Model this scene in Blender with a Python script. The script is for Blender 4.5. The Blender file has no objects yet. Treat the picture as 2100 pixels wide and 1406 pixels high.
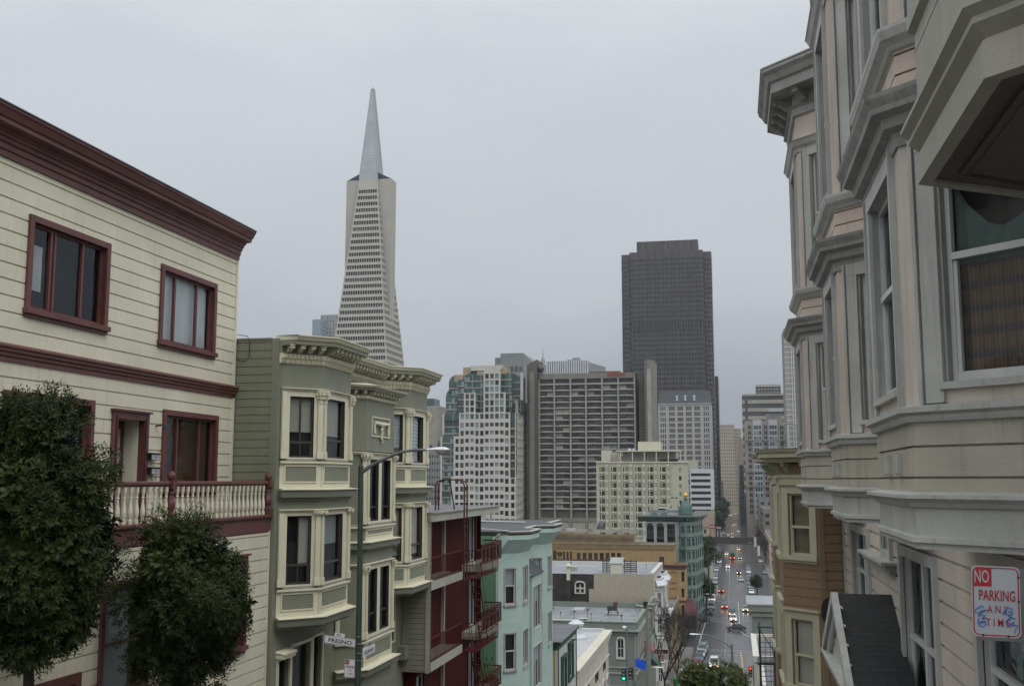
HAZE=.00006;SKYS=1.0;SUNE=.6;EXPO=-0.12
SKYR=[(.06,(.25,.28,.325)),(.11,(.32,.355,.405)),(.20,(.43,.47,.525)),(.28,(.565,.61,.66)),(.36,(.61,.655,.705)),(.47,(.68,.72,.78)),(.60,(.92,.955,.99))]
import bpy, math, random
from mathutils import Vector
random.seed(7)
S=bpy.context.scene; COL=S.collection
R=math.radians
# ---------------------------------------------------------------- camera model (used to read distances off known planes)
FOC=2200.;A=R(11.6);T=math.atan(280/2200.);CZ=40.5
ca,sa,ct,st=math.cos(A),math.sin(A),math.cos(T),math.sin(T)
RT=(ca,sa,0);FW=(-sa*ct,ca*ct,st);UP=(sa*st,-ca*st,ct)
def ray(px,py):
    u=(px-1050)/FOC;v=(703-py)/FOC
    return tuple(RT[i]*u+UP[i]*v+FW[i] for i in range(3))
def PX(px,py,X):
    d=ray(px,py);t=X/d[0];return (d[1]*t,CZ+d[2]*t)
def PY(px,py,Y):
    d=ray(px,py);t=Y/d[1];return (d[0]*t,CZ+d[2]*t)
GP=[(-80,44),(0,38.7),(26,33.4),(80,20.6),(127,12.6),(190,5.8),(900,.3),(5000,.0)]
def GZ(y):
    for (a,za),(b,zb) in zip(GP,GP[1:]):
        if y<=b: return za+(zb-za)*(y-a)/(b-a)
    return 0
def PG(px,py):
    d=ray(px,py);lo,hi=5,3000
    for _ in range(60):
        m=(lo+hi)/2;t=m/d[1]
        if CZ+d[2]*t>GZ(m): lo=m
        else: hi=m
    return (d[0]*lo/d[1],lo,GZ(lo))
# ---------------------------------------------------------------- materials
M={}
def mat(name,base,rough=.6,var=.12,scale=3.,bump=.0,bscale=40.,metal=0,spec=.5,streak=0,dirt=0,emit=None,es=1.):
    m=bpy.data.materials.new(name);m.use_nodes=True;nt=m.node_tree;N=nt.nodes;L=nt.links
    b=N['Principled BSDF'];b.inputs['Roughness'].default_value=rough;b.inputs['Metallic'].default_value=metal
    b.inputs['Specular IOR Level'].default_value=spec
    c=(*base,1);b.inputs['Base Color'].default_value=c
    if var or streak or dirt:
        g=N.new('ShaderNodeNewGeometry')
        no=N.new('ShaderNodeTexNoise');no.inputs['Scale'].default_value=scale;no.inputs['Detail'].default_value=5
        L.new(g.outputs['Position'],no.inputs['Vector'])
        mr=N.new('ShaderNodeMapRange');mr.inputs[1].default_value=.3;mr.inputs[2].default_value=.7
        mr.inputs[3].default_value=1-var;mr.inputs[4].default_value=1+var
        L.new(no.outputs[0],mr.inputs[0])
        vm=N.new('ShaderNodeVectorMath');vm.operation='SCALE';vm.inputs[0].default_value=base
        L.new(mr.outputs[0],vm.inputs['Scale']);out=vm.outputs[0]
        if streak or dirt:
            mp=N.new('ShaderNodeMapping');mp.inputs['Scale'].default_value=(6,6,.35) if streak else (.9,.9,.9)
            L.new(g.outputs['Position'],mp.inputs[0])
            n2=N.new('ShaderNodeTexNoise');n2.inputs['Scale'].default_value=2.2;n2.inputs['Detail'].default_value=6
            n2.inputs['Roughness'].default_value=.7
            L.new(mp.outputs[0],n2.inputs['Vector'])
            m2=N.new('ShaderNodeMapRange');m2.inputs[1].default_value=.52;m2.inputs[2].default_value=.78
            m2.inputs[3].default_value=0;m2.inputs[4].default_value=max(streak,dirt)
            L.new(n2.outputs[0],m2.inputs[0])
            mx=N.new('ShaderNodeMix');mx.data_type='RGBA'
            mx.inputs[7].default_value=(base[0]*.45,base[1]*.43,base[2]*.4,1)
            L.new(m2.outputs[0],mx.inputs[0]);L.new(out,mx.inputs[6]);out=mx.outputs[2]
        L.new(out,b.inputs['Base Color'])
    if bump:
        g=N.new('ShaderNodeNewGeometry')
        n3=N.new('ShaderNodeTexNoise');n3.inputs['Scale'].default_value=bscale;n3.inputs['Detail'].default_value=4
        L.new(g.outputs['Position'],n3.inputs['Vector'])
        bp=N.new('ShaderNodeBump');bp.inputs['Strength'].default_value=bump;bp.inputs['Distance'].default_value=.02
        L.new(n3.outputs[0],bp.inputs['Height']);L.new(bp.outputs[0],b.inputs['Normal'])
    if emit: 
        b.inputs['Emission Color'].default_value=(*emit,1);b.inputs['Emission Strength'].default_value=es
    M[name]=m;return m
def glass(name,refl=.35,tint=(.93,.95,.95)):
    m=bpy.data.materials.new(name);m.use_nodes=True;nt=m.node_tree;N=nt.nodes;L=nt.links
    N.remove(N['Principled BSDF']);o=N['Material Output']
    t=N.new('ShaderNodeBsdfTransparent');t.inputs[0].default_value=(*tint,1)
    g=N.new('ShaderNodeBsdfGlossy');g.inputs['Roughness'].default_value=.03;g.inputs[0].default_value=(.9,.95,1,1)
    f=N.new('ShaderNodeFresnel');f.inputs[0].default_value=1.5
    ge=N.new('ShaderNodeNewGeometry');n=N.new('ShaderNodeTexNoise');n.inputs['Scale'].default_value=1.3
    L.new(ge.outputs['Position'],n.inputs['Vector']);bp=N.new('ShaderNodeBump');bp.inputs['Strength'].default_value=.25;bp.inputs['Distance'].default_value=.05
    L.new(n.outputs[0],bp.inputs['Height']);L.new(bp.outputs[0],g.inputs['Normal'])
    ad=N.new('ShaderNodeMath');ad.operation='MULTIPLY_ADD';ad.inputs[1].default_value=.62;ad.inputs[2].default_value=refl*.05;ad.use_clamp=True
    L.new(f.outputs[0],ad.inputs[0]);mx=N.new('ShaderNodeMixShader')
    L.new(ad.outputs[0],mx.inputs[0]);L.new(t.outputs[0],mx.inputs[1]);L.new(g.outputs[0],mx.inputs[2]);L.new(mx.outputs[0],o.inputs['Surface'])
    M[name]=m;return m
glass('glass');glass('glass_dim',.2,(.35,.38,.38))
def pm(name,base,**k): return mat(name,base,**k)
mat('cream',(.62,.59,.46),.55,.09,.9,.15,40,streak=.38)
mat('maroon',(.115,.04,.036),.5,.2,2,.12,50,streak=.4)
mat('maroon_dark',(.05,.014,.014),.55,.1)
mat('sage',(.19,.20,.145),.6,.07,2,.12,50,streak=.18)
mat('sage_side',(.19,.20,.135),.6,.08,2,.12,50,streak=.3)
mat('trim_cream',(.63,.60,.45),.5,.05,3,.08,50,streak=.2)
mat('red_wall',(.062,.007,.006),.75,.15,2,.1,spec=.15,streak=.3)
mat('red_metal',(.065,.007,.008),.55,.15,5,spec=.25)
mat('rust_metal',(.06,.016,.010),.6,.3,8)
mat('greige',(.24,.23,.185),.6,.08,2,.1,streak=.3)
mat('greige_trim',(.34,.33,.28),.6,.1,2,streak=.35)
mat('mint',(.34,.44,.39),.6,.06,2,.1,streak=.15)
mat('mint_trim',(.38,.54,.47),.6,.05)
mat('green_side',(.10,.20,.115),.6,.08,2,.1,streak=.2)
mat('yellow_side',(.46,.36,.14),.6,.07,2,.1,streak=.2)
mat('darkgreen',(.02,.06,.05),.5,.1)
mat('roof_grey',(.085,.09,.098),.55,.35,.9,.15,20,dirt=.6)
mat('roof_dark',(.032,.035,.039),.6,.35,1.2,.2,30,dirt=.4)
mat('roof_white',(.23,.25,.275),.3,.28,.7,.08,12,dirt=.85)
mat('white_panel',(.36,.37,.375),.4,.08,.8,dirt=.2)
mat('stucco',(.46,.43,.36),.7,.1,1,.2,20,streak=.35)
mat('greygreen',(.15,.17,.145),.6,.08,1,.1,streak=.25)
mat('greygreen_trim',(.22,.23,.2),.6,.1,1,streak=.3)
mat('offwhite',(.44,.44,.40),.55,.07,2,streak=.2)
mat('brick_beige',(.30,.265,.21),.8,.1,2,.3,18,streak=.12)
mat('tar_wall',(.028,.022,.02),.8,.5,1.2,.4,6,dirt=.5)
mat('ochre',(.28,.19,.085),.7,.1,.6,.15,8,streak=.35)
mat('ochre_dark',(.17,.12,.06),.7,.15,.6,.15,8,streak=.3)
mat('redbrown',(.085,.035,.025),.6,.15)
mat('roof_brown',(.105,.09,.068),.6,.25,.6,.2,6)
mat('dome_green',(.07,.13,.105),.5,.25,.8,.2,6,streak=.45)
mat('patina',(.115,.175,.15),.5,.22,.8,.2,6,streak=.45)
mat('patina_dark',(.035,.062,.053),.5,.25,.8,.2,6)
mat('gold',(.65,.38,.05),.3,.05,metal=.6)
mat('hotel_cream',(.38,.37,.275),.7,.05,.3,streak=.2)
mat('hotel_light',(.45,.435,.34),.7,.05,.3,streak=.15)
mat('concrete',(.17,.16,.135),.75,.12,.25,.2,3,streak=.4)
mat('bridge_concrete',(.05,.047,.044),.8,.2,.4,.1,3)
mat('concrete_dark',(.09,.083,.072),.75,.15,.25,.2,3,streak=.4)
mat('concrete_light',(.27,.255,.22),.7,.12,.25,streak=.3)
mat('tile_white',(.43,.415,.37),.5,.05,.4)
mat('tile_tan',(.30,.235,.165),.6,.08,.4)
mat('granite_dark',(.05,.045,.047),.35,.15,.1)
mat('granite_bay',(.056,.05,.052),.35,.15,.1)
mat('bofa_glass',(.012,.012,.014),.12,.2,.1)
mat('quartz',(.355,.34,.295),.6,.05,.1,streak=.15)
mat('alu_spire',(.32,.34,.355),.35,.12,.15,metal=.3)
mat('navy',(.02,.03,.06),.4,.1)
mat('slate',(.035,.045,.05),.5,.2,.3)
mat('pale_stone',(.33,.33,.315),.6,.06,.2,streak=.15)
mat('white_band',(.47,.48,.50),.5,.04,.3)
mat('pinkish',(.36,.27,.21),.6,.08,.5)
mat('pink_stone',(.30,.275,.25),.6,.1,.3,streak=.15)
mat('beige_tower',(.31,.265,.21),.7,.08,.1)
mat('grey_tower',(.19,.20,.20),.6,.08,.2)
mat('grey_far',(.24,.25,.25),.6,.08,.2)
mat('blue_far',(.22,.27,.31),.3,.1,.2)
mat('gl_dark',(.02,.022,.024),.1,.3,.5)
mat('gl_mid',(.055,.062,.062),.12,.3,.5)
mat('gl_light',(.22,.25,.24),.2,.15,.5)
mat('gl_curtain',(.42,.41,.34),.3,.12,.5)
mat('gl_teal',(.055,.095,.095),.1,.3,.2)
mat('gl_teal_light',(.17,.25,.24),.15,.2,.2)
mat('gl_lit',(.60,.68,.74),.2,.05,.2)  # pane colour painted bright to stand for lit windows, no emission
mat('black_metal',(.012,.012,.012),.4,.1)
mat('peach',(.49,.405,.345),.6,.12,1.5,.15,50,streak=.5)
mat('peach_light',(.50,.445,.385),.6,.12,1.5,.15,50,streak=.5)
mat('putty',(.37,.345,.28),.6,.14,1.5,.2,40,streak=.7)
mat('grey_trim',(.40,.40,.375),.5,.12,2,.2,40,streak=.75)
mat('grey_dirty',(.29,.29,.27),.6,.2,2.5,.25,40,streak=.8)
mat('bay_cream',(.30,.285,.235),.6,.09,2.5,.15,60,streak=.5)
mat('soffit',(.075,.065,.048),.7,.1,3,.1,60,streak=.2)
mat('brown',(.215,.145,.085),.6,.08,2,.12,50,streak=.25)
mat('tan_cream',(.43,.41,.29),.55,.06,2,.1,50,streak=.25)
mat('interior',(.02,.02,.022),.9,.1)
mat('blind',(.72,.70,.60),.6,.04,2)
mat('blind_cool',(.42,.45,.46),.6,.04,2)
mat('blind_tan',(.33,.27,.17),.6,.04,2)
mat('blind_brown',(.10,.045,.02),.6,.2,2)
mat('white_curtain',(.62,.65,.66),.7,.05,4)
mat('dark_sash',(.05,.045,.035),.5,.1)
mat('bronze_sash',(.07,.06,.035),.5,.1)
mat('white_sash',(.50,.51,.49),.5,.07,4,streak=.3)
mat('silver_sash',(.42,.42,.42),.4,.07)
mat('pole_green',(.035,.055,.04),.45,.2,4)
mat('pole_grey',(.12,.125,.12),.5,.2,4)
mat('lamp_white',(.62,.63,.62),.35,.06)
mat('lamp_lens',(.35,.35,.33),.2,.05)
mat('sign_white_shaded',(.36,.38,.40),.4,.05,6)  # white with the near no-parking sign's shade put into the colour
mat('blade_white',(.72,.73,.75),.4,.05,6)  # lighter copy of the sign white for plates out of the shade
mat('sign_red',(.32,.012,.02),.4,.15,12)
mat('sign_black',(.015,.015,.018),.5,.05)
mat('sign_blue',(.0,.04,.32),.5,.05)
mat('ink_blue',(.01,.12,.42),.5,.1)
mat('sign_grey',(.2,.2,.2),.5,.1)
mat('hilton_red',(.25,.04,.035),.5,.05)
mat('asphalt_wet',(.05,.052,.056),.2,.2,.15,.035,2.2)
mat('pavement',(.10,.097,.09),.45,.15,.4,.15,6,dirt=.3)
mat('ground_m',(.10,.10,.09),.8,.2,.05)
mat('mark_white',(.33,.335,.33),.4,.2,1.5)
mat('mark_yellow',(.34,.24,.05),.4,.2,1.5)
mat('bark',(.03,.027,.023),.85,.3,8,.4,20)
mat('bark_dark',(.02,.015,.012),.85,.3,8,.4,20)
mat('tyre',(.012,.012,.012),.8,.1)
mat('car_glass',(.02,.025,.03),.06,.05)
mat('rim',(.3,.3,.3),.3,.1,metal=.7)
mat('head_on',(.9,.7,.4),.3,0,emit=(1,.60,.22),es=11)
mat('head_white',(.9,.85,.7),.3,0,emit=(1,.82,.55),es=9)
mat('tail_on',(.5,.02,.01),.3,0,emit=(1,.14,.03),es=9)
mat('tail_off',(.25,.01,.01),.3,0)
mat('head_off',(.5,.5,.5),.15,0)
mat('sig_green',(.05,.5,.35),.3,0,emit=(.05,1,.55),es=2.5)
mat('sig_red',(.5,.02,.02),.3,0,emit=(1,.04,.02),es=2.5)
mat('awning_red',(.065,.010,.014),.7,.15,1)
mat('awning_green',(.03,.08,.06),.7,.15,1)
mat('awning_salmon',(.34,.13,.11),.7,.1,1)
mat('blue_cloth',(.0,.06,.42),.7,.1,2)
mat('bin_green',(.02,.14,.04),.5,.1)
mat('skin',(.35,.2,.14),.6,.05)
mat('cloth_dark',(.03,.03,.035),.8,.2)
for n,c in dict(c_white=(.6,.6,.6),c_silver=(.33,.35,.36),c_grey=(.13,.14,.15),c_black=(.015,.015,.018),c_red=(.25,.015,.015),c_green=(.05,.10,.09),c_blue=(.05,.09,.16),c_teal=(.14,.20,.20),c_brown=(.10,.05,.03)).items(): mat(n,c,.25,.03)
def leafmat(name,a,b,sc=1.2):
    m=mat(name,a,.5,0,spec=.14);nt=m.node_tree;N=nt.nodes;L=nt.links;bs=N['Principled BSDF']
    g=N.new('ShaderNodeNewGeometry');no=N.new('ShaderNodeTexNoise');no.inputs['Scale'].default_value=sc;no.inputs['Detail'].default_value=3
    L.new(g.outputs['Position'],no.inputs['Vector'])
    ad=N.new('ShaderNodeMath');ad.operation='MULTIPLY_ADD';ad.inputs[1].default_value=.45
    L.new(g.outputs['Random Per Island'],ad.inputs[0]);L.new(no.outputs[0],ad.inputs[2])
    mr=N.new('ShaderNodeMapRange');mr.inputs[1].default_value=.45;mr.inputs[2].default_value=1.
    L.new(ad.outputs[0],mr.inputs[0])
    mx=N.new('ShaderNodeMix');mx.data_type='RGBA';mx.inputs[6].default_value=(*a,1);mx.inputs[7].default_value=(*b,1)
    L.new(mr.outputs[0],mx.inputs[0]);L.new(mx.outputs[2],bs.inputs['Base Color'])
leafmat('leaf_near',(.008,.015,.005),(.040,.060,.014));leafmat('leaf_mid',(.03,.05,.015),(.085,.10,.03),.8);leafmat('leaf_far',(.018,.035,.018),(.05,.08,.035),.3)
# plaid + teal cloth behind the bay window
def plaid():
    m=mat('plaid',(.2,.12,.07),.8,0);nt=m.node_tree;N=nt.nodes;L=nt.links;bs=N['Principled BSDF']
    tc=N.new('ShaderNodeTexCoord');sp=N.new('ShaderNodeSeparateXYZ');L.new(tc.outputs['UV'],sp.inputs[0])
    def stripe(o,f,w,ph=0):
        a=N.new('ShaderNodeMath');a.operation='MULTIPLY_ADD';a.inputs[1].default_value=f;a.inputs[2].default_value=ph;L.new(o,a.inputs[0])
        b=N.new('ShaderNodeMath');b.operation='FRACT';L.new(a.outputs[0],b.inputs[0])
        c=N.new('ShaderNodeMath');c.operation='LESS_THAN';c.inputs[1].default_value=w;L.new(b.outputs[0],c.inputs[0]);return c.outputs[0]
    out=None
    def mixin(prev,fac,col,k=.6):
        s=N.new('ShaderNodeMath');s.operation='MULTIPLY';s.inputs[1].default_value=k;L.new(fac,s.inputs[0])
        x=N.new('ShaderNodeMix');x.data_type='RGBA';L.new(s.outputs[0],x.inputs[0]);x.inputs[7].default_value=(*col,1)
        if prev is None: x.inputs[6].default_value=(.15,.10,.065,1)
        else: L.new(prev,x.inputs[6])
        return x.outputs[2]
    out=mixin(out,stripe(sp.outputs[1],5.2,.42),(.035,.04,.065),.8)
    out=mixin(out,stripe(sp.outputs[0],9.,.45),(.04,.045,.06),.5)
    out=mixin(out,stripe(sp.outputs[0],27.,.3),(.35,.30,.2),.25)
    out=mixin(out,stripe(sp.outputs[1],15.6,.2),(.3,.1,.06),.35)
    L.new(out,bs.inputs['Base Color'])
plaid()
mat('teal_cloth',(.07,.13,.12),.8,.2,3)
def shingle():
    m=mat('shingle',(.02,.021,.022),.75,0);nt=m.node_tree;N=nt.nodes;L=nt.links;bs=N['Principled BSDF']
    tc=N.new('ShaderNodeTexCoord');br=N.new('ShaderNodeTexBrick');br.inputs['Scale'].default_value=1.;L.new(tc.outputs['UV'],br.inputs[0])
    br.inputs['Color1'].default_value=(.016,.017,.018,1);br.inputs['Color2'].default_value=(.010,.0105,.011,1);br.inputs['Mortar'].default_value=(.004,.004,.004,1)
    br.inputs['Mortar Size'].default_value=.008;br.inputs['Brick Width'].default_value=.32;br.inputs['Row Height'].default_value=.125
    L.new(br.outputs[0],bs.inputs['Base Color'])
    bp=N.new('ShaderNodeBump');bp.inputs['Strength'].default_value=.6;bp.inputs['Distance'].default_value=.01;bp.invert=True
    L.new(br.outputs['Fac'],bp.inputs['Height']);L.new(bp.outputs[0],bs.inputs['Normal'])
shingle()
# ---------------------------------------------------------------- geometry helpers
def root(name,loc,label,cat,group=None):
    o=bpy.data.objects.new(name,None);COL.objects.link(o);o.location=loc;o.empty_display_size=.3
    o['label']=label;o['category']=cat
    if group:o['group']=group
    return o
class Face:
    def __init__(s,p,q):
        s.p=p;s.q=q;dx,dy=q[0]-p[0],q[1]-p[1];s.L=math.hypot(dx,dy);s.u=(dx/s.L,dy/s.L);s.n=(s.u[1],-s.u[0])
    def pt(s,u,z,n=0): return (s.p[0]+s.u[0]*u+s.n[0]*n,s.p[1]+s.u[1]*u+s.n[1]*n,z)
class MB:
    def __init__(s): s.v=[];s.f=[];s.m=[];s.mats=[];s.uv={}
    def mi(s,m):
        if m not in s.mats:s.mats.append(m)
        return s.mats.index(m)
    def poly(s,pts,m,uv=None):
        b=len(s.v);s.v+=[tuple(p) for p in pts];s.f.append(tuple(range(b,b+len(pts))));s.m.append(s.mi(m))
        if uv:s.uv[len(s.f)-1]=uv
    def hexa(s,p,m):
        b=len(s.v);s.v+=[tuple(x) for x in p]
        for f in((0,1,2,3),(7,6,5,4),(0,4,5,1),(1,5,6,2),(2,6,7,3),(3,7,4,0)):
            s.f.append(tuple(b+i for i in f));s.m.append(s.mi(m))
    def box(s,F,u0,u1,z0,z1,n0,n1,m):
        s.hexa([F.pt(u0,z0,n0),F.pt(u1,z0,n0),F.pt(u1,z0,n1),F.pt(u0,z0,n1),F.pt(u0,z1,n0),F.pt(u1,z1,n0),F.pt(u1,z1,n1),F.pt(u0,z1,n1)],m)
    def cube(s,x0,x1,y0,y1,z0,z1,m):
        s.hexa([(x0,y0,z0),(x1,y0,z0),(x1,y1,z0),(x0,y1,z0),(x0,y0,z1),(x1,y0,z1),(x1,y1,z1),(x0,y1,z1)],m)
    def ring(s,c,ax,r,k):
        a=Vector(ax).normalized();t=Vector((0,0,1)) if abs(a.z)<.9 else Vector((1,0,0));e1=a.cross(t).normalized();e2=a.cross(e1)
        return [tuple(Vector(c)+e1*r*math.cos(2*math.pi*i/k)+e2*r*math.sin(2*math.pi*i/k)) for i in range(k)]
    def tube(s,pts,r,m,k=8,cap=True):
        rs=r if isinstance(r,(list,tuple)) else [r]*len(pts);mi=s.mi(m);prev=None;b0=len(s.v)
        for i,p in enumerate(pts):
            a=Vector(pts[min(i+1,len(pts)-1)])-Vector(pts[max(i-1,0)])
            b=len(s.v);s.v+=s.ring(p,a,rs[i],k)
            if prev is not None:
                for j in range(k): s.f.append((prev+j,prev+(j+1)%k,b+(j+1)%k,b+j));s.m.append(mi)
            prev=b
        if cap:
            s.f.append(tuple(range(b0,b0+k)));s.m.append(mi);s.f.append(tuple(range(prev,prev+k)));s.m.append(mi)
    def lathe(s,x,y,prof,m,k=12,ph=0,sq=False):
        mi=s.mi(m);prev=None
        for (r,z) in prof:
            b=len(s.v);s.v+=[(x+r*math.cos(2*math.pi*(i+ph)/k),y+r*math.sin(2*math.pi*(i+ph)/k),z) for i in range(k)]
            if prev is not None:
                for j in range(k): s.f.append((prev+j,prev+(j+1)%k,b+(j+1)%k,b+j));s.m.append(mi)
            prev=b
        s.f.append(tuple(range(prev,prev+k)));s.m.append(mi)
    def sweep(s,P,prof,m,closed=False,back=None):
        n=len(P);ns=[]
        for i in range(n if closed else n-1):
            a,b=P[i],P[(i+1)%n];l=math.hypot(b[0]-a[0],b[1]-a[1]);ns.append(((b[1]-a[1])/l,-(b[0]-a[0])/l))
        mit=[]
        for i in range(n):
            if closed: a,b=ns[i-1],ns[i]
            elif i==0: a=b=ns[0]
            elif i==n-1: a=b=ns[-1]
            else: a,b=ns[i-1],ns[i]
            d=1+a[0]*b[0]+a[1]*b[1];mit.append(((a[0]+b[0])/d,(a[1]+b[1])/d))
        pr=list(prof)+[(back if back is not None else -.02,prof[-1][1]),(back if back is not None else -.02,prof[0][1])]
        k=len(pr);b0=len(s.v);mi=s.mi(m)
        for i in range(n):
            for (o,z) in pr: s.v.append((P[i][0]+mit[i][0]*o,P[i][1]+mit[i][1]*o,z))
        for i in range(n if closed else n-1):
            j=(i+1)%n
            for q in range(k):
                w=(q+1)%k;s.f.append((b0+i*k+q,b0+j*k+q,b0+j*k+w,b0+i*k+w));s.m.append(mi)
        if not closed:
            s.f.append(tuple(b0+q for q in range(k)));s.m.append(mi);s.f.append(tuple(b0+(n-1)*k+q for q in reversed(range(k))));s.m.append(mi)
    def wall(s,F,u0,u1,z0,z1,m,holes=(),n=0,board=None,rv=.12,rvm=None,gm=None):
        us={u0,u1};zs={z0,z1}
        for h in holes:
            for a in h[:2]:
                if u0<a<u1:us.add(a)
            for a in h[2:4]:
                if z0<a<z1:zs.add(a)
        gz=[]
        if board:
            p,g,d=board[:3];of=board[3] if len(board)>3 else 0;z=math.floor((z0-of)/p)*p+of
            while z<z1:
                for a in(z,z+g):
                    if z0<a<z1:zs.add(a)
                gz.append((z,z+g));z+=p
        us=sorted(us);zs=sorted(zs)
        def ing(z): return any(a<z<b for a,b in gz)
        def inh(u,z): return any(h[0]<u<h[1] and h[2]<z<h[3] for h in holes)
        for i in range(len(us)-1):
            um=(us[i]+us[i+1])/2;pd=None
            for j in range(len(zs)-1):
                zm=(zs[j]+zs[j+1])/2
                if inh(um,zm): pd=None;continue
                dd=n-(d if board and ing(zm) else 0)
                s.poly([F.pt(us[i],zs[j],dd),F.pt(us[i+1],zs[j],dd),F.pt(us[i+1],zs[j+1],dd),F.pt(us[i],zs[j+1],dd)],gm if gm and dd<n else m)
                if pd is not None and pd!=dd: s.poly([F.pt(us[i],zs[j],pd),F.pt(us[i+1],zs[j],pd),F.pt(us[i+1],zs[j],dd),F.pt(us[i],zs[j],dd)],m)
                pd=dd
        if board and m in('cream','peach_light','sage_side','brown','peach','greige','yellow_side') and gz:
            for (ga,gb) in gz:
                zt_=ga+board[0]
                for _ in range(max(1,int((u1-u0)/3.2))):
                    uj=random.uniform(u0,u1)
                    if zt_<z1 and gb>z0 and not inh(uj,gb+.01) and not inh(uj,zt_-.01): s.poly([F.pt(uj,gb,n+.0015),F.pt(uj+.005,gb,n+.0015),F.pt(uj+.005,zt_,n+.0015),F.pt(uj,zt_,n+.0015)],'grey_dirty')
        for h in holes:
            a,b,c,e=h[:4];a=max(a,u0);b=min(b,u1);c=max(c,z0);e=min(e,z1)
            if a>=b or c>=e: continue
            r=rvm or m
            for q in((a,c,b,c),(b,c,b,e),(b,e,a,e),(a,e,a,c)):
                s.poly([F.pt(q[0],q[1],n),F.pt(q[2],q[3],n),F.pt(q[2],q[3],n-rv),F.pt(q[0],q[1],n-rv)],r)
    def build(s,name,parent=None,smooth=False,label=None,kind=None,cat=None,origin=None,group=None):
        me=bpy.data.meshes.new(name)
        o=parent.matrix_world.translation if False else (WL(parent) if parent else (origin or (0,0,0)))
        me.from_pydata([(v[0]-o[0],v[1]-o[1],v[2]-o[2]) for v in s.v],[],s.f)
        for m in s.mats: me.materials.append(M[m])
        me.polygons.foreach_set('material_index',s.m)
        if smooth: me.polygons.foreach_set('use_smooth',[True]*len(s.f))
        if s.uv:
            ul=me.uv_layers.new(name='UVMap')
            for fi,uv in s.uv.items():
                for k,li in enumerate(me.polygons[fi].loop_indices): ul.data[li].uv=uv[k]
        me.update()
        ob=bpy.data.objects.new(name,me);COL.objects.link(ob)
        if parent: ob.parent=parent
        else: ob.location=o
        if label:ob['label']=label
        if kind:ob['kind']=kind
        if cat:ob['category']=cat
        if group:ob['group']=group
        return ob
def WL(o):
    x=y=z=0
    while o: x+=o.location[0];y+=o.location[1];z+=o.location[2];o=o.parent
    return (x,y,z)
def Gd(u0,u1,z0,z1): return (u0,u1,z0,z1)
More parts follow.
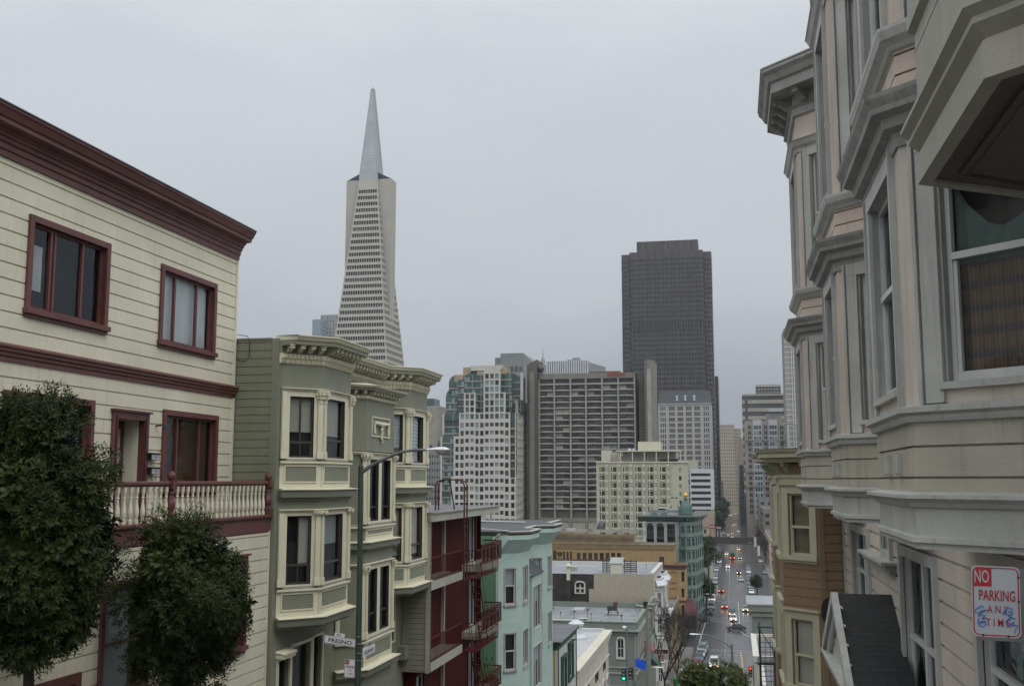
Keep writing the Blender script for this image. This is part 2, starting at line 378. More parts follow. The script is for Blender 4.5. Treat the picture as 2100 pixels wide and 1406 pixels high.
# a near window: frame (casing+sash+interior box) > pane, blind
def win(rt,F,u0,u1,z0,z1,casing='trim_cream',sash='dark_sash',cw=.1,cp=.04,sw=.05,rd=.1,mull=(),mw=.05,rail=None,sill=True,blind=None,bm='blind',slats=0,gl='glass',depth=.5,nm='window',label=None,top=None,topm=None,cap=0,sides=True):
    """u0..z1 is the opening in the wall"""
    b=MB()
    if cw:
        b.box(F,u0-cw,u0,z0-(cw if not sill else 0),z1+cw,-.01,cp,casing);b.box(F,u1,u1+cw,z0-(cw if not sill else 0),z1+cw,-.01,cp,casing)
        b.box(F,u0,u1,z1,z1+cw,-.01,cp-.003,casing)
        if cap: b.box(F,u0-cw-.03,u1+cw+.03,z1+cw,z1+cw+.04,-.01,cp+cap,casing)
        if sill: b.box(F,u0-cw-.03,u1+cw+.03,z0-.09,z0,-.01,cp+.05,casing);b.box(F,u0-cw,u1+cw,z0-.15,z0-.092,-.01,cp,casing)
        else: b.box(F,u0,u1,z0-cw,z0,-.01,cp-.003,casing)
    n0,n1=-rd,-rd+.045
    b.box(F,u0,u0+sw,z0,z1,n0,n1,sash);b.box(F,u1-sw,u1,z0,z1,n0,n1,sash)
    b.box(F,u0+sw,u1-sw,z0,z0+sw*1.3,n0,n1-.002,sash);b.box(F,u0+sw,u1-sw,z1-sw,z1,n0,n1-.002,sash)
    for f in mull:
        c=u0+(u1-u0)*f;b.box(F,c-mw/2,c+mw/2,z0+sw,z1-sw,n0,n1+.01,sash)
    if rail is not None:
        c=z0+(z1-z0)*rail;b.box(F,u0+sw,u1-sw,c-.025,c+.025,n0,n1+.015,sash)
        b.box(F,u0+sw,u0+sw+.03,z0+sw,c-.03,n0,n1-.01,sash);b.box(F,u1-sw-.03,u1-sw,z0+sw,c-.03,n0,n1-.01,sash)
    nb=-rd-depth  # dark room behind the glass
    b.poly([F.pt(u0,z0,nb),F.pt(u1,z0,nb),F.pt(u1,z1,nb),F.pt(u0,z1,nb)],'interior')
    for q in((u0,z0,u1,z0),(u1,z0,u1,z1),(u1,z1,u0,z1),(u0,z1,u0,z0)):
        b.poly([F.pt(q[0],q[1],-rd),F.pt(q[2],q[3],-rd),F.pt(q[2],q[3],nb),F.pt(q[0],q[1],nb)],'interior')
    w=b.build(nm,rt,label=label)
    g=MB();g.poly([F.pt(u0+.01,z0+.01,-rd+.012),F.pt(u1-.01,z0+.01,-rd+.012),F.pt(u1-.01,z1-.01,-rd+.012),F.pt(u0+.01,z1-.01,-rd+.012)],gl);g.build('pane',w)
    for bl in (blind or []):
        a,c,e,f,mm=bl;k=MB();U0=u0+(u1-u0)*a;U1=u0+(u1-u0)*c;Z0=z0+(z1-z0)*e;Z1=z0+(z1-z0)*f
        if slats:
            z=Z0
            while z<Z1-.001:
                k.poly([F.pt(U0,z,-rd-.05),F.pt(U1,z,-rd-.05),F.pt(U1,min(Z1,z+slats*.96),-rd-.075),F.pt(U0,min(Z1,z+slats*.96),-rd-.075)],mm);z+=slats
        else:
            nn=14;
            for i in range(nn):
                a0=U0+(U1-U0)*i/nn;a1=U0+(U1-U0)*(i+1)/nn;d0=-rd-.07-.015*math.sin(i*2.1);d1=-rd-.07-.015*math.sin((i+1)*2.1)
                sg=(lambda x:Z1-(Z1-Z0)*.62*math.sin(math.pi*min(1,max(0,(x-U0)/(U1-U0)*1.0)))) if mm=='teal_cloth' and Z1-Z0>.3 else (lambda x:Z1)
                k.poly([F.pt(a0,Z0,d0),F.pt(a1,Z0,d1),F.pt(a1,sg(a1),d1),F.pt(a0,sg(a0),d0)],mm,uv=[((a0-U0)/(U1-U0),0),((a1-U0)/(U1-U0),0),((a1-U0)/(U1-U0),1),((a0-U0)/(U1-U0),1)])
        k.build('blind' if slats else 'curtain',w)
    return w
GLM=['gl_dark','gl_dark','gl_mid','gl_mid','gl_dark','gl_mid','gl_light']
def panes(rt,rects,mats=None,d=.25,limit=100,frame=None,fm=None,name='window',sillm=None):
    """rects (Face,u0,u1,z0,z1) ; each is a window part of its own, past the limit one stuff part"""
    rest=MB();mats=mats or GLM
    for i,rc in enumerate(rects):
        F,u0,u1,z0,z1=rc[:5];m=rc[5] if len(rc)>5 else random.choice(mats)
        b=MB() if i<limit else rest
        b.poly([F.pt(u0,z0,-d),F.pt(u1,z0,-d),F.pt(u1,z1,-d),F.pt(u0,z1,-d)],m)
        if frame:
            w=frame;b.box(F,(u0+u1)/2-w/2,(u0+u1)/2+w/2,z0,z1,-d-.01,-d+.06,fm)
            b.box(F,u0,u1,(z0+z1)/2-w/2,(z0+z1)/2+w/2,-d-.01,-d+.05,fm)
        if sillm: b.box(F,u0-.08,u1+.08,z0-.12,z0,-.05,.1,sillm)
        if i<limit: b.build(name,rt)
    if rest.f: rest.build(name+'s',rt,kind='stuff')
def text(s,body,F,u,z,n,size,m,ex=.004,bold=0,sx=1,align='LEFT',shear=0,slope=0):
    """lettering appended as geometry of mesh builder s on Face F"""
    cu=bpy.data.curves.new('t','FONT');cu.body=body;cu.size=size;cu.extrude=ex;cu.offset=bold;cu.align_x=align;cu.resolution_u=3
    ob=bpy.data.objects.new('t',cu);COL.objects.link(ob);
    bpy.context.view_layer.update()
    ob2=ob.evaluated_get(bpy.context.evaluated_depsgraph_get());me=bpy.data.meshes.new_from_object(ob2)
    b=len(s.v);mi=s.mi(m)
    for v in me.vertices:
        s.v.append(F.pt(u+v.co.x*sx,z+v.co.y,n+v.co.z))
    for p in me.polygons: s.f.append(tuple(b+i for i in p.vertices));s.m.append(mi)
    bpy.data.objects.remove(ob);bpy.data.meshes.remove(me);bpy.data.curves.remove(cu)
def cyl_label(o,l,c): o['label']=l;o['category']=c
# ================================================================ LEFT 1 : cream clapboard house with maroon trim
h=root('cream_house',(-11.5,18,34.5),'cream clapboard house with maroon cornice and white balustraded balcony at far left','house')
XL=-11.5
FU=Face((XL,4),(XL,23.4));U=lambda y:y-4
bd=(.265,.028,.028)
ops=[(U(15.74),U(17.91),43.34,44.82),(U(20.01),U(22.22),43.34,44.82),(U(15.35),U(17.64),40.3,41.83),(U(18.5),U(19.5),39.66,41.66),(U(20.32),U(22.5),40.3,41.83)]
b=MB()
b.wall(FU,0,19.32,39.3,45.72,'cream',ops,board=bd,rv=.1,rvm='maroon')
b.box(FU,19.32,19.4,39.3,45.72,-.3,.03,'cream')
b.wall(Face((XL,23.4),(-19,23.4)),0,7,34,46,'cream',board=bd)
XB=-10.5
FB=Face((XB,4),(XB,23.4))
y0,z0=PX(215,1200,XB);lo=[(U(y0),U(y0)+1.35,36.85,38.62)]
ye,_=PX(500,1150,XB);lo.append((U(ye)-.95,U(ye)+.02,36.95,38.75))
yd,_=PX(75,1395,XB);ye2,_=PX(150,1395,XB);lo.append((U(yd),U(ye2),34.6,37.25))
yg,_=PX(480,1400,XB);lo.append((U(yg)-.9,U(yg)+.9,34.2,35.75))
b.wall(FB,0,19.34,33,39.34,'cream',lo,board=(.265,.028,.028),rv=.1,rvm='maroon')
b.box(FB,19.34,19.4,33,39.34,-.9,.02,'cream')
b.build('wall',h)
b=MB()
P=[(XL,4),(XL,23.4)]
b.sweep(P,[(.04,45.70),(.04,45.80),(.07,45.82),(.07,45.90),(.11,45.93),(.11,45.98),(.15,46.0),(.15,46.04),(.20,46.07),(.20,46.10),(.34,46.12),(.34,46.19),(.37,46.20),(.42,46.30),(.45,46.33),(.45,46.37)],'maroon',back=-.4)
b.sweep(P,[(.47,46.372),(.47,46.395)],'roof_grey',back=-.4)
b.sweep(P,[(.0,46.396),(.0,46.40)],'roof_dark',back=-9)
b.build('cornice',h)
b=MB();b.sweep(P,[(.03,42.40),(.03,42.47),(.06,42.49),(.06,42.53),(.10,42.56),(.10,42.60),(.13,42.62),(.13,42.65),(.02,42.70)],'maroon');b.build('string_course',h)
kw=dict(casing='maroon',sash='maroon',cw=.11,cp=.05,sill=True,rd=.1)
win(h,FU,*ops[0],mull=(.28,.33,.71),mw=.06,blind=[(.13,.24,.25,.78,'white_curtain')],label='upper window with a strip of white curtain at its left',**kw)
win(h,FU,*ops[1],mull=(.27,.70),mw=.06,blind=[(.02,.98,.02,.98,'white_curtain')],label='upper window with white curtains',**kw)
win(h,FU,*ops[2],mull=(.28,.72),mw=.06,blind=[(.02,.98,.02,.98,'blind_cool')],slats=.045,**kw)
win(h,FU,*ops[4],mull=(.28,.72),mw=.06,blind=[(.02,.98,.02,.98,'blind_brown')],slats=.05,label='window with brown wooden blinds beside the door',**kw)
# doorway: deep recess, door with blind
u0,u1,z0,z1=ops[3];b=MB()
for q,m in(((u0,z0,u0,z1),'maroon_dark'),((u1,z0,u1,z1),'cream')):
    b.poly([FU.pt(q[0],q[1],-.1),FU.pt(q[2],q[3],-.1),FU.pt(q[2],q[3],-.43),FU.pt(q[0],q[1],-.43)],m)
b.poly([FU.pt(u0,z1,-.1),FU.pt(u1,z1,-.1),FU.pt(u1,z1,-.43),FU.pt(u0,z1,-.43)],'cream')
for (a,c,e,f) in((u0-.14,u0,z0,z1+.14),(u1,u1+.14,z0,z1+.14),(u0,u1,z1,z1+.14)): b.box(FU,a,c,e,f,-.01,.05,'maroon')
for (a,c,e,f) in((u0-.05,u0,z0,z1+.05),(u1,u1+.05,z0,z1+.05)): b.box(FU,a,c,e,f,.05,.07,'maroon_dark')
b.box(FU,u0-.18,u1+.18,z1+.14,z1+.18,-.01,.1,'maroon')
b.build('door_frame',h)
d=MB();d.box(FU,u0,u1,z0,z1,-.46,-.42,'maroon');d=d.build('door',h)
g=MB();g.box(FU,u0+.14,u1-.14,z0+.3,z1-.16,-.42,-.415,'blind_cool')
z=z0+.32
while z<z1-.18: g.box(FU,u0+.14,u1-.14,z,z+.006,-.415,-.41,'grey_dirty');z+=.05
g.build('blind',d)
# lower windows
win(h,FB,*lo[0],rail=.48,blind=[(.02,.8,.02,.98,'blind_cool')],slats=.045,cap=.06,**kw)
win(h,FB,*lo[1],rail=.5,cap=.06,**kw)
w=win(h,FB,*lo[2],cap=0,casing='maroon',sash='maroon_dark',cw=.16,cp=.05,sill=False,rd=.15,nm='entrance_gate')
g=MB();u0,u1,z0,z1=lo[2]
for i in range(1,8): 
    c=u0+(u1-u0)*i/8;g.box(FB,c-.008,c+.008,z0,z1,-.06,-.045,'maroon')
for z in(z1-.25,z1-.33,z1-1.0,z1-1.6): g.box(FB,u0,u1,z,z+.02,-.07,-.055,'maroon')
g.build('bars',w)
win(h,FB,*lo[3],cap=.04,**kw)
# balcony
PB=[(XB-.02,4),(XB-.02,23.4)]
b=MB();b.cube(XL+.001,XB-.04,4,23.4,39.56,39.66,'maroon')
b.sweep(PB,[(.02,39.30),(.03,39.34),(.03,39.60),(.07,39.63),(.10,39.66),(.10,39.70),(-.02,39.72)],'maroon',back=-.1)
b.build('balcony_floor',h)
b=MB();b.sweep(PB,[(-.01,40.37),(.0,40.39),(.04,40.41),(.04,40.45),(.02,40.47),(-.08,40.47)],'maroon',back=-.1)
b.build('handrail',h)
prof=[(.042,0),(.042,.07),(.028,.075),(.03,.10),(.040,.14),(.046,.20),(.040,.27),(.026,.36),(.022,.44),(.032,.46),(.022,.48),(.026,.52),(.036,.56),(.036,.655)]
b=MB();b.lathe(0,0,prof,'cream',10);bal=b.build('baluster',None,smooth=False)
y=14.05;first=True
while y<23.2:
    if abs(y-18.93)>.12:
        o=bal if first else bal.copy()
        if not first: COL.objects.link(o)
        o.parent=h;w0=WL(h);o.location=(XB-.03-w0[0],y-w0[1],39.715-w0[2]);first=False
    y+=.205
pn=[(.085,0),(.085,.14),(.06,.15),(.055,.2),(.085,.27),(.088,.34),(.06,.44),(.05,.5),(.07,.53),(.05,.56),(.05,.6),(.075,.62),(.075,.74),(.045,.76),(.05,.78),(.075,.82),(.08,.87),(.065,.92),(.02,.95)]
for y in(18.93,23.32):
    b=MB();b.lathe(XB-.03,y,[(r,39.71+z) for r,z in pn],'maroon',14);b.cube(XB-.125,XB+.065,y-.095,y+.095,39.71,39.85,'maroon');b.cube(XB-.115,XB+.055,y-.085,y+.085,40.33,40.47,'maroon');b.build('newel_post',h,smooth=False)
# fittings that hang on the wall
def PL(px,py,X=XL): return PX(px,py,X)
y,z=PL(320,873);l=root('wall_lamp',(XL,y,z),'small black lamp on the cream wall between the door and the brown-blind window','lamp')
b=MB();b.tube([(XL,y,z),(XL+.12,y,z+.02),(XL+.2,y+.02,z-.02)],.02,'black_metal');b.tube([(XL+.2,y+.02,z+.03),(XL+.2,y+.02,z-.09)],[.03,.06],'black_metal',10);b.build('lamp_body',l)
for i,(px,py,lb) in enumerate(((316,936,'upper black mailbox with white face beside the recessed door'),(316,965,'lower black mailbox with white face beside the recessed door'),(213,952,'mailbox left of the recessed door, partly behind the leaves'))):
    y,z=PL(px,py,XL+.1);r=root('mailbox',(XL,y,z-.08),lb,'mailbox','mailboxes beside the door')
    b=MB();b.cube(XL+.02,XL+.13,y-.17,y+.17,z-.07,z+.05,'black_metal');b.cube(XL+.02,XL+.15,y-.18,y+.18,z+.05,z+.075,'black_metal');b.build('mailbox_body',r)
    b=MB();b.cube(XL+.131,XL+.136,y-.14,y+.15,z-.06,z+.04,'sign_white_shaded');b.lathe(0,0,[(.001,0)],'black_metal',3) if 0 else None;b.cube(XL+.137,XL+.14,y-.01,y+.03,z-.02,z+.01,'sign_black');b.build('front_plate',r)
    if i==1:
        b=MB()
        for dy in(-.08,.08): b.tube([(XL+.1,y+dy,z-.07),(XL+.1,y+dy,z-.18),(XL+.1,y+dy+.04,z-.18)],.007,'black_metal',6)
        b.build('newspaper_hook',r)
# loose cable at the corner of the two houses
c=root('roof_cable',(-11.45,23.5,43.9),'thin dark cable looped over the edge of the green side wall','cable')
b=MB();pts=[PY(x,y,23.43) for x,y in((483,800),(484,700),(483,685),(493,687),(508,689),(513,700),(512,728),(505,740),(493,741),(484,732),(483,715),(487,700))]
b.tube([(p[0],23.42-.01*i%3*.01,p[1]) for i,p in enumerate(pts)],.009,'black_metal',5);b.build('cable_run',c)

# ================================================================ LEFT 2 : sage green Victorian with two cream-trimmed bays
v=root('sage_victorian',(-10.4,28,33),'sage green Victorian house with two bays, cream columns and bracketed cornice','house')
XS=-10.4
bay1=[(XS,23.63),(-9.66,24.37),(-9.66,26.3),(XS,27.04)]
bay2=[(XS,30.72),(-9.66,31.46),(-9.66,33.4),(XS,34.1)]
bayM=[(XS,27.4),(-9.8,28.0),(-9.8,30.42),(XS,30.5)]
b=MB()
FS=Face((-19,23.45),(XS,23.45))
b.wall(FS,0,8.42,32,43.78,'sage_side',board=(.19,.018,.02))
b.box(FS,8.42,8.6,32,43.80,-.17,.02,'sage');b.box(FS,-.2,8.4,43.78,43.82,-.2,.02,'sage')
b.build('side_wall',v)
b=MB();FF=Face((XS,23.45),(XS,33.62))
zs1=35.6
gh=[(.35,1.0,33,36.35),(1.12,2.3,33,36.55),(2.45,3.05,33,36.6),(4.95,5.9,32.5,35.1),(8.2,8.55,35.6,38.0),(8.65,9.05,35.6,38.0)]
b.wall(FF,.17,.18,31,43.4,'sage');b.wall(FF,.18,10.17,31,43.3,'sage',gh,rv=.15,rvm='sage')
b.build('front_wall',v)
b=MB()
b.poly([(XS-.05,23.5,43.79),(XS-.05,33.6,43.79),(-19,33.6,43.79),(-19,23.5,43.79)],'roof_grey');b.build('roof',v)
PC=[(XS,23.47)]+bay1+bay2[:3]+[(XS,34.14)]
def dentils(b,P,z0,z1,out,w,gap,m,n0=.0,skip0=0):
    for i in range(skip0,len(P)-1):
        F=Face(P[i],P[i+1]);k=max(1,int(F.L/(w+gap)));st_=F.L/k
        for j in range(k): b.box(F,j*st_+gap/2,j*st_+gap/2+w,z0,z1,n0,out,m)
def brackets(b,P,z0,z1,out,w,pitch,m,n0=.0):
    for i in range(len(P)-1):
        F=Face(P[i],P[i+1]);k=max(1,round(F.L/pitch));st_=F.L/k
        if F.L<.3: continue
        for j in range(k):
            u=(j+.5)*st_;h_=z1-z0
            b.box(F,u-w/2-.012,u+w/2+.012,z1-.03,z1,n0,out+.01,m)
            b.hexa([F.pt(u-w/2,z0,n0),F.pt(u+w/2,z0,n0),F.pt(u+w/2,z0+h_*.15,n0+(out-n0)*.35),F.pt(u-w/2,z0+h_*.15,n0+(out-n0)*.35),F.pt(u-w/2,z1-.03,n0),F.pt(u+w/2,z1-.03,n0),F.pt(u+w/2,z1-.03,out),F.pt(u-w/2,z1-.03,out)],m)
            b.tube([F.pt(u-w/2-.003,z1-.07,out-.035),F.pt(u+w/2+.003,z1-.07,out-.035)],.03,m,8)
b=MB()
b.sweep(PC,[(.02,43.22),(.04,43.24),(.05,43.27),(.05,43.33),(.075,43.345),(.075,43.45),(.09,43.46)],'trim_cream')
dentils(b,PC,43.355,43.44,.115,.055,.042,'trim_cream',.07)
for i in range(len(PC)-1):
    F=Face(PC[i],PC[i+1]);k=int(F.L/.13)
    for j in range(k): b.tube([F.pt((j+.5)*F.L/k,43.25,.06),F.pt((j+.5)*F.L/k,43.33,.07)],[.015,.035],'trim_cream',6)
b.sweep(PC,[(.06,43.462),(.06,43.63),(.40,43.66)],'sage')
brackets(b,PC,43.48,43.655,.34,.10,.27,'trim_cream',.06)
b.sweep(PC,[(.40,43.66),(.40,43.735),(.415,43.75),(.415,43.762)],'sage',back=-.1)
b.sweep(PC,[(.42,43.762),(.46,43.83),(.49,43.85),(.49,43.875)],'trim_cream',back=-.1)
b.build('cornice',v)
def capital(b,c,z,h_,r=.075):
    x,y=c
    b.lathe(x,y,[(r*.8,z-h_),(r*.95,z-h_+.01),(r*.7,z-h_+.03),(r*.9,z-h_*.5),(r*1.5,z-.05),(r*1.75,z-.03),(r*1.75,z)],'trim_cream',8,.5)
    for k in range(8):
        a=k*math.pi/4+.2
        for (rr,zz,s_) in((1.15,z-h_*.55,.028),(1.5,z-h_*.25,.032)):
            X,Y=x+r*rr*math.cos(a),y+r*rr*math.sin(a);b.tube([(X,Y,zz-s_),(X+.02*math.cos(a),Y+.02*math.sin(a),zz+s_)],[s_*.9,s_*.5],'trim_cream',6)
def post(b,F,u,z0,z1,w=.12,n=.02,o=.07,m='trim_cream'):
    b.box(F,u-w/2,u+w/2,z0,z1,n,o,m);b.box(F,u-w/2-.02,u+w/2+.02,z0,z0+.17,n,o+.02,m)
    b.box(F,u-w/2+.035,u+w/2-.035,z0+.22,z1-.05,o,o+.008,m)
def storey(P,top,cap,wt,wb,sill,pb,faces,nm,caph=.3,cols=True,ledge=True,dbl=()):
    """top: where the sage band above starts ; cap moulding ; window top/bottom ; sill ; panel bottom"""
    s=MB()
    for i in faces:
        F=Face(P[i],P[i+1]);s.wall(F,0,F.L,cap,top,'sage')
        if F.L<.9: s.wall(F,0,F.L,pb,cap,'sage');continue
        op=faces[i]
        ops=[(a,c,wb,wt) for (a,c) in op]
        s.wall(F,0,F.L,sill,cap,'trim_cream',ops,n=.012,rv=.1,rvm='dark_sash')
        s.wall(F,0,F.L,pb,sill,'trim_cream',n=.012)
        if F.L>.6:
            s.box(F,.14,F.L-.14,pb+.16,sill-.12,.012,.018,'sage')
            for (a,c,e,f) in((.11,F.L-.11,pb+.13,pb+.16),(.11,F.L-.11,sill-.12,sill-.09)): s.box(F,a,c,e,f,.012,.035,'trim_cream')
            for a in(.11,F.L-.14): s.box(F,a,a+.03,pb+.16,sill-.12,.012,.035,'trim_cream')
    s.build('bay_wall',v)
    t=MB()
    t.sweep(P,[(.03,cap-.03),(.06,cap),(.09,cap+.02),(.09,cap+.035),(.02,cap+.045)],'trim_cream')
    t.sweep(P,[(.03,sill-.06),(.075,sill-.045),(.075,sill-.005),(.03,sill+.005)],'trim_cream');t.sweep(P,[(.015,sill+.006),(.05,sill+.012),(.03,sill+.06)],'sage')
    if ledge:
        t.sweep(P,[(.0,pb-.30),(.05,pb-.29),(.06,pb-.22),(.17,pb-.21),(.19,pb-.09),(.19,pb-.05)],'sage')
        t.sweep(P,[(.19,pb-.048),(.235,pb-.04),(.235,pb-.022),(.05,pb-.001)],'trim_cream')
    t.build('moulding',v)
    if cols:
        for i in faces:
            F=Face(P[i],P[i+1])
            if F.L<.6: continue
            for (u,q) in ((.07,0),(F.L-.07,1)):
                if i==0 and q==0: pass
                t=MB();post(t,F,u,sill+.06,cap-.03-.02);t.build('pilaster',v)
                c=F.pt(u,0,.05)
                if not(i==0 and q==0):
                    t=MB();capital(t,c[:2],cap-.01,caph,.062);t.build('capital',v)
    for i in faces:
        F=Face(P[i],P[i+1])
        for j,(a,c) in enumerate(faces[i]):
            k=dict(cw=0,sash='dark_sash',sill=False,rd=.1,sw=.035,depth=.15)
            yield F,a,c,wb,wt,i,j,k
fc={0:[(.22,.83)],1:[(.24,1.5)],2:[(.2,.85)]}
# top storey
for bi,P in enumerate((bay1,bay2)):
    for F,a,c,e,f,i,j,k in storey(P,43.3,42.62,42.46,41.02,40.93,40.30,fc,'a'):
        if bi==0:
            if i==0: win(v,F,a,c,e,f,mull=(.48,),mw=.03,rail=.25,blind=[(.02,.98,.42,.99,'blind')],slats=.03,**k)
            else: win(v,F,a,c,e,f,rail=.3,blind=[(.02,.98,.38,.99,'blind')],slats=.03,**k)
        else: win(v,F,a,c,e,f,rail=.28,blind=[(.02,.48,.02,.99,'white_curtain'),(.52,.98,.02,.99,'white_curtain')],slats=.11,**k)
# second storey
for bi,P in enumerate((bay1,bay2)):
    for F,a,c,e,f,i,j,k in storey(P,40.02,39.77,39.66,38.08,37.98,37.36,fc,'b',.1):
        bl=[(.55,.98,.3,.99,'blind')] if (bi==0 and i==0) else ([(.02,.98,.1,.99,'blind')] if bi==1 else [(.02,.98,.55,.99,'blind_cool')])
        win(v,F,a,c,e,f,rail=.28,mull=(.5,) if i==0 else (),mw=.025,blind=bl,slats=.035,label='lower bay window with a pale blind half drawn' if bi==0 and i==0 else None,**k)
b=MB()
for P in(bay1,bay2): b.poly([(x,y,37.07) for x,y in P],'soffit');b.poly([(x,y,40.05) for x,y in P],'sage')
b.build('bay_soffit',v)
# narrow middle bay
def Zm(py,px=760,X=-9.8): return PX(px,py,X)[1]
zc=Zm(822,770)   # cornice base
b=MB()
for i in range(3): F=Face(bayM[i],bayM[i+1]);b.wall(F,0,F.L,Zm(929),zc+.1,'sage')
F1=Face(bayM[1],bayM[2])
b.build('bay_wall',v)
b=MB()
b.sweep(bayM,[(.02,zc-.0),(.05,zc+.02),(.05,zc+.1)],'trim_cream');dentils(b,bayM,zc+.02,zc+.08,.08,.06,.05,'trim_cream',.04)
b.sweep(bayM,[(.03,zc+.1),(.03,zc+.22),(.26,zc+.24)],'sage');brackets(b,bayM,zc+.11,zc+.235,.2,.07,.26,'trim_cream',.03)
b.sweep(bayM,[(.26,zc+.24),(.26,zc+.29),(.29,zc+.3)],'sage');b.sweep(bayM,[(.29,zc+.3),(.33,zc+.345),(.34,zc+.37),(0,zc+.44)],'trim_cream')
b.build('bay_cornice',v)
b=MB();zt=Zm(856,765);zb=Zm(895,765)
for(a,c,e,f) in((.38,1.95,zb,zb+.035),(.38,1.95,zt,zt+.035)): b.box(F1,a,c,e,f,-.01,.03,'trim_cream')
for a in(.38,1.915): b.box(F1,a,a+.035,zb+.035,zt,-.01,.03,'trim_cream')
m=1.16;zg=zt-.14
b.tube([F1.pt(.55,zg,.03),F1.pt(.85,zg-.01,.04),F1.pt(m,zg-.03,.05),F1.pt(1.45,zg-.01,.04),F1.pt(1.78,zg,.03)],[.045,.055,.06,.055,.045],'trim_cream',8)
for k in range(9): b.tube([F1.pt(m+random.uniform(-.06,.06),zg-.02-k*.055,.03),F1.pt(m+random.uniform(-.1,.1),zg-.09-k*.055,.055)],[.05*(1-k*.06),.035],'trim_cream',6)
for a in(.56,1.77): b.tube([F1.pt(a,zg-.02,.03),F1.pt(a,zg-.3,.04)],[.03,.04],'trim_cream',8)
for k in range(12): b.tube([F1.pt(.58+k*.107,zg-.03,.06),F1.pt(.60+k*.107,zg+.04,.05)],.022,'trim_cream',5)
b.build('garland_panel',v)
mf={0:[],1:[(.28,1.05),(1.3,2.1)],2:[]}
zA=Zm(930,752);
for F,a,c,e,f,i,j,k in storey(bayM,Zm(925),zA,zA-.14,Zm(1068,760),Zm(1078,755),Zm(1108,752),mf,'m',.18):
    k['depth']=.4;k['sash']='black_metal';win(v,F,a,c,e,f,rail=.22,blind=[(.3,.42,.02,.98,'blind_cool'),(.55,.62,.02,.98,'blind_cool')],**k)
zB=Zm(1158,752)
for F,a,c,e,f,i,j,k in storey(bayM,Zm(1108,752)-.3,zB,zB-.14,Zm(1300,755),Zm(1312,752),Zm(1365,750),mf,'n',.22):
    k['depth']=.4;k['sash']='black_metal';win(v,F,a,c,e,f,rail=.3,blind=[(.3,.42,.35,.98,'blind_cool'),(.55,.62,.35,.98,'blind_cool')],**k)
b=MB();
for i in range(3): F=Face(bayM[i],bayM[i+1]);b.wall(F,0,F.L,31,Zm(1365,750)-.28,'sage')
b.build('bay_base',v)
# ground floor shopfront under the first bay, little porch roof
for i,o_ in enumerate(gh[:3]): win(v,FF,*o_,casing='trim_cream',sash='bronze_sash',cw=.055,cp=.05,sill=False,rd=.12,cap=.05 if i==1 else 0,rail=.35 if i!=1 else None)
for o_ in gh[4:]: win(v,FF,*o_,casing='trim_cream',sash='black_metal',cw=.05,cp=.04,sill=False,rd=.12)
b=MB();FP=Face((XS,27.5),(XS,29.4));b.box(FP,.25,1.5,35.62,35.72,0,.55,'trim_cream');b.box(FP,.3,1.45,35.4,35.62,0,.42,'trim_cream');b.box(FP,.4,1.35,35.25,35.4,0,.3,'sage')
for u in(.5,1.25): b.tube([FP.pt(u,35.25,.15),FP.pt(u,35.0,.1),FP.pt(u,34.75,.12)],[.1,.06,.05],'sage',8)
b.build('porch_hood',v)
b=MB();b.box(Face((XS,23.6),(XS,24.6)),.1,.75,36.42,36.55,0,.22,'trim_cream')
for k in range(8): b.tube([(XS,23.72+k*.085,36.56),(XS+.26,23.72+k*.085,36.52)],.04,'trim_cream',6)
b.build('door_hood',v)
b=MB();b.cube(XS,XS+.25,32.9,33.4,34.95,35.35,'sage');b.tube([(XS+.1,33.2,35.35),(XS+.12,33.2,36.0)],.03,'sage',6);b.tube([(XS+.05,33.45,35.3),(XS+.03,33.45,36.3)],.02,'black_metal',6);b.build('meter_box',v)
def block(rt,x0,x1,y0,y1,z0,z1,wm,rm='roof_grey',par=.5,holes={},rv=.25,nm='wall',rvm=None,board=None,sides='SEWN',rz=None):
    """four walls + roof. S faces the camera (-Y), W is the street side of left buildings (+X), E = -X"""
    b=MB();F={'S':Face((x0,y0),(x1,y0)),'W':Face((x1,y0),(x1,y1)),'N':Face((x1,y1),(x0,y1)),'E':Face((x0,y1),(x0,y0))}
    for k in sides: b.wall(F[k],0,F[k].L,z0,z1,wm,holes.get(k,()),rv=rv,rvm=rvm,board=board)
    b.build(nm,rt)
    r=MB();zr=(rz if rz is not None else z1-par);r.poly([(x0,y0,zr),(x1,y0,zr),(x1,y1,zr),(x0,y1,zr)],rm)
    if par>0:
        for (a,c,e,f) in((x0,x1,y0,y0+.25),(x0,x1,y1-.25,y1),(x0,x0+.25,y0+.25,y1-.25),(x1-.25,x1,y0+.25,y1-.25)): r.cube(a+.002,c-.002,e+.002,f-.002,zr,z1+.02,wm)
    r.build('roof',rt)
    return F
# ================================================================ LEFT 3 : dark red apartment block with balconies and fire escape
a=root('red_apartment',(-9.5,39,30),'dark red apartment block with stacked balconies between the sage and mint houses','house')
xo,xi,y0,y1=-9.45,-10.25,33.35,43.9;LV=[37.05,34.55,32.05]
b=MB()
b.wall(Face((-19,y0),(xo,y0)),0,19+xo,34.52,39.2,'greige',board=(.16,.012,.01));b.box(Face((-19,y0),(xo,y0)),9.38,9.5,34.5,39.2,-.1,.03,'greige_trim')
b.wall(Face((-19,y0+.3),(xo-.5,y0+.3)),0,9,28,34.52,'red_wall')
FR=Face((xi,y0+.1),(xi,y1-.3))
rh=[]
for z in LV: rh+=[(.5,1.9,z+.25,z+2.1),(8.0,9.1,z+.25,z+2.1)]
b.wall(FR,0,9.4,28,39.2,'red_wall',rh,rv=.1)
b.wall(Face((xi,y1-.3),(-19,y1-.3)),0,8,28,39.2,'red_wall')
b.wall(Face((xo,y0+.001),(xi,y0+.001)),0,.7,34.5,39.2,'red_wall')
b.cube(xi,xi+.12,37.45,37.58,28,39.1,'greige_trim');b.build('wall',a)
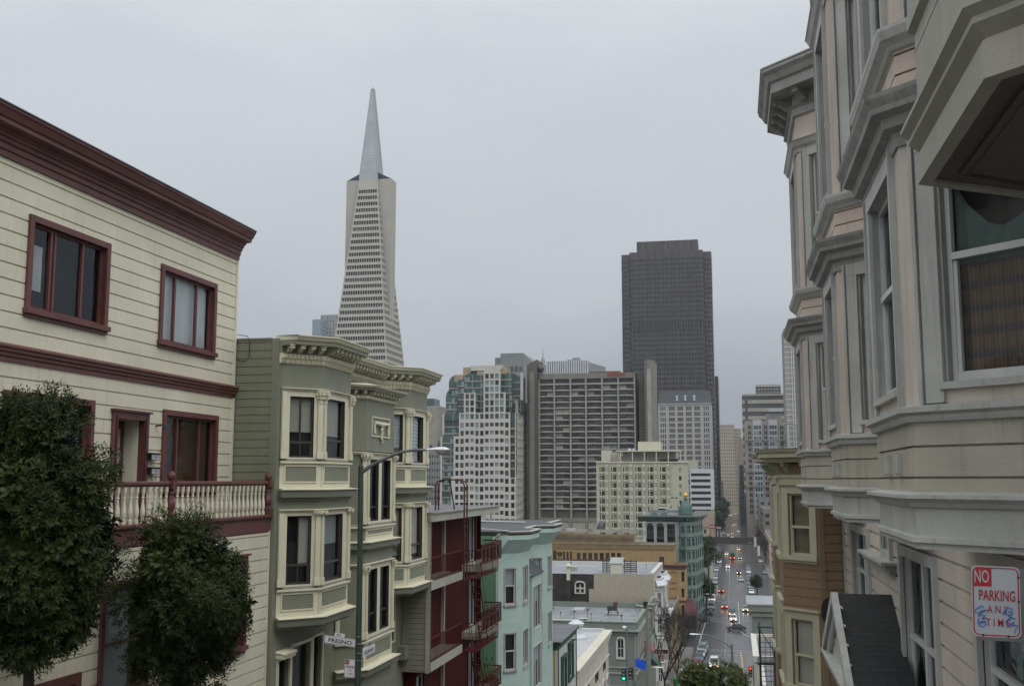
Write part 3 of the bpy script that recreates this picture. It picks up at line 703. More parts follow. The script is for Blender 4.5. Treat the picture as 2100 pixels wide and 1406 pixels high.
for hl in rh: win(a,FR,*hl,casing='red_metal',sash='grey_trim',cw=.06,cp=.03,sill=False,rd=.08,mull=(.5,),blind=[(.05,.95,.05,.98,'blind_cool')],slats=.1)
b=MB();b.poly([(xo+.1,y0-.1,39.45),(xo+.1,y1+.1,39.45),(-19,y1+.1,39.45),(-19,y0-.1,39.45)],'roof_grey')
b.box(Face((xo,y0-.1),(xo,y1+.1)),0,9.9,39.17,39.42,-.04,.06,'greige_trim');b.box(Face((xo,y0-.1),(xo,y1+.1)),-.02,9.92,39.42,39.47,-.05,.11,'greige');b.box(Face((-19,y0),(xo,y0)),0,9.54,39.17,39.46,-.01,.06,'greige')
b.poly([(xo+.04,y0,39.165),(xo+.04,y1,39.165),(-19,y1,39.165),(-19,y0,39.165)],'greige');b.build('roof',a)
for z in LV:
    for (p,q) in((y0+.02,37.4),(40.4,y1)):
        b=MB();b.cube(xi,xo,p,q,z-.02,z+.24,'greige_trim')
        k=b.build('balcony',a);g=MB();FBx=Face((xo-.03,p),(xo-.03,q));L_=q-p
        g.box(FBx,0,L_,z+.95,z+1.0,-.03,.02,'red_metal');g.box(FBx,0,L_,z+.3,z+.33,-.02,.01,'red_metal')
        n=int(L_/.13)
        for i in range(n+1): g.box(FBx,i*L_/n-.01,i*L_/n+.01,z+.25,z+.95,-.015,.005,'red_metal')
        if q==y1:
            F2=Face((xo,y1-.02),(xi,y1-.02));g.box(F2,0,.75,z+.95,z+1.,-.02,.02,'red_metal')
            for i in range(6): g.box(F2,i*.14,i*.14+.02,z+.25,z+.95,-.01,.01,'red_metal')
        g.build('railing',k)
b=MB();b.lathe(xo-.35,41.6,[(.15,32.3),(.22,32.6)],'awning_salmon',10)
pl=root('balcony_plant',(xo-.3,42,32.3),'small green pot plant on the lowest far balcony of the red block','plant')
b.build('pot',pl);b=MB()
for i in range(160):
    x,y,z=xo-.25+random.gauss(0,.18),41.9+random.gauss(0,.5),32.95+random.gauss(0,.22);d=Vector((random.uniform(-1,1),random.uniform(-1,1),random.uniform(-.3,1))).normalized()*.13;e=d.cross(Vector((0,0,1))).normalized()*.03
    b.poly([(x-d.x,y-d.y,z-d.z),(x+e.x,y+e.y,z),(x+d.x,y+d.y,z+d.z),(x-e.x,y-e.y,z)],'leaf_mid')
b.build('leaves',pl)
# fire escape
f=root('fire_escape',(-9.2,39,33),'dark red iron fire escape with roof ladder on the red apartment block','fire escape')
FE=Face((-9.15,37.5),(-9.15,41.3));fy0,fy1=37.5,41.2
for z in LV:
    b=MB();b.cube(xo-.02,-9.0,fy0,fy1,z-.03,z,'red_metal')
    for (P_,Q_) in(((-9.0,fy0),(-9.0,fy1)),((xo,fy0),(-9.0,fy0)),((-9.0,fy1),(xo,fy1))):
        G=Face(P_,Q_)
        for zz in(.45,.95): b.box(G,0,G.L,z+zz,z+zz+.025,-.012,.012,'red_metal')
        n=max(2,int(G.L/.16))
        for i in range(n+1): b.box(G,i*G.L/n-.008,i*G.L/n+.008,z,z+.95,-.008,.008,'red_metal')
    b.build('platform',f)
for z in LV[:2]:
    b=MB()
    for dx in(-9.05,-9.35):
        b.tube([(dx,38.2,z),(dx,39.7,z-2.5)],.018,'red_metal',5);b.tube([(dx,38.2,z+.8),(dx,39.7,z-1.7)],.01,'red_metal',5)
    for i in range(10): t=(i+.5)/10;b.box(Face((-9.35,38.2+1.5*t),(-9.05,38.2+1.5*t)),0,.3,z-2.5*t-.01,z-2.5*t+.01,-.08,.08,'red_metal')
    b.build('stair',f)
yl=PX(955,1050,-9.12)[0];b=MB()
yb=[PX(928,1010,-9.12)[0]]
for dy in(-.2,.2):
    b.tube([(-9.12,yl+dy,36.9),(-9.12,yl+dy,40.3),(-9.18,yl+dy,40.42),(-9.35,yl+dy,40.5),(-9.9,yl+dy,40.5),(-10.1,yl+dy,40.42),(-10.15,yl+dy,40.3),(-10.15,yl+dy,39.45)],.028,'rust_metal',6)
z=37.1
while z<40.3: b.tube([(-9.12,yl-.2,z),(-9.12,yl+.2,z)],.013,'rust_metal',5);z+=.3
for z in(39.75,40.05): b.tube([(-10.15,yl-.2,z),(-10.15,yl+.2,z)],.013,'rust_metal',5)
b.tube([(-9.75,yl+.2,40.5),(-9.6,yl+.3,39.46)],.025,'black_metal',5)
b.build('roof_ladder',f)

RA=a
# ================================================================ LEFT 4 : mint green house
m=root('mint_house',(-10.4,55,30),'mint green shingled house with two tall bays and dark flat roof','house')
XM=-10.4
mb1=[(XM,47.81),(-9.56,48.65),(-9.56,50.6),(XM,51.4)];mb2=[(XM,54.5),(-9.56,55.3),(-9.56,57.2),(XM,58.0)];mid=[(XM,51.55),(-9.62,51.6),(-9.62,54.35),(XM,54.4)]
bd=(.43,.012,.01);zt=37.5
b=MB();b.wall(Face((-19,47.6),(XM,47.6)),0,8.6,28,38.0,'green_side',board=(.28,.015,.012));b.box(Face((-19,47.6),(XM,47.6)),8.5,8.62,28,37.9,-.1,.03,'mint')
b.wall(Face((XM,47.6),(XM,62)),0,14.4,28,zt,'mint',board=bd);b.wall(Face((XM,62),(-19,62)),0,8,28,37.6,'mint')
b.build('wall',m)
def zz(px,py,Y): return PY(px,py,Y)[1]
wins=[(zz(1046,1232,48.2),zz(1046,1160,48.2)),(zz(1046,1366,48.2),zz(1046,1307,48.2)+.35)]
wins=[(34.96,36.52),(34.96-2.85,36.52-2.85)]
b=MB();hs={}
for P in(mb1,mb2):
    for i in range(3):
        F=Face(P[i],P[i+1]);hl=[]
        for (p,q) in wins: hl.append((.3,.86,p,q) if F.L<1.5 else (.45,1.5,p,q))
        b.wall(F,0,F.L,28,zt,'mint',hl,board=bd,rv=.06);hs[(P[0],i)]=(F,hl)
b.build('bay_wall',m)
for (k,i),(F,hl) in hs.items():
    for j,hq in enumerate(hl): win(m,F,*hq,casing='grey_dirty',sash='silver_sash',cw=.05,cp=.03,sill=True,rd=.06,rail=.52 if i!=1 else None,mull=(.5,) if i==1 else (),sw=.035,depth=.15,blind=[(.03,.97,.5,.98,'blind_cool')] if j==0 else [])
b=MB();zm=PX(1092,1180,-9.62)[1]
for i in range(3): F=Face(mid[i],mid[i+1]);hl=[(.35,2.5,zm-2.6,zm-.55),(.35,2.5,zm-5.4,zm-3.4)] if i==1 else [];b.wall(F,0,F.L,28,zm,'mint',hl,board=bd,rv=.08)
b.poly([(-9.55,51.5,zm+.02),(-9.55,54.45,zm+.02),(XM,54.45,zm+.75),(XM,51.5,zm+.75)],'roof_dark');b.poly([(-9.55,51.5,zm),(-9.55,51.5,zm+.02),(XM,51.5,zm+.75),(XM,51.5,zm)],'mint')
b.box(Face((-9.62,51.5),(-9.62,54.45)),0,2.95,zm-.03,zm+.03,0,.08,'darkgreen')
b.build('middle_bay',m)
F=Face(mid[1],mid[2])
for q in((.35,2.5,zm-2.6,zm-.55),(.35,2.5,zm-5.4,zm-3.4)): win(m,F,*q,casing='silver_sash',sash='silver_sash',cw=.04,cp=.03,sill=False,rd=.08,mull=(.33,.66),mw=.07,blind=[(.02,.98,.6,.98,'blind_cool')])
b=MB();Fw=Face((XM,47.6),(XM,62));q=(6.3,6.85,36.1,36.9);b.box(Fw,6.2,6.95,36.05,36.95,.0,.02,'mint_trim');b.box(Fw,6.3,6.85,36.1,36.9,.0,.03,'gl_dark');b.build('window',m)
PM=[(XM,47.62)]+mb1+mb2+[(XM,62)]
b=MB();b.sweep(PM,[(.02,zt-.28),(.42,zt+.30),(.46,zt+.32),(.46,zt+.52),(.40,zt+.53)],'mint',back=-.1)
b.sweep(PM,[(.44,zt+.53),(.52,zt+.6),(.52,zt+.66)],'concrete_dark',back=-.1);b.sweep(PM,[(.5,zt+.662),(.54,zt+.67),(.54,zt+.71)],'offwhite',back=.40)
ro=[(x+(.5 if x>XM+.1 else .52),y) for x,y in PM];b.poly([(x,y,zt+.69) for x,y in ro]+[(-19,62,zt+.69),(-19,47.6,zt+.69)],'roof_dark')
b.tube([(-10.0,47.8,zt+.72),(-12.5,49.5,zt+.78)],.03,'offwhite',5);b.tube([(-10.3,47.55,zt+.6),(-10.6,47.5,zt+.4),(-10.5,47.5,zt+.1)],.045,'offwhite',6)
b.build('roof',m)

RM_=m
# ================================================================ LEFT 5 : yellow sided house with dark green trim
g=root('yellow_house',(-10.4,68,24),'small house with yellow side wall, cream front and dark green trim','house')
XY=-10.4;zt=31.0
b=MB();b.wall(Face((-19,64),(XY,64)),0,8.6,20,zt,'yellow_side',board=(.33,.02,.015));b.box(Face((-19,64),(XY,64)),8.45,8.6,20,zt,0,.04,'offwhite')
FY=Face((XY,64),(XY,71.5));yh=[(1.3,2.7,28.0,29.8),(4.0,5.6,28.2,30.2),(1.3,2.7,24.5,26.8),(4.0,5.6,24.5,26.8)];b.wall(FY,0,7.5,20,zt,'offwhite',yh,rv=.1)
b.wall(Face((XY,71.5),(-19,71.5)),0,8,20,zt,'offwhite');b.build('wall',g)
for q in yh: win(g,FY,*q,casing='darkgreen',sash='darkgreen',cw=.18,cp=.12,sill=True,rd=.1,mull=(.5,),rail=.4,cap=.12)
b=MB();PYl=[(XY,64),(XY,71.5)];b.sweep([(XY-6,64)]+PYl,[(.02,zt-.45),(.06,zt-.4),(.06,zt-.2),(.2,zt-.12),(.22,zt),(.28,zt+.06)],'darkgreen',back=-.1);b.poly([(XY+.27,63.73,zt+.07),(XY+.27,71.6,zt+.07),(-19,71.6,zt+.07),(-19,63.73,zt+.07)],'roof_grey')
b.box(FY,-.0,.16,20,zt-.45,0,.05,'darkgreen');b.box(FY,7.36,7.5,20,zt-.45,0,.05,'darkgreen');b.tube([(-11.6,66,zt+.08),(-11.6,66,zt+.3)],[.1,.2],'roof_dark',8)
b.build('roof',g)
# ================================================================ LEFT 6 : low white-roofed building
w=root('white_roof_building',(-11,85,20),'low cream plaster building with a wide white ribbed roof','building')
XW=-11;zt=27.62;FW_=Face((XW,74.8),(XW,95))
wh=[(5.2,7.6,24.7,25.5),(11.,13.2,24.7,25.5),(16.2,18.2,24.7,25.5)]
b=MB();b.wall(FW_,0,20.2,16,zt,'stucco',wh,rv=.3,rvm='concrete_dark');b.wall(Face((-26,74.8),(XW,74.8)),0,15,16,zt,'stucco')
b.wall(Face((XW,95),(-26,95)),0,15,16,zt,'stucco')
for i in range(7):
    u=2.6+i*2.7
    n=10;pts=[(u-.7,21.5),(u+.7,21.5)]+[(u+.7*math.cos(math.pi*k/n),23.2+.9*math.sin(math.pi*k/n)) for k in range(n+1)]
    b.poly([FW_.pt(p,q,.01) for p,q in pts],'gl_dark');b.sweep([(0,0),(1,0)],[(0,0)],'stucco') if 0 else None
    ar=[FW_.pt(u+.78*math.cos(math.pi*k/n),23.2+.98*math.sin(math.pi*k/n),.06) for k in range(n+1)];b.tube(ar,.1,'offwhite',6)
b.build('wall',w)
panes(w,[(FW_,*q,'gl_dark') for q in wh],d=.28)
b=MB();b.sweep([(-26,74.8),(XW,74.8),(XW,95)],[(.02,zt-1.0),(.08,zt-.95),(.08,zt-.75),(.16,zt-.65),(.16,zt-.5),(.3,zt-.38),(.3,zt-.2),(.36,zt-.1),(.36,zt+.02)],'stucco',back=-.4)
b.sweep([(XW,74.8),(XW,95)],[(.03,zt-2.15),(.1,zt-2.1),(.1,zt-2.0)],'offwhite')
i=0;y=75.2
while y<94.9:
    b.poly([(-26,y,zt-.16),(XW-.4,y,zt-.16),(XW-.4,y+.62,zt-.16),(-26,y+.62,zt-.16)],'white_panel');b.poly([(-26,y+.62,zt-.16),(XW-.4,y+.62,zt-.16),(XW-.4,y+.66,zt-.11),(-26,y+.66,zt-.11)],'white_panel');b.poly([(-26,y+.66,zt-.11),(XW-.4,y+.66,zt-.11),(XW-.4,y+.7,zt-.16),(-26,y+.7,zt-.16)],'white_panel');y+=.7
b.cube(-26,XW-.3,94.6,94.95,zt-.2,zt+.12,'white_band')
b.build('roof',w)
vx,vz=PY(1182,1300,90);vt=root('roof_vent',(vx,90,zt-.15),'white turbine-like roof vent on the white ribbed roof','roof vent')
b=MB();b.lathe(vx,90,[(.85,zt-.15),(.85,zt+.05),(.45,zt+.3),(.42,zt+.9),(.6,zt+.95),(.66,zt+1.15),(.2,zt+1.4)],'white_band',14);b.build('vent_hood',vt)
RW=w
# ================================================================ LEFT 7 : grey green corner building
q=root('greygreen_building',(-11.5,140,12),'grey green two storey corner building with cornice and pale gravel roof','building')
zc=PX(1305,1293,-11.5)[1]
xa=PY(1262,1340,127)[0];xb_=PY(1284,1340,127)[0];zw0=PY(1272,1346,127)[1];zw1=PY(1272,1312,127)[1]
FSg=Face((-40,127),(-11.5,127));FWg=Face((-11.5,127),(-11.5,156))
hS=[(xa+40.3,xb_+40-.3,zw0,zw1)];hW=[(2+i*3.4,3.2+i*3.4,zw0-.2,zw1+.3) for i in range(8)]
F=block(q,-40,-11.5,127,156,5,zc,'greygreen','roof_white',.7,{'S':hS,'W':hW},rv=.2)
panes(q,[(FSg,*hS[0],'gl_dark')]+[(FWg,*k,'gl_dark') for k in hW],d=.18,frame=.07,fm='white_sash')
b=MB();PP=[(-40,127),(-11.5,127),(-11.5,156)]
b.sweep(PP,[(.02,zc-.45),(.1,zc-.4),(.1,zc-.2),(.25,zc-.12),(.42,zc),(.42,zc+.1),(.08,zc+.2),(.05,zc+.9),(.14,zc+.95),(.14,zc+1.05),(-.3,zc+1.06)],'greygreen',back=-.32)
b.sweep(PP,[(.425,zc-.02),(.46,zc+.0),(.46,zc+.09)],'greygreen_trim',back=.41)
dentils(b,PP,zc-.42,zc-.22,.17,.12,.16,'greygreen_trim',.08)
for zz_ in(zw0-1.35,zw0-2.0): b.sweep(PP,[(.02,zz_),(.12,zz_+.1),(.12,zz_+.2),(.02,zz_+.25)],'greygreen_trim')
b.build('cornice',q)
b=MB();a0,a1,c0,c1=hS[0];cm=(a0+a1)/2
for (p,r_) in((a0-.22,a0),(a1,a1+.22)): b.box(FSg,p,r_,c0-.25,c1,0,.1,'offwhite')
b.box(FSg,a0,a1,c0-.25,c0,0,.12,'offwhite');b.tube([FSg.pt(cm+(a1-a0+.22)/2*math.cos(math.pi*k/8),c1+.32*math.sin(math.pi*k/8),.04) for k in range(9)],.13,'offwhite',6)
for (p,r_,s_,t_) in hW: b.box(FWg,p-.15,p,s_-.1,t_+.1,0,.09,'offwhite');b.box(FWg,r_,r_+.15,s_-.1,t_+.1,0,.09,'offwhite');b.box(FWg,p-.2,r_+.2,t_+.1,t_+.3,0,.14,'offwhite')
b.box(FSg,28.3,28.5,5,zc-.5,0,.08,'greygreen_trim');b.build('window_casing',q)
b=MB();b.box(FSg,a0-2.0,a1+1.2,5,zw0-3.4,-.02,.02,'sign_black');b.box(FSg,a0-2.2,a1+1.4,zw0-3.4,zw0-3.2,0,.2,'greygreen_trim');b.box(FSg,a0-1.9,a1+.6,5,zw0-4.6,.02,.04,'maroon_dark');b.build('garage_door',q)
b=MB()
rx=lambda px,py,Y:PY(px,py,Y)
zr=zc-.7+.02
for (x0,x1,y0_,y1_,h_) in((-24,-20,136,139,.35),(-25,-23.5,131,134,.2),(-22,-20.5,148,151,.5)): b.cube(x0,x1,y0_,y1_,zr,zr+h_,'white_panel')
b.cube(-30,-19.5,128.5,130.5,zr,zr+.3,'white_band')
for (x,y) in((-18.5,135),(-19.5,145),(-14.5,140),(-17,150),(-21,143)): b.tube([(x,y,zr),(x,y,zr+.8)],.09,'greige',6);b.tube([(x,y,zr+.8),(x,y,zr+.95)],.16,'black_metal',6)
b.build('roof_equipment',q)
RQ=q
t=root('roof_box',(-16.4,147,zr),'rusty brown box on legs standing on the gravel roof','roof box')
b=MB()
for (dx,dy) in((-.7,0),(.7,0),(-.7,1),(.7,1)): b.tube([(-16.4+dx,147+dy,zr),(-16.4+dx*.7,147+dy,zr+.7)],.05,'redbrown',5)
b.cube(-17.1,-15.9,146.8,148.2,zr+.6,zr+1.2,'roof_dark');b.cube(-16.3,-15.8,147,148,zr+1.2,zr+1.7,'redbrown');b.build('box_body',t)
# ================================================================ LEFT 8 : brick party wall building with white street bays
k=root('brick_wall_building',(-16,165,12),'building with blank beige brick side wall, tar-black left half and white street bays','building')
Yb=157;FSb=Face((-34,Yb),(-11.5,Yb));xs=PY(1218,1200,Yb)[0];zt=PY(1280,1176,Yb)[1]
b=MB();ah=[PY(1180,1214,Yb),PY(1199,1197,Yb)];hh=[(ah[0][0]+34,ah[1][0]+34,ah[0][1],ah[1][1])]
b.wall(FSb,0,xs+34,5,zt-.1,'tar_wall',hh,rv=.3);b.wall(FSb,xs+34,22.5,5,zt,'brick_beige',n=.05)
b.wall(Face((-11.5,Yb),(-11.5,176)),0,19,5,zt,'offwhite')
xp=PY(1166,1180,Yb)[0]+34;b.box(FSb,xp-.25,xp+.25,zt-1.0,zt+.9,-.1,.3,'hotel_light');b.lathe(xp-34,Yb-.1,[(.45,zt+.9),(.5,zt+1.0),(.1,zt+1.4)],'hotel_light',10)
b.box(FSb,xp-.35,xp+.35,5,zt-1.0,0,.35,'tar_wall')
for (p,r_) in((1158,1165),(1208,1212)): x_=PY(p,1215,Yb)[0]+34;b.box(FSb,x_,x_+.8,10,zt-2.2,0,.12,'tar_wall' if p<1200 else 'brick_beige')
b.build('wall',k)
panes(k,[(FSb,*hh[0],'gl_dark')],d=.25,frame=.22,fm='hotel_light')
b=MB();u0,u1,c0,c1=hh[0]
b.tube([FSb.pt((u0+u1)/2+(u1-u0)/2*math.cos(math.pi*j/8),c1+.35*math.sin(math.pi*j/8),.04) for j in range(9)],.12,'hotel_light',6)
for p in(u0,u1): b.box(FSb,p-.1,p+.1,c0,c1,0,.1,'hotel_light')
b.box(FSb,u0-.1,u1+.1,c0-.15,c0,0,.12,'hotel_light');b.build('window_casing',k)
b=MB();b.poly([(-34,Yb,zt-.15),(-11.5,Yb,zt-.15),(-11.5,176,zt-.15),(-34,176,zt-.15)],'roof_white');b.cube(-34,-11.5,175.8,176.2,zt-.3,zt+.3,'offwhite')
b.cube(-12.1,-11.5,Yb,176,zt-.1,zt+.25,'offwhite')
b.build('roof',k)
t=root('roof_stairhead',(PY(1265,1160,160)[0],160,zt),'cream box-shaped stairhead with sloping grey roof on the pale roof','roof hut')
x0=PY(1253,1160,160)[0];x1=PY(1277,1160,160)[0];b=MB();b.cube(x0,x1,159,161,zt-.15,zt+1.25,'hotel_light');b.hexa([(x0-.1,158.9,zt+1.25),(x1+.1,158.9,zt+1.25),(x1+.1,161.1,zt+1.95),(x0-.1,161.1,zt+1.95),(x0-.1,158.9,zt+1.33),(x1+.1,158.9,zt+1.33),(x1+.1,161.1,zt+2.03),(x0-.1,161.1,zt+2.03)],'grey_far');b.build('hut_body',t)
t=root('roof_rack',(x0-1.5,161,zt),'black slatted rack beside the cream roof hut','rack')
b=MB()
for (s0,s1) in((PY(1236,1160,161)[0],x0-.15),(x1+.15,PY(1306,1160,161)[0])):
    for i in range(6): b.cube(s0,s1,160.8,161,zt+.02+i*.28,zt+.14+i*.28,'black_metal')
    for p in(s0,(s0+s1)/2,s1-.1): b.cube(p,p+.1,160.7,160.8,zt-.15,zt+1.75,'black_metal')
b.build('rack_slats',t)
RK=k
# white victorian bays on the street face
def zx(px,py,X): return PX(px,py,X)[1]
for (ya,yb2,xf) in((158.5,164,-10.5),(167,173,-10.5)):
    P=[(-11.5,ya),(xf,ya+1),(xf,yb2-1),(-11.5,yb2)];b=MB();zb=zt-1.9
    hs=[]
    for i in range(3):
        F=Face(P[i],P[i+1]);hl=[(F.L*.3,F.L*.75,zb-.9-2.1-j*3.4,zb-.9-j*3.4) for j in range(4)];b.wall(F,0,F.L,GZ(160)+3,zb,'offwhite',hl,rv=.15);hs+=[(F,*z_,random.choice(['gl_dark','gl_mid'])) for z_ in hl]
    for j in range(4): b.sweep(P,[(.02,zb-.6-j*3.4),(.15,zb-.5-j*3.4),(.15,zb-.4-j*3.4)],'offwhite')
    b.sweep(P,[(.02,zb-.1),(.5,zb+.1),(.5,zb+.25),(-.3,zb+1.2)],'white_band');b.build('street_bay',k)
    panes(k,hs,d=.12,frame=.07,fm='white_sash')
# ================================================================ low block by the corner, its hotel sign and awnings
lw=root('corner_shop_building',(-12,200,5),'low tan shop building with white canopy before the crossing','building')
block(lw,-26,-11.6,176.5,226,2,PX(1372,1262,-11.5)[1]-.5,'ochre_dark','roof_grey',.6)
b=MB();zc=PX(1372,1246,-11.5)[1];b.sweep([(-11.6,178),(-11.6,192)],[(.0,zc-.5),(.8,zc-.3),(.8,zc-.1)],'white_band');b.build('canopy',lw)
s=root('hotel_sign',(-10.6,178,16),'tall black vertical hotel sign with square cream letters','sign')
Ysg=155;xL,zT=PY(1366,1257,Ysg);xR,zB=PY(1373.5,1313,Ysg);FSn=Face((xL,Ysg),(xR,Ysg));w_=xR-xL
b=MB();b.box(FSn,0,w_,zB,zT,-.3,0,'sign_black');b.build('sign_board',s)
b=MB();b.box(FSn,.12,w_-.12,zT-.62,zT-.12,.0,.03,'hotel_light')
for i,chx in enumerate('HOTELHOTEL'[:9]):
    text(b,chx,FSn,w_/2,zT-1.1-i*.42,.03,.36,'hotel_light',.01,align='CENTER')
b.build('lettering',s)
b=MB();b.cube(-11.5,xL,Ysg-.2,Ysg-.1,zT-1,zT-.9,'black_metal');b.cube(-11.5,xL,Ysg-.2,Ysg-.1,zB+.6,zB+.7,'black_metal');b.build('bracket',s)
s=root('shop_sign',(-10.5,172,10),'white shop sign board with a dark red heading, behind the bare tree','sign')
Y2=150;x0,z1=PY(1336,1331,Y2);x1,z0=PY(1370,1352,Y2);Fq=Face((x0,Y2),(x1,Y2));b=MB();b.box(Fq,0,x1-x0,z0,z1,-.2,0,'sign_white_shaded');b.box(Fq,0,x1-x0,z1-.45,z1+.05,0,.02,'awning_red');b.build('sign_board',s)
b=MB();text(b,'HUNAN',Fq,.1,z1-.38,.025,.4,'hotel_light',.01)
for i in range(3): b.box(Fq,1.0,1.7,z1-.85-i*.3,z1-.7-i*.3,0,.02,'sign_red')
b.build('lettering',s)
for (nm,px0,px1,pt,pb,Y,mt,lab) in(('awning',1328,1340,1313,1337,138,'awning_salmon','salmon pink awning on the white bay building'),('awning',1336,1352,1349,1364,142,'awning_green','dark green awning under the white shop sign')):
    x0,z1=PY(px0,pt,Y);x1,z0=PY(px1,pb,Y);r=root(nm,(x0,Y,z0),lab,'awning');b=MB()
    b.hexa([(x0-2,Y,z0),(x1,Y,z0),(x1,Y+3,z0),(x0-2,Y+3,z0),(x0-2,Y,z1),(x0,Y,z1),(x0,Y+3,z1),(x0-2,Y+3,z1)],mt);b.build('awning_cloth',r)
x0,z1=PY(1303,1349,120);x1,z0=PY(1326,1376,120);r=root('banner',(x0,120,z0),'bright blue banner hung on the pole at the grey green corner','banner')
b=MB();b.hexa([(x0,119.8,z0+.5),(x1,120.3,z0),(x1,120.35,z0),(x0,119.85,z0+.5),(x0,119.8,z1),(x1,120.3,z1-.25),(x1,120.35,z1-.25),(x0,119.85,z1)],'blue_cloth');b.build('banner_cloth',r)
# ================================================================ ochre building with stepped top storey
o=root('ochre_building',(-20,268,5),'ochre plaster building with red brown bands and set-back top storey','building')
Y0=265;x1,zt=PY(1405,1159,Y0);x0=PY(1100,1159,Y0)[0];Fo=Face((x0,Y0),(x1,Y0))
hs=[]
def rectpx(F,Y,a,b_,c,d):  # px rect on a camera-facing plane
    xa,za=PY(a,d,Y);xb,zb=PY(b_,c,Y);return (xa-F.p[0],xb-F.p[0],za,zb)
for (c,d) in((1173,1192),(1206,1226),(1238,1256)): hs.append(rectpx(Fo,Y0,1376,1387,c,d))
hd=[rectpx(Fo,Y0,1398,1403,c,d) for (c,d) in((1172,1192),(1206,1224),(1240,1262))]
block(o,x0,x1,Y0,275,0,zt,'ochre','roof_brown',.6,{'S':hd},rv=.3)
b=MB()
for q in hs: b.box(Fo,q[0],q[1],q[2],q[3],.0,.06,'ochre');b.box(Fo,q[0]-.15,q[1]+.15,q[2]-.2,q[2],0,.2,'ochre_dark');b.tube([Fo.pt((q[0]+q[1])/2+(q[1]-q[0])/2*1.15*math.cos(math.pi*j/6),q[3]+.25*math.sin(math.pi*j/6)-.1,.1) for j in range(7)],.13,'ochre_dark',5)
b.build('blind_window',o);panes(o,[(Fo,*q,'gl_dark') for q in hd],d=.25)
b=MB();PP=[(x0,Y0),(x1,Y0),(x1,275)]
b.sweep(PP,[(.02,zt-.9),(.2,zt-.8),(.2,zt-.3),(.5,zt-.1),(.5,zt+.15),(-.5,zt+.2)],'redbrown');
for py in(1232,1263): z_=PY(1395,py,Y0)[1];b.sweep(PP,[(.02,z_-.35),(.12,z_-.3),(.12,z_+.25)],'redbrown')
# rising band towards the left
xa,za=PY(1279,1150,Y0);b.box(Face((x0,Y0),(xa,Y0)),0,xa-x0,za-.8,za+.3,0,.3,'redbrown');xe,ze=PY(1330,1158,Y0)
b.hexa([(xa,Y0-.3,za-.8),(xe,Y0-.3,ze-.8),(xe,Y0+.3,ze-.8),(xa,Y0+.3,za-.8),(xa,Y0-.3,za+.3),(xe,Y0-.3,ze+.2),(xe,Y0+.3,ze+.2),(xa,Y0+.3,za+.3)],'redbrown')
b.wall(Face((x0,Y0+.05),(xa,Y0+.05)),0,xa-x0,zt,za,'ochre');b.build('cornice',o)
Yu=272;xu0=PY(1090,1130,Yu)[0];pts=[]
prof=[(1090,1109,1085),(1150,1110,1085),(1185,1112,1087),(1215,1115,1090),(1260,1117,1092),(1300,1120,1097)]
Fu=Face((xu0,Yu),(PY(1381,1130,Yu)[0],Yu));zt2=PY(1200,1109,Yu)[1];zr2=PY(1381,1117,Yu)[1]
uh=[]
for i in range(8): uh.append(rectpx(Fu,Yu,1183+i*11.8,1190.5+i*11.8,1133,1150))
uh+=[rectpx(Fu,Yu,1134,1141,1128,1152)]+[rectpx(Fu,Yu,1155+i*7,1159+i*7,1130,1152) for i in range(3)]+[rectpx(Fu,Yu,1352,1362,1141,1159)]
b=MB();b.wall(Fu,0,Fu.L,zt-.6,zr2,'ochre',uh,rv=.3);b.wall(Face(Fu.q,(Fu.q[0],284)),0,12,zt-.6,zr2,'ochre');b.build('upper_wall',o)
panes(o,[(Fu,*q,random.choice(['gl_dark','gl_mid'])) for q in uh],d=.25,frame=.08,fm='redbrown')
b=MB();b.sweep([Fu.p,Fu.q,(Fu.q[0],284)],[(.02,zr2-1.3),(.12,zr2-1.2),(.12,zr2-.1),(.2,zr2)],'ochre_dark',back=-.5)
b.poly([(xu0,Yu,zr2-.02),(Fu.q[0],Yu,zr2-.02),(Fu.q[0],284,zr2-.02),(xu0,284,zr2-.02)],'roof_brown')
xm=PY(1302,1100,Yu)[0];zm1=PY(1200,1088,276)[1]
for i in range(60):
    xx0=xu0+(xm-xu0)*i/60;xx1=xu0+(xm-xu0)*(i+1)/60
    dz=lambda x:.35*math.cos((x-xu0)*.16)
    b.poly([(xx0,Yu+.6,zr2),(xx1,Yu+.6,zr2),(xx1,Yu+1.4,zm1-.3+dz(xx1)),(xx0,Yu+1.4,zm1-.3+dz(xx0))],'ochre_dark');b.box(Face((xx0,Yu+.9),(xx1,Yu+.9)),0,.08,zr2,zm1-.4+dz(xx0),0,.25,'roof_brown')
b.poly([(xu0,Yu+1.4,zm1),(xm,Yu+1.4,zm1-.3),(xm,290,zm1-.3),(xu0,290,zm1)],'roof_brown')
for (p,q_) in((1140,1158),(1165,1180),(1206,1214),(1262,1275)):
    xx,_=PY(p,1090,278);x2,_=PY(q_,1090,278);b.cube(xx,x2,277,279,zm1-.2,zm1+.5,random.choice(['concrete_light','white_panel','concrete']))
b.build('upper_roof',o)
t=root('topiary_tree',(PY(1148,1140,Yu-1)[0],Yu-1,PY(1148,1150,Yu-1)[1]),'small round topiary tree on the ochre roof terrace','tree')
x_,z_=PY(1148,1152,Yu-1);b=MB();b.tube([(x_,Yu-1,z_),(x_,Yu-1,z_+1.6)],.08,'bark',5);b.build('trunk',t)
b=MB()
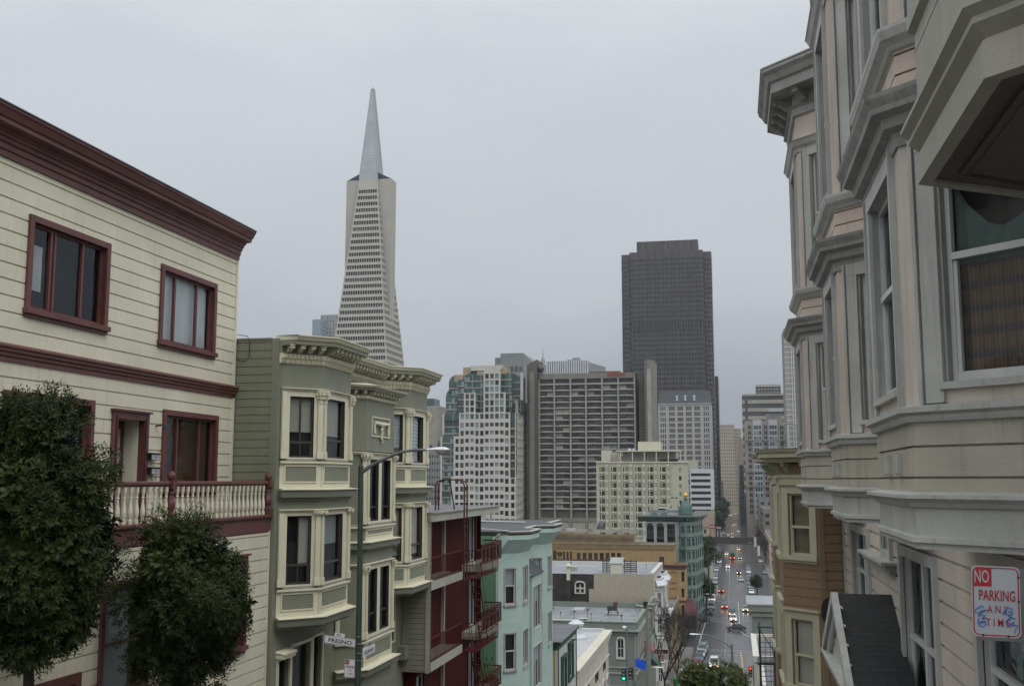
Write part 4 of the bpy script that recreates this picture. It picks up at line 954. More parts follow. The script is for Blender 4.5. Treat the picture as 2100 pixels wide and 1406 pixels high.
for i in range(260):
    d=Vector((random.gauss(0,1),random.gauss(0,1),random.gauss(0,1))).normalized()*random.uniform(.2,1);x,y,z=x_+d.x*.8,Yu-1+d.y*.6,z_+2.1+d.z*.45;e=Vector((random.uniform(-1,1),random.uniform(-1,1),random.uniform(-1,1))).normalized()*.14;g_=e.cross(Vector((.3,1,.2))).normalized()*.09
    b.poly([(x-e.x,y-e.y,z-e.z),(x+g_.x,y+g_.y,z+g_.z),(x+e.x,y+e.y,z+e.z),(x-g_.x,y-g_.y,z-g_.z)],'leaf_mid')
b.build('crown',t)
xh,zh=PY(1232,1118-30,292);t=root('roof_cowl',(xh,292,zh-3),'dark hooded roof cowl above the ochre roof with a thin mast','roof cowl')
zc_=PY(1232,1090,292)[1];r_=PY(1240,1090,292)[0]-xh
b=MB();b.lathe(xh,292,[(1.1*r_,zc_),(1.15*r_,zc_+.4),(.95*r_,zc_+1.6),(.6*r_,zc_+2.4),(.1,zc_+2.7)],'slate',14);b.tube([(xh,292,zc_-3),(xh,292,zc_)],.2,'slate',6);b.build('hood',t)
b=MB();b.tube([(xh,292,zc_+2.6),(xh,292,zc_+5.8)],.06,'black_metal',5);b.build('mast',t)
# ================================================================ green copper corner tower building
c=root('copper_tower_building',(-12,292,4),'green copper clad flatiron building with domed corner turret','building')
Yc=290;xw0,_=PY(1324,1100,Yc);xw1,zcn=PY(1392,1068,Yc);xr,_=PY(1425,1092,Yc)
Fc=Face((xw0,Yc),(xw1,Yc))
# white side wall with two tall arched recesses
b=MB();ar=[]
for (p,q_) in((1328,1340.5),(1348.5,1361.5)): ar.append(rectpx(Fc,Yc,p,q_,1071,1200))
ar.append(rectpx(Fc,Yc,1370,1384,1074,1200))
ar2=[(a_[0],a_[1],5,a_[3]-(0 if i==2 else (a_[1]-a_[0])/2)) for i,a_ in enumerate(ar)]
b.wall(Fc,0,Fc.L,2,zcn+2.2,'pale_stone',ar2,rv=1.2,rvm='pale_stone')
for a_ in ar[:2]:
    r_=(a_[1]-a_[0])/2;cx=(a_[0]+a_[1])/2;z_=a_[3]-r_;n=10
    b.poly([Fc.pt(cx+r_*math.cos(math.pi*j/n),z_+r_*math.sin(math.pi*j/n),.02) for j in range(n+1)],'slate')
    b.tube([Fc.pt(cx+r_*1.1*math.cos(math.pi*j/n),z_+r_*1.1*math.sin(math.pi*j/n),.05) for j in range(n+1)],.22,'pale_stone',6)
b.build('side_wall',c)
rc=[];b=MB()
for a_ in ar2:
    b.poly([Fc.pt(a_[0],a_[2],-1.2),Fc.pt(a_[1],a_[2],-1.2),Fc.pt(a_[1],a_[3],-1.2),Fc.pt(a_[0],a_[3],-1.2)],'patina_dark')
    for j in range(5):
        z_=a_[3]-2.4-j*3.3;w=(a_[1]-a_[0]);
        for (s0,s1) in((.12,.44),(.56,.88)): rc.append((Fc,a_[0]+w*s0,a_[0]+w*s1,z_,z_+1.9,random.choice(['gl_dark','gl_mid'])))
        b.box(Fc,a_[0],a_[1],z_-.9,z_-.6,-1.2,.15,'slate')
b.build('light_well',c);panes(c,rc,d=1.1,frame=.1,fm='patina')
# green facade wrapping the corner
PG_=[(xw1,Yc-.2),(PY(1396,1100,Yc)[0],Yc-1.4),(PY(1407,1100,Yc)[0],Yc-2.3),(PY(1418,1100,Yc)[0],Yc-1.6),(xr,Yc+.5),(xr+1.6,Yc+16)]
b=MB();rc=[]
zf=[zcn-.6-3.35*j for j in range(9)]
for i in range(5):
    F=Face(PG_[i],PG_[i+1]);hl=[]
    for j,z_ in enumerate(zf[:-1]):
        if i in(1,2,3): hl.append((F.L*.2,F.L*.8,z_-2.4,z_-.5))
        elif i==4:
            for k_ in range(4): hl.append((1.2+k_*3.8,3.2+k_*3.8,z_-2.5,z_-.5))
    b.wall(F,0,F.L,2,zcn,'patina',hl,rv=.3,rvm='patina_dark');rc+=[(F,*q,random.choice(['gl_dark','gl_mid','gl_mid'])) for q in hl]
for z_ in zf[1:]: b.sweep(PG_,[(.02,z_-.2),(.2,z_-.1),(.3,z_),(.3,z_+.12)],'patina')
b.build('green_facade',c);panes(c,rc,d=.25,frame=.12,fm='patina')
b=MB();PR=[(xw0-2,Yc-.1),(xw1-.3,Yc-.1)]+PG_[1:]
b.sweep(PR,[(.05,zcn-.1),(.3,zcn+.1),(.4,zcn+.5),(1.0,zcn+.8),(1.3,zcn+1.0),(1.3,zcn+1.3),(.4,zcn+1.6)],'patina_dark',back=-.5)
dentils(b,PR,zcn+.35,zcn+.75,.8,.25,.35,'patina',.3);b.build('cornice',c)
b=MB();xm0=PY(1334,1062,Yc)[0];zmn=PY(1334,1045,Yc+2)[1]
b.hexa([(xw0,Yc-.2,zcn+1.4),(xw1,Yc-.2,zcn+1.4),(xw1,Yc+14,zcn+1.4),(xw0,Yc+14,zcn+1.4),(xm0,Yc+1.6,zmn),(xw1,Yc+1.6,zmn),(xw1,Yc+13,zmn),(xm0,Yc+13,zmn)],'patina_dark')
for p in(1336,1356): x_,_=PY(p,1075,Yc);b.cube(x_,x_+1.6,Yc-.3,Yc+1.6,zcn+1.6,zmn-.5,'patina');b.cube(x_+.35,x_+1.25,Yc-.32,Yc-.28,zcn+1.9,zmn-.9,'gl_dark')
b.build('mansard',c)
b=MB()
for (p,q_,h_,mt) in((1332,1342,.9,'pinkish'),(1342,1383,.35,'white_panel'),(1350,1372,.6,'offwhite')): x_=PY(p,1060,Yc+4)[0];x2=PY(q_,1060,Yc+4)[0];b.cube(x_,x2,Yc+3,Yc+6,zmn,zmn+h_,mt)
for p in range(1362,1396,5):
    x_=PY(p,1060,Yc)[0];b.tube([(x_,Yc+1,zcn+1.5),(x_+.8,Yc+2,zmn+.4)],.09,'offwhite',5);b.tube([(x_+1.2,Yc+1,zcn+1.5),(x_+.4,Yc+2,zmn+.4)],.07,'grey_trim',5)
b.build('roof_equipment',c)
xt,zt_=PY(1382,1022,Yc+5);t=root('water_tank',(xt,Yc+5,zmn),'small yellow cream water tank box on legs behind the copper dome','water tank')
b=MB();z0=PY(1382,1036,Yc+5)[1];b.cube(xt-.9,xt+1.3,Yc+4,Yc+6,z0,zt_,'hotel_cream')
for dx in(-.8,1.1): b.tube([(xt+dx,Yc+5,zmn),(xt+dx,Yc+5,z0)],.12,'black_metal',5)
for dx in(-.4,.7): b.lathe(xt+dx,Yc+5,[(.3,zt_),(.42,zt_+.2),(.2,zt_+.45)],'slate',8)
b.build('tank_body',t)
# turret drum + dome
cx,_=PY(1406.5,1050,Yc);cy=Yc+.1;zb=zcn+1.5
zd=PY(1408,1051.5,Yc)[1];R_=PY(1420.3,1060,Yc)[0]-cx;ztop=PY(1408,1028,Yc)[1];zl=PY(1408,1019.5,Yc)[1];zg=PY(1408,1010,Yc)[1]
b=MB();b.lathe(cx,cy,[(R_*1.02,zb-.3),(R_*1.02,zd-.2),(R_*1.12,zd-.05),(R_*1.12,zd+.1)],'patina',16,.5);b.build('turret_drum',c)
panes(c,[(Face((cx+R_*1.03*math.cos(t0),cy+R_*1.03*math.sin(t0)),(cx+R_*1.03*math.cos(t0+.34),cy+R_*1.03*math.sin(t0+.34))),.12,.55,zb-.0,zd-.4,'gl_dark') for t0 in(-2.35,-1.75,-1.15,-.6)],d=-.08)
b=MB();pr=[(R_*1.05,zd+.1)]+[(R_*math.cos(t_)*1.03,zd+.3+(ztop-zd-.3)*math.sin(t_)) for t_ in [k_*math.pi/2/9 for k_ in range(9)]]
b.lathe(cx,cy,pr,'dome_green',20,0)
for j in range(20):
    an=2*math.pi*j/20;b.tube([(cx+(r_+.03)*math.cos(an),cy+(r_+.03)*math.sin(an),z_) for r_,z_ in pr[1:]],.06,'dome_green',4)
b.build('dome',c)
b=MB();b.lathe(cx,cy,[(R_*.35,ztop-.2),(R_*.3,ztop+.3),(R_*.28,zl-.5),(R_*.5,zl-.4),(R_*.5,zl-.2),(R_*.2,zl)],'patina',10);b.build('lantern',c)
b=MB();b.lathe(cx,cy,[(.1,zl),(.45,zl+.2),(.6,zl+.6),(.45,zl+1.0),(.1,zl+1.35),(.12,zg),(.02,zg+2.2)],'gold',10);b.build('finial',c)
# street level awning on the corner
aw=root('corner_awning',(-10,262,8),'dark red awning on the ground floor past the ochre building','awning')
x0,z1=PY(1405,1240,262);x1,z0=PY(1432,1262,262);b=MB();b.hexa([(x0,262,z0),(x1,262,z0),(x1-.5,275,z0),(x0,275,z0),(x0,264,z1),(x1-1.5,264,z1),(x1-1.5,275,z1),(x0,275,z1)],'awning_red');b.build('awning_cloth',aw)
b=MB();xg0,zg0=PY(1405,1292,263);b.cube(x0,x1-.7,264,276,3.5,z0,'sign_black');sw=b.build('shopfront',aw)

# ---- small clutter on the low roofs
def clutter(rt,x0,x1,y0,y1,z,n,seed):
    rg=random.Random(seed)
    for i in range(n):
        x,y=rg.uniform(x0,x1),rg.uniform(y0,y1);k=rg.random();b=MB()
        if k<.45: h_=rg.uniform(.4,1.1);b.tube([(x,y,z),(x,y,z+h_)],.06,'greige',6);b.tube([(x,y,z+h_),(x,y,z+h_+.12)],.12,'black_metal',6);nm='vent_pipe'
        elif k<.75: w_,d_,h_=rg.uniform(.5,1.4),rg.uniform(.5,1.2),rg.uniform(.3,.8);b.cube(x,x+w_,y,y+d_,z,z+h_,rg.choice(['concrete_light','white_panel','grey_far']));b.cube(x-.05,x+w_+.05,y-.05,y+d_+.05,z+h_,z+h_+.05,'grey_trim');nm='skylight_box'
        else: b.tube([(x,y,z+.1),(x+rg.uniform(2,5),y+rg.uniform(-1,1),z+.1)],.05,'grey_trim',5);nm='duct_pipe'
        b.build(nm,rt)
clutter(RQ,-30,-13,129,154,PX(1305,1293,-11.5)[1]-.68,16,4)
clutter(RK,-32,-13,159,174,PY(1280,1176,157)[1]-.14,12,6)
clutter(RM_,-16,-12,54,60,38.19,3,12)
clutter(RA,-17,-10.8,36,43,39.45,4,9)
clutter(RW,-24,-13,77,93,27.47,5,10)
# ================================================================ DOWNTOWN
def cfa(Y,pl,pr): return Face((PY(pl,980,Y)[0],Y),(PY(pr,980,Y)[0],Y))
def uz(F,Y,px): return PY(px,980,Y)[0]-F.p[0]
def zy(Y,py,px=1250): return PY(px,py,Y)[1]
# ---- hotel
H=root('cream_hotel',(-30,385,3),'nine storey cream hotel block with small square windows left of the copper dome','building')
Y=375;F=cfa(Y,1223,1406);cols=[(1233.5,1240),(1257.5,1264),(1282,1289),(1307.5,1315),(1333,1339.5),(1358,1365)];jam=[(1229.5,1231.8),(1253.5,1255.5),(1278,1280),(1303,1305),(1328.5,1330.5),(1354,1356)]
rows=[(957.5+16.3*i,967+16.3*i) for i in range(9)]
hl=[];rc=[]
for i,(a_,b_) in enumerate(rows):
    z0,z1=zy(Y,b_),zy(Y,a_)
    for (p,q) in cols+jam: hl.append((uz(F,Y,p),uz(F,Y,q),z0,z1))
    hl.append((uz(F,Y,1392.5),uz(F,Y,1397.5),zy(Y,b_+1),zy(Y,a_+2)))
zt=zy(Y,947)
x0,x1=F.p[0],F.q[0];block(H,x0,x1,Y,Y+24,0,zt,'hotel_cream','roof_grey',.6,{'S':hl},rv=.35)
panes(H,[(F,*q,random.choice(['gl_dark','gl_dark','gl_mid','gl_teal','gl_light','gl_teal_light'] if q[1]-q[0]>.6 else ['gl_dark'])) for q in hl],d=.3,limit=100)
b=MB()
for (p,q) in[(1241.5,1247),(1266,1272),(1291,1297),(1317,1323),(1341.5,1347),(1367,1373)]:
    b.box(F,uz(F,Y,p),uz(F,Y,q),0,zt-.8,0,.45,'hotel_light')
    for (a_,b_) in rows: b.box(F,uz(F,Y,p)+.1,uz(F,Y,q)+.5,zy(Y,a_),zy(Y,a_)+.2,.45,.7,'concrete_light');b.box(F,uz(F,Y,p)+.1,uz(F,Y,q)+.5,zy(Y,a_+5),zy(Y,a_+5)+.15,.45,.7,'concrete_light')
for (a_,b_) in rows:
    for (p,q) in cols: b.box(F,uz(F,Y,p-4.5),uz(F,Y,q+.8),zy(Y,b_+3),zy(Y,b_),0,.3,'hotel_light')
b.sweep([(x0,Y),(x1,Y),(x1,Y+24)],[(.02,zt-.4),(.4,zt-.3),(.4,zt+.1),(.0,zt+.12)],'hotel_light');b.build('pier',H)
def pxblock(rt,Y,pl,pr,pt,dep,m,nm='wall',z0=None,rm='roof_grey'):
    b=MB();xa=PY(pl,pt,Y)[0];xb=PY(pr,pt,Y)[0];z1=PY((pl+pr)/2,pt,Y)[1];b.cube(xa,xb,Y,Y+dep,z0 if z0 is not None else 0,z1,m);return b.build(nm,rt)
pxblock(H,382,1308,1354,905,8,'hotel_light','penthouse',zt-1);pxblock(H,380,1233,1252,923,6,'hotel_light','penthouse',zt-1);pxblock(H,383,1253,1266,928,6,'peach_light','penthouse',zt-1)
b=MB();xa=PY(1263,926,377)[0];xb=PY(1397,926,377)[0];zr=zy(377,926);b.cube(xa,xb,376.5,384,zr,zr+.45,'hotel_light')
for i in range(6): x=xa+1.5+(xb-xa-2)*i/5;b.cube(x,x+.35,376.7,377,zt-.5,zr,'hotel_light')
b.cube(xa+2,xb-2,381,381.3,zt-.5,zr,'putty');b.cube(PY(1352,940,377)[0],PY(1390,940,377)[0],378,378.1,zt-.2,zt+1.1,'black_metal');b.build('roof_pergola',H)
for dx in(1291,1300): b=MB();x=PY(dx,920,385)[0];b.lathe(x,385,[(.7,zr),(.8,zr+.6),(.3,zr+1.4)],'white_panel',10);b.build('roof_vent',H)
r_=root('cream_rear_block',(-22,680,3),'cream wall top between the cream hotel and the white striped block','building');pxblock(r_,668,1397,1430,943,20,'hotel_cream','wall')
# ---- white striped office block
W=root('white_striped_block',(-12,650,3),'white office block with seven dark ribbon windows beside the cream hotel','building')
Y=640;F=cfa(Y,1407,1463.5);hl=[(uz(F,Y,1417),uz(F,Y,1457),zy(Y,976+12.2*i),zy(Y,970+12.2*i)) for i in range(9)];hg=[(uz(F,Y,1407.6),uz(F,Y,1415),zy(Y,969+12.2*i),zy(Y,958+12.2*i)) for i in range(9)]
block(W,F.p[0],F.q[0],Y,Y+20,0,zy(Y,961),'white_band','roof_grey',.5,{'S':hl+hg},rv=.3)
panes(W,[(F,*q,'gl_dark') for q in hl]+[(F,*q,random.choice(['gl_mid','gl_light'])) for q in hg],d=.25,name='ribbon_window')
b=MB()
for q in hl:
    for i in range(1,14): u=q[0]+(q[1]-q[0])*i/14;b.box(F,u-.07,u+.07,q[2],q[3],-.26,-.15,'slate')
b.build('mullion',W)
# ---- pinkish roofed shop & small cream
K=root('pink_roof_building',(-14,400,3),'cream building with a pinkish flat wall top below the white striped block','building')
Y=549;F=cfa(Y,1420,1450);hl=[(uz(F,Y,p),uz(F,Y,p+5),zy(Y,c_+8),zy(Y,c_)) for p in(1428,1441) for c_ in(1083,1098)]
block(K,F.p[0],F.q[0],Y,Y+14,0,zy(Y,1077),'hotel_cream','roof_grey',.4,{'S':hl});panes(K,[(F,*q,'gl_mid') for q in hl])
b=MB();b.sweep([F.p,F.q],[(.0,zy(Y,1079)),(.4,zy(Y,1078)),(.5,zy(Y,1075))],'putty');b.build('cornice',K)
K=root('pinkish_wall_building',(-14,420,3),'building showing a blank pinkish side wall under the white striped block','building')
Y=566;F=cfa(Y,1420,1461);block(K,F.p[0],F.q[0],Y,Y+40,0,zy(Y,1050),'pinkish','roof_grey',.4)
s=root('vertical_red_sign',(-11,335,15),'tall narrow red shop sign with white marks above the far pavement','sign')
b=MB();Y=546;xa=PY(1456,1100,Y)[0];b.cube(xa,xa+.7,Y,Y+.2,zy(Y,1104),zy(Y,1086),'hilton_red')
for i in range(5): b.cube(xa+.15,xa+.55,Y-.02,Y,zy(Y,1103-i*3.4),zy(Y,1101.5-i*3.4),'sign_white_shaded')
b.build('sign_board',s)
# ---- Hilton
L=root('slab_hotel_tower',(-65,510,3),'grey concrete hotel slab with balconied bays and a red sign along its top','building')
Y=500;F=cfa(Y,1097,1308);u=lambda p:uz(F,Y,p)
dv=[1106.3,1137.6,1171,1203,1236.5,1270,1304];zt=zy(Y,764);z_b=zy(Y,775)
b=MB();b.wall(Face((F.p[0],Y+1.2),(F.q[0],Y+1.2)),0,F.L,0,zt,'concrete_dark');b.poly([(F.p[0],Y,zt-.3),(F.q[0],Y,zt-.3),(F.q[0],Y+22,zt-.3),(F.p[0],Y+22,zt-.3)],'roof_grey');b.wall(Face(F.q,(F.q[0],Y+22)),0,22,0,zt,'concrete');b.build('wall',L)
b=MB();b.box(F,u(1106),u(1306),z_b,zt,-1,.3,'concrete')
for d_ in dv: b.box(F,u(d_)-.35,u(d_)+.35,zy(Y,1062),z_b,-1.2,.35,'concrete_light')
b.build('column',L)
b=MB();b.box(F,u(1105),u(1305),zy(Y,787.5),zy(Y,784),-1.1,.25,'concrete_light');b.build('balcony_ledge',L);b=MB()
for i in range(1,22):
    py=786+12.25*i
    for j in range(6):
        ua,ub=u(dv[j])+.36,u(dv[j+1])-.36;z=zy(Y,py)
        n=6
        for k in range(n):
            a0=ua+(ub-ua)*k/n;a1=ua+(ub-ua)*(k+1)/n;t0=math.sin(math.pi*k/n)**.4;t1=math.sin(math.pi*(k+1)/n)**.4
            b.hexa([F.pt(a0,z-.35,-1.1),F.pt(a1,z-.35,-1.1),F.pt(a1,z-.35,.15),F.pt(a0,z-.35,.15),F.pt(a0,z+.12+.3*t0,-1.1),F.pt(a1,z+.12+.3*t1,-1.1),F.pt(a1,z+.12+.3*t1,.15),F.pt(a0,z+.12+.3*t0,.15)],'concrete_light')
    b.box(F,u(1101),u(1105.5),zy(Y,py)-.2,zy(Y,py)+.4,-1,.0,'concrete_light')
    b.build('balcony_ledge',L);b=MB()
rc=[]
for i in range(22):
    ya=775.5 if i==0 else 786+12.25*i-9;yb=783.5 if i==0 else 786+12.25*i-1.5
    for j in range(6):
        ua,ub=u(dv[j])+.4,u(dv[j+1])-.4;m=(ua+ub)/2
        for (p,q) in((ua,m-.25),(m+.25,ub)):
            rc.append((F,p,q,zy(Y,yb),zy(Y,ya),'gl_dark' if i==0 else ('gl_lit' if i==21 and j>3 else random.choice(['gl_dark']*9+['gl_mid']*5+['gl_curtain','gl_light']))))
panes(L,rc,d=1.12,limit=100)
b=MB()
for r_ in rc[12:]:
    if random.random()<.55: 
        zz_=r_[4]-.55;b.box(F,r_[1],r_[2],zz_,zz_+.22,-1.1,-.95,'concrete_light')
    if r_[5] in('gl_curtain','gl_light'):
        for k in range(1,4): x=r_[1]+(r_[2]-r_[1])*k/4;b.box(F,x-.1,x+.1,r_[3],r_[4],-1.1,-1.,'concrete')
b.build('curtain_rail',L,kind='stuff')
b=MB();zp=zy(Y,1062);b.box(F,u(1100),u(1308),zp-1.6,zp,-1,1.2,'concrete');b.box(F,u(1100),u(1308),0,zp-1.6,-1,.8,'putty')
for i in range(60): x=u(1100)+i*(u(1308)-u(1100))/60;b.box(F,x,x+.12,0,zp-1.6,.8,.9,'concrete_dark')
for d_ in dv: b.box(F,u(d_)-.6,u(d_)+.6,0,zp-1.6,.8,1.4,'concrete')
b.build('podium',L)
# end stair towers
b=MB();xa,xb=PY(1083,900,Y)[0],PY(1104,900,Y)[0];za=zy(Y,746);zb=zy(Y,735)
b.hexa([(xa,Y-3,0),(xb,Y-3,0),(xb,Y+14,0),(xa,Y+14,0),(xa,Y-3,za),(xb,Y-3,zb),(xb,Y+14,zb),(xa,Y+14,za)],'concrete_dark')
xr=PY(1089,900,Y)[0];b.box(Face((xa,Y-3),(xb,Y-3)),(xr-xa),(xb-xa)*.75,0,zy(Y,760),0,.5,'concrete')
for i in range(50): z=20+i*1.3;b.box(Face((xa,Y-3),(xb,Y-3)),0,(xb-xa),z,z+.18,0,.12,'slate')
b.build('stair_tower',L)
b=MB();b.lathe(xb+1.2,Y-1,[(.2,zt+.5),(1.6,zt+1.5),(1.9,zt+2.6),(1.4,zt+3.8),(.2,zt+4.3)],'slate',12);b.build('radome',L)
b=MB();xa,xb=PY(1311,900,Y)[0],PY(1345,900,Y)[0];zc_=zy(Y,742)
b.cube(xa,xa+2.8,Y+1,Y+15,0,zt-1,'concrete_dark')
pr=[]
for k in range(9): an=math.pi*(1-k/8);pr.append(((xa+3+xb)/2+(xb-xa-3)/2*math.cos(an),Y-2-4*math.sin(an)))
for k in range(8):
    p,q=pr[k],pr[k+1];b.poly([(p[0],p[1],0),(q[0],q[1],0),(q[0],q[1],zc_),(p[0],p[1],zc_)],'concrete')
b.cube(xa+3,xb,Y-2,Y+15,0,zc_,'concrete');b.box(Face(pr[3],pr[5]),0,Face(pr[3],pr[5]).L,0,zc_-4,.05,.5,'concrete_light')
for i in range(6): b.cube(xa+1.5+i,xa+2.1+i,Y-4,Y,zc_,zc_+1.5+random.random()*2,'concrete') if 0 else None
for i in range(60): z=6+i*1.35;b.box(Face((xa,Y+1),(xa+2.8,Y+1)),0,2.8,z,z+.2,0,.3,'concrete')
b.build('stair_tower',L)
b=MB();x_=u(1248.5);text(b,'Hilton',Face(F.p,F.q),x_,zy(Y,771.5),.45,3.3,'hilton_red',.1,bold=.06);b.build('sign_lettering',L)
b=MB();b.tube([(PY(1207,760,Y+6)[0],Y+6,zt+1.2),(PY(1273,760,Y+6)[0],Y+6,zt+1.2)],.25,'ochre_dark',5);b.cube(PY(1207,760,Y+6)[0],PY(1273,760,Y+6)[0],Y+6,Y+7,zt-.5,zt+1,'concrete');b.build('roof_rail',L)
# ---- white gridded residential tower
C=root('white_grid_tower',(-110,490,3),'white tiled residential tower with square windows and green glass terraces','building')
Y=480;X5=lambda x:900+x/7.03;Y5=lambda y:730+y/7.03
def U5(F,x): return PY(X5(x),980,Y)[0]-F.p[0]
F=cfa(Y,X5(210),X5(1112));C0=[(305,355),(378,428),(448,500),(523,570),(590,642),(662,715),(735,787),(808,860),(880,932),(952,1005)]
R0=[(218,290),(315,385),(410,485),(510,585),(605,685),(705,780),(808,882)];R1=[(938,995)]+[(1055+118*i,1112+118*i) for i in range(13)]
segs=[(640,885,160,495,(5,6,7),R0[:3]),(640,962,495,790,(5,6,7,8),R0[3:6]),(355,525,495,790,(1,2),R0[3:6]),(285,1030,790,3000,range(10),R0[6:]+R1)]
rc=[];b=MB()
for (xa,xb,ya,yb,cs,rs) in segs:
    hl=[]
    for (r0,r1) in rs:
        for c in cs:
            d_=18 if (r0>900 and c in(0,3,4,9)) else 0
            q=(U5(F,C0[c][0]),U5(F,C0[c][1]),zy(Y,Y5(r1+d_)),zy(Y,Y5(r0)))
            hl.append(q);rc.append((F,*q,random.choice(['gl_dark']*5+['gl_mid']*5+['gl_light'] if r0>900 else ['gl_teal','gl_teal_light','gl_dark','gl_mid'])))
    b.wall(F,U5(F,xa),U5(F,xb),max(0,zy(Y,Y5(yb))),zy(Y,Y5(ya)),'tile_white',hl,rv=.45)
hl=[]
for (r0,r1) in R1[2:]: q=(U5(F,235),U5(F,282),zy(Y,Y5(r1+16)),zy(Y,Y5(r0)));hl.append(q);rc.append((F,*q,'gl_dark'))
b.wall(F,U5(F,210),U5(F,285),0,zy(Y,Y5(1135)),'tile_white',hl,rv=.45);b.wall(F,U5(F,180),U5(F,210),0,zy(Y,Y5(1730)),'tile_white')
# lower right bay that comes forward below the balconies
hl=[]
for (r0,r1) in R1[7:]: q=(U5(F,1040),U5(F,1090),zy(Y,Y5(r1+20)),zy(Y,Y5(r0)));hl.append(q);rc.append((F,*q,'gl_dark'))
b.wall(F,U5(F,1030),U5(F,1112),0,zy(Y,Y5(R1[7][0]-40)),'tile_white',hl,rv=.45)
b.wall(Face((F.p[0]+U5(F,1030),Y+1.8),(F.p[0]+U5(F,1112),Y+1.8)),0,U5(F,1112)-U5(F,1030),0,zy(Y,Y5(790)),'gl_teal')
for (r0,r1) in R1[:7]: b.box(F,U5(F,1030),U5(F,1100),zy(Y,Y5(r1+45)),zy(Y,Y5(r1+22)),-1.8,0,'tile_tan')
b.box(F,U5(F,1098),U5(F,1112),zy(Y,Y5(R1[7][0]-40)),zy(Y,Y5(790)),-1.8,0,'tile_white')
xr=F.q[0];hs=[];FS2=Face((xr,Y),(xr,Y+28))
for (r0,r1) in R0[4:]+R1:
    for k in range(7): hs.append((1.2+k*3.9,3.8+k*3.9,zy(Y,Y5(r1+10)),zy(Y,Y5(r0))))
b.wall(FS2,0,28,0,zy(Y,Y5(600)),'tile_white',hs,rv=.4);rc+=[(FS2,*q,random.choice(['gl_dark','gl_mid'])) for q in hs]
b.wall(Face((F.p[0]+U5(F,285),Y+26),(xr,Y+26)),0,xr-F.p[0]-U5(F,285),0,zy(Y,Y5(600)),'tile_white')
b.build('wall',C);panes(C,rc,d=.4,limit=100)
# green glass terraces stepping up behind
b=MB();g_=MB()
def terr(xa,xb,yt,yb,dY,hm='gl_teal',band='tile_tan',mull=True,roundl=0):
    x0,x1=PY(X5(xa),980,Y+dY)[0],PY(X5(xb),980,Y+dY)[0];z1=zy(Y+dY,Y5(yt));z0=max(0,zy(Y+dY,Y5(yb)));f_=Face((x0,Y+dY),(x1,Y+dY))
    g_.cube(x0,x1,Y+dY,Y+dY+12,z0,z1,hm);z=z1-3.3;fl=(Y5(100)-Y5(0))*Y/2200
    while z>z0: b.box(f_,0,f_.L,z,z+.55,0,.25,band if random.random()<.35 else 'concrete_light');z-=fl
    n=max(2,int(f_.L/1.25))
    for i in range(n+1): b.box(f_,i*f_.L/n-.06,i*f_.L/n+.06,z0,z1,0,.15,'patina_dark' if i%3 else 'grey_trim')
    # per-bay light panes
    z=z1-2.9
    while z>z0:
        for i in range(n):
            if random.random()<.35: g_.box(f_,i*f_.L/n+.1,(i+1)*f_.L/n-.1,z,z+1.9,0,.05,random.choice(['gl_teal_light','gl_mid','gl_light']))
        z-=fl
for t_ in((360,640,230,795,5),(255,360,300,795,4.5),(135,260,330,795,6),(92,260,545,795,4),(890,1060,215,795,5),(1060,1180,260,795,7),(70,285,800,900,2),(65,285,900,3000,3),(40,210,1140,3000,2.2)): terr(*t_)
for (xa,xb,yt,dY) in((135,210,222,6.2),(92,140,445,4.2),(385,545,185,5.2),(985,1060,190,5.2)):
    x0,x1=PY(X5(xa),980,Y+dY)[0],PY(X5(xb),980,Y+dY)[0];zb_=zy(Y,Y5(yt+110));zt_=zy(Y,Y5(yt));r_=zt_-zb_;n=6;w=min(r_,(x1-x0)/2 if xb-xa>100 else x1-x0)
    if xb-xa<100:
        s_=1 if xa<900 else -1;c0=(x1 if s_>0 else x0)
        pts=[(c0-s_*w*math.cos(k*math.pi/2/n),zb_+r_*math.sin(k*math.pi/2/n)) for k in range(n+1)]+[(c0,zb_)]
    else: pts=[(x0+(x1-x0)*0,zb_),(x0+.8,zt_-.4),(x0+1.5,zt_),(x1-.5,zt_),(x1,zb_)]
    m_=len(pts);bb=len(g_.v)
    g_.poly([(p,Y+dY,z) for p,z in pts],'gl_teal');g_.poly([(p,Y+dY+8,z) for p,z in pts],'gl_teal')
    for k in range(m_): p,q=pts[k],pts[(k+1)%m_];g_.poly([(p[0],Y+dY,p[1]),(q[0],Y+dY,q[1]),(q[0],Y+dY+8,q[1]),(p[0],Y+dY+8,p[1])],'gl_teal')
g_.build('glass_terrace',C)
def tb(xa,xb,ya,yb,dY,dep,m): x0,x1=PY(X5(xa),980,Y+dY)[0],PY(X5(xb),980,Y+dY)[0];b.cube(x0,x1,Y+dY,Y+dY+dep,max(0,zy(Y+dY,Y5(yb))),zy(Y+dY,Y5(ya)),m)
for t_ in((1178,1200,210,610,4,3,'tile_white'),(45,68,805,1105,1.5,2,'tile_white'),(20,42,1140,3000,1.2,2,'tile_white'),(205,345,225,330,6.5,10,'tile_tan'),(340,452,117,240,9,10,'tile_tan'),(452,830,97,170,8,12,'tile_white'),(820,885,88,160,6,8,'tile_white'),(885,985,125,215,9,8,'tile_tan'),(545,640,180,235,4.8,5,'tile_tan'),(890,985,175,225,4.8,5,'tile_tan')): tb(*t_)
b.build('terrace_band',C)
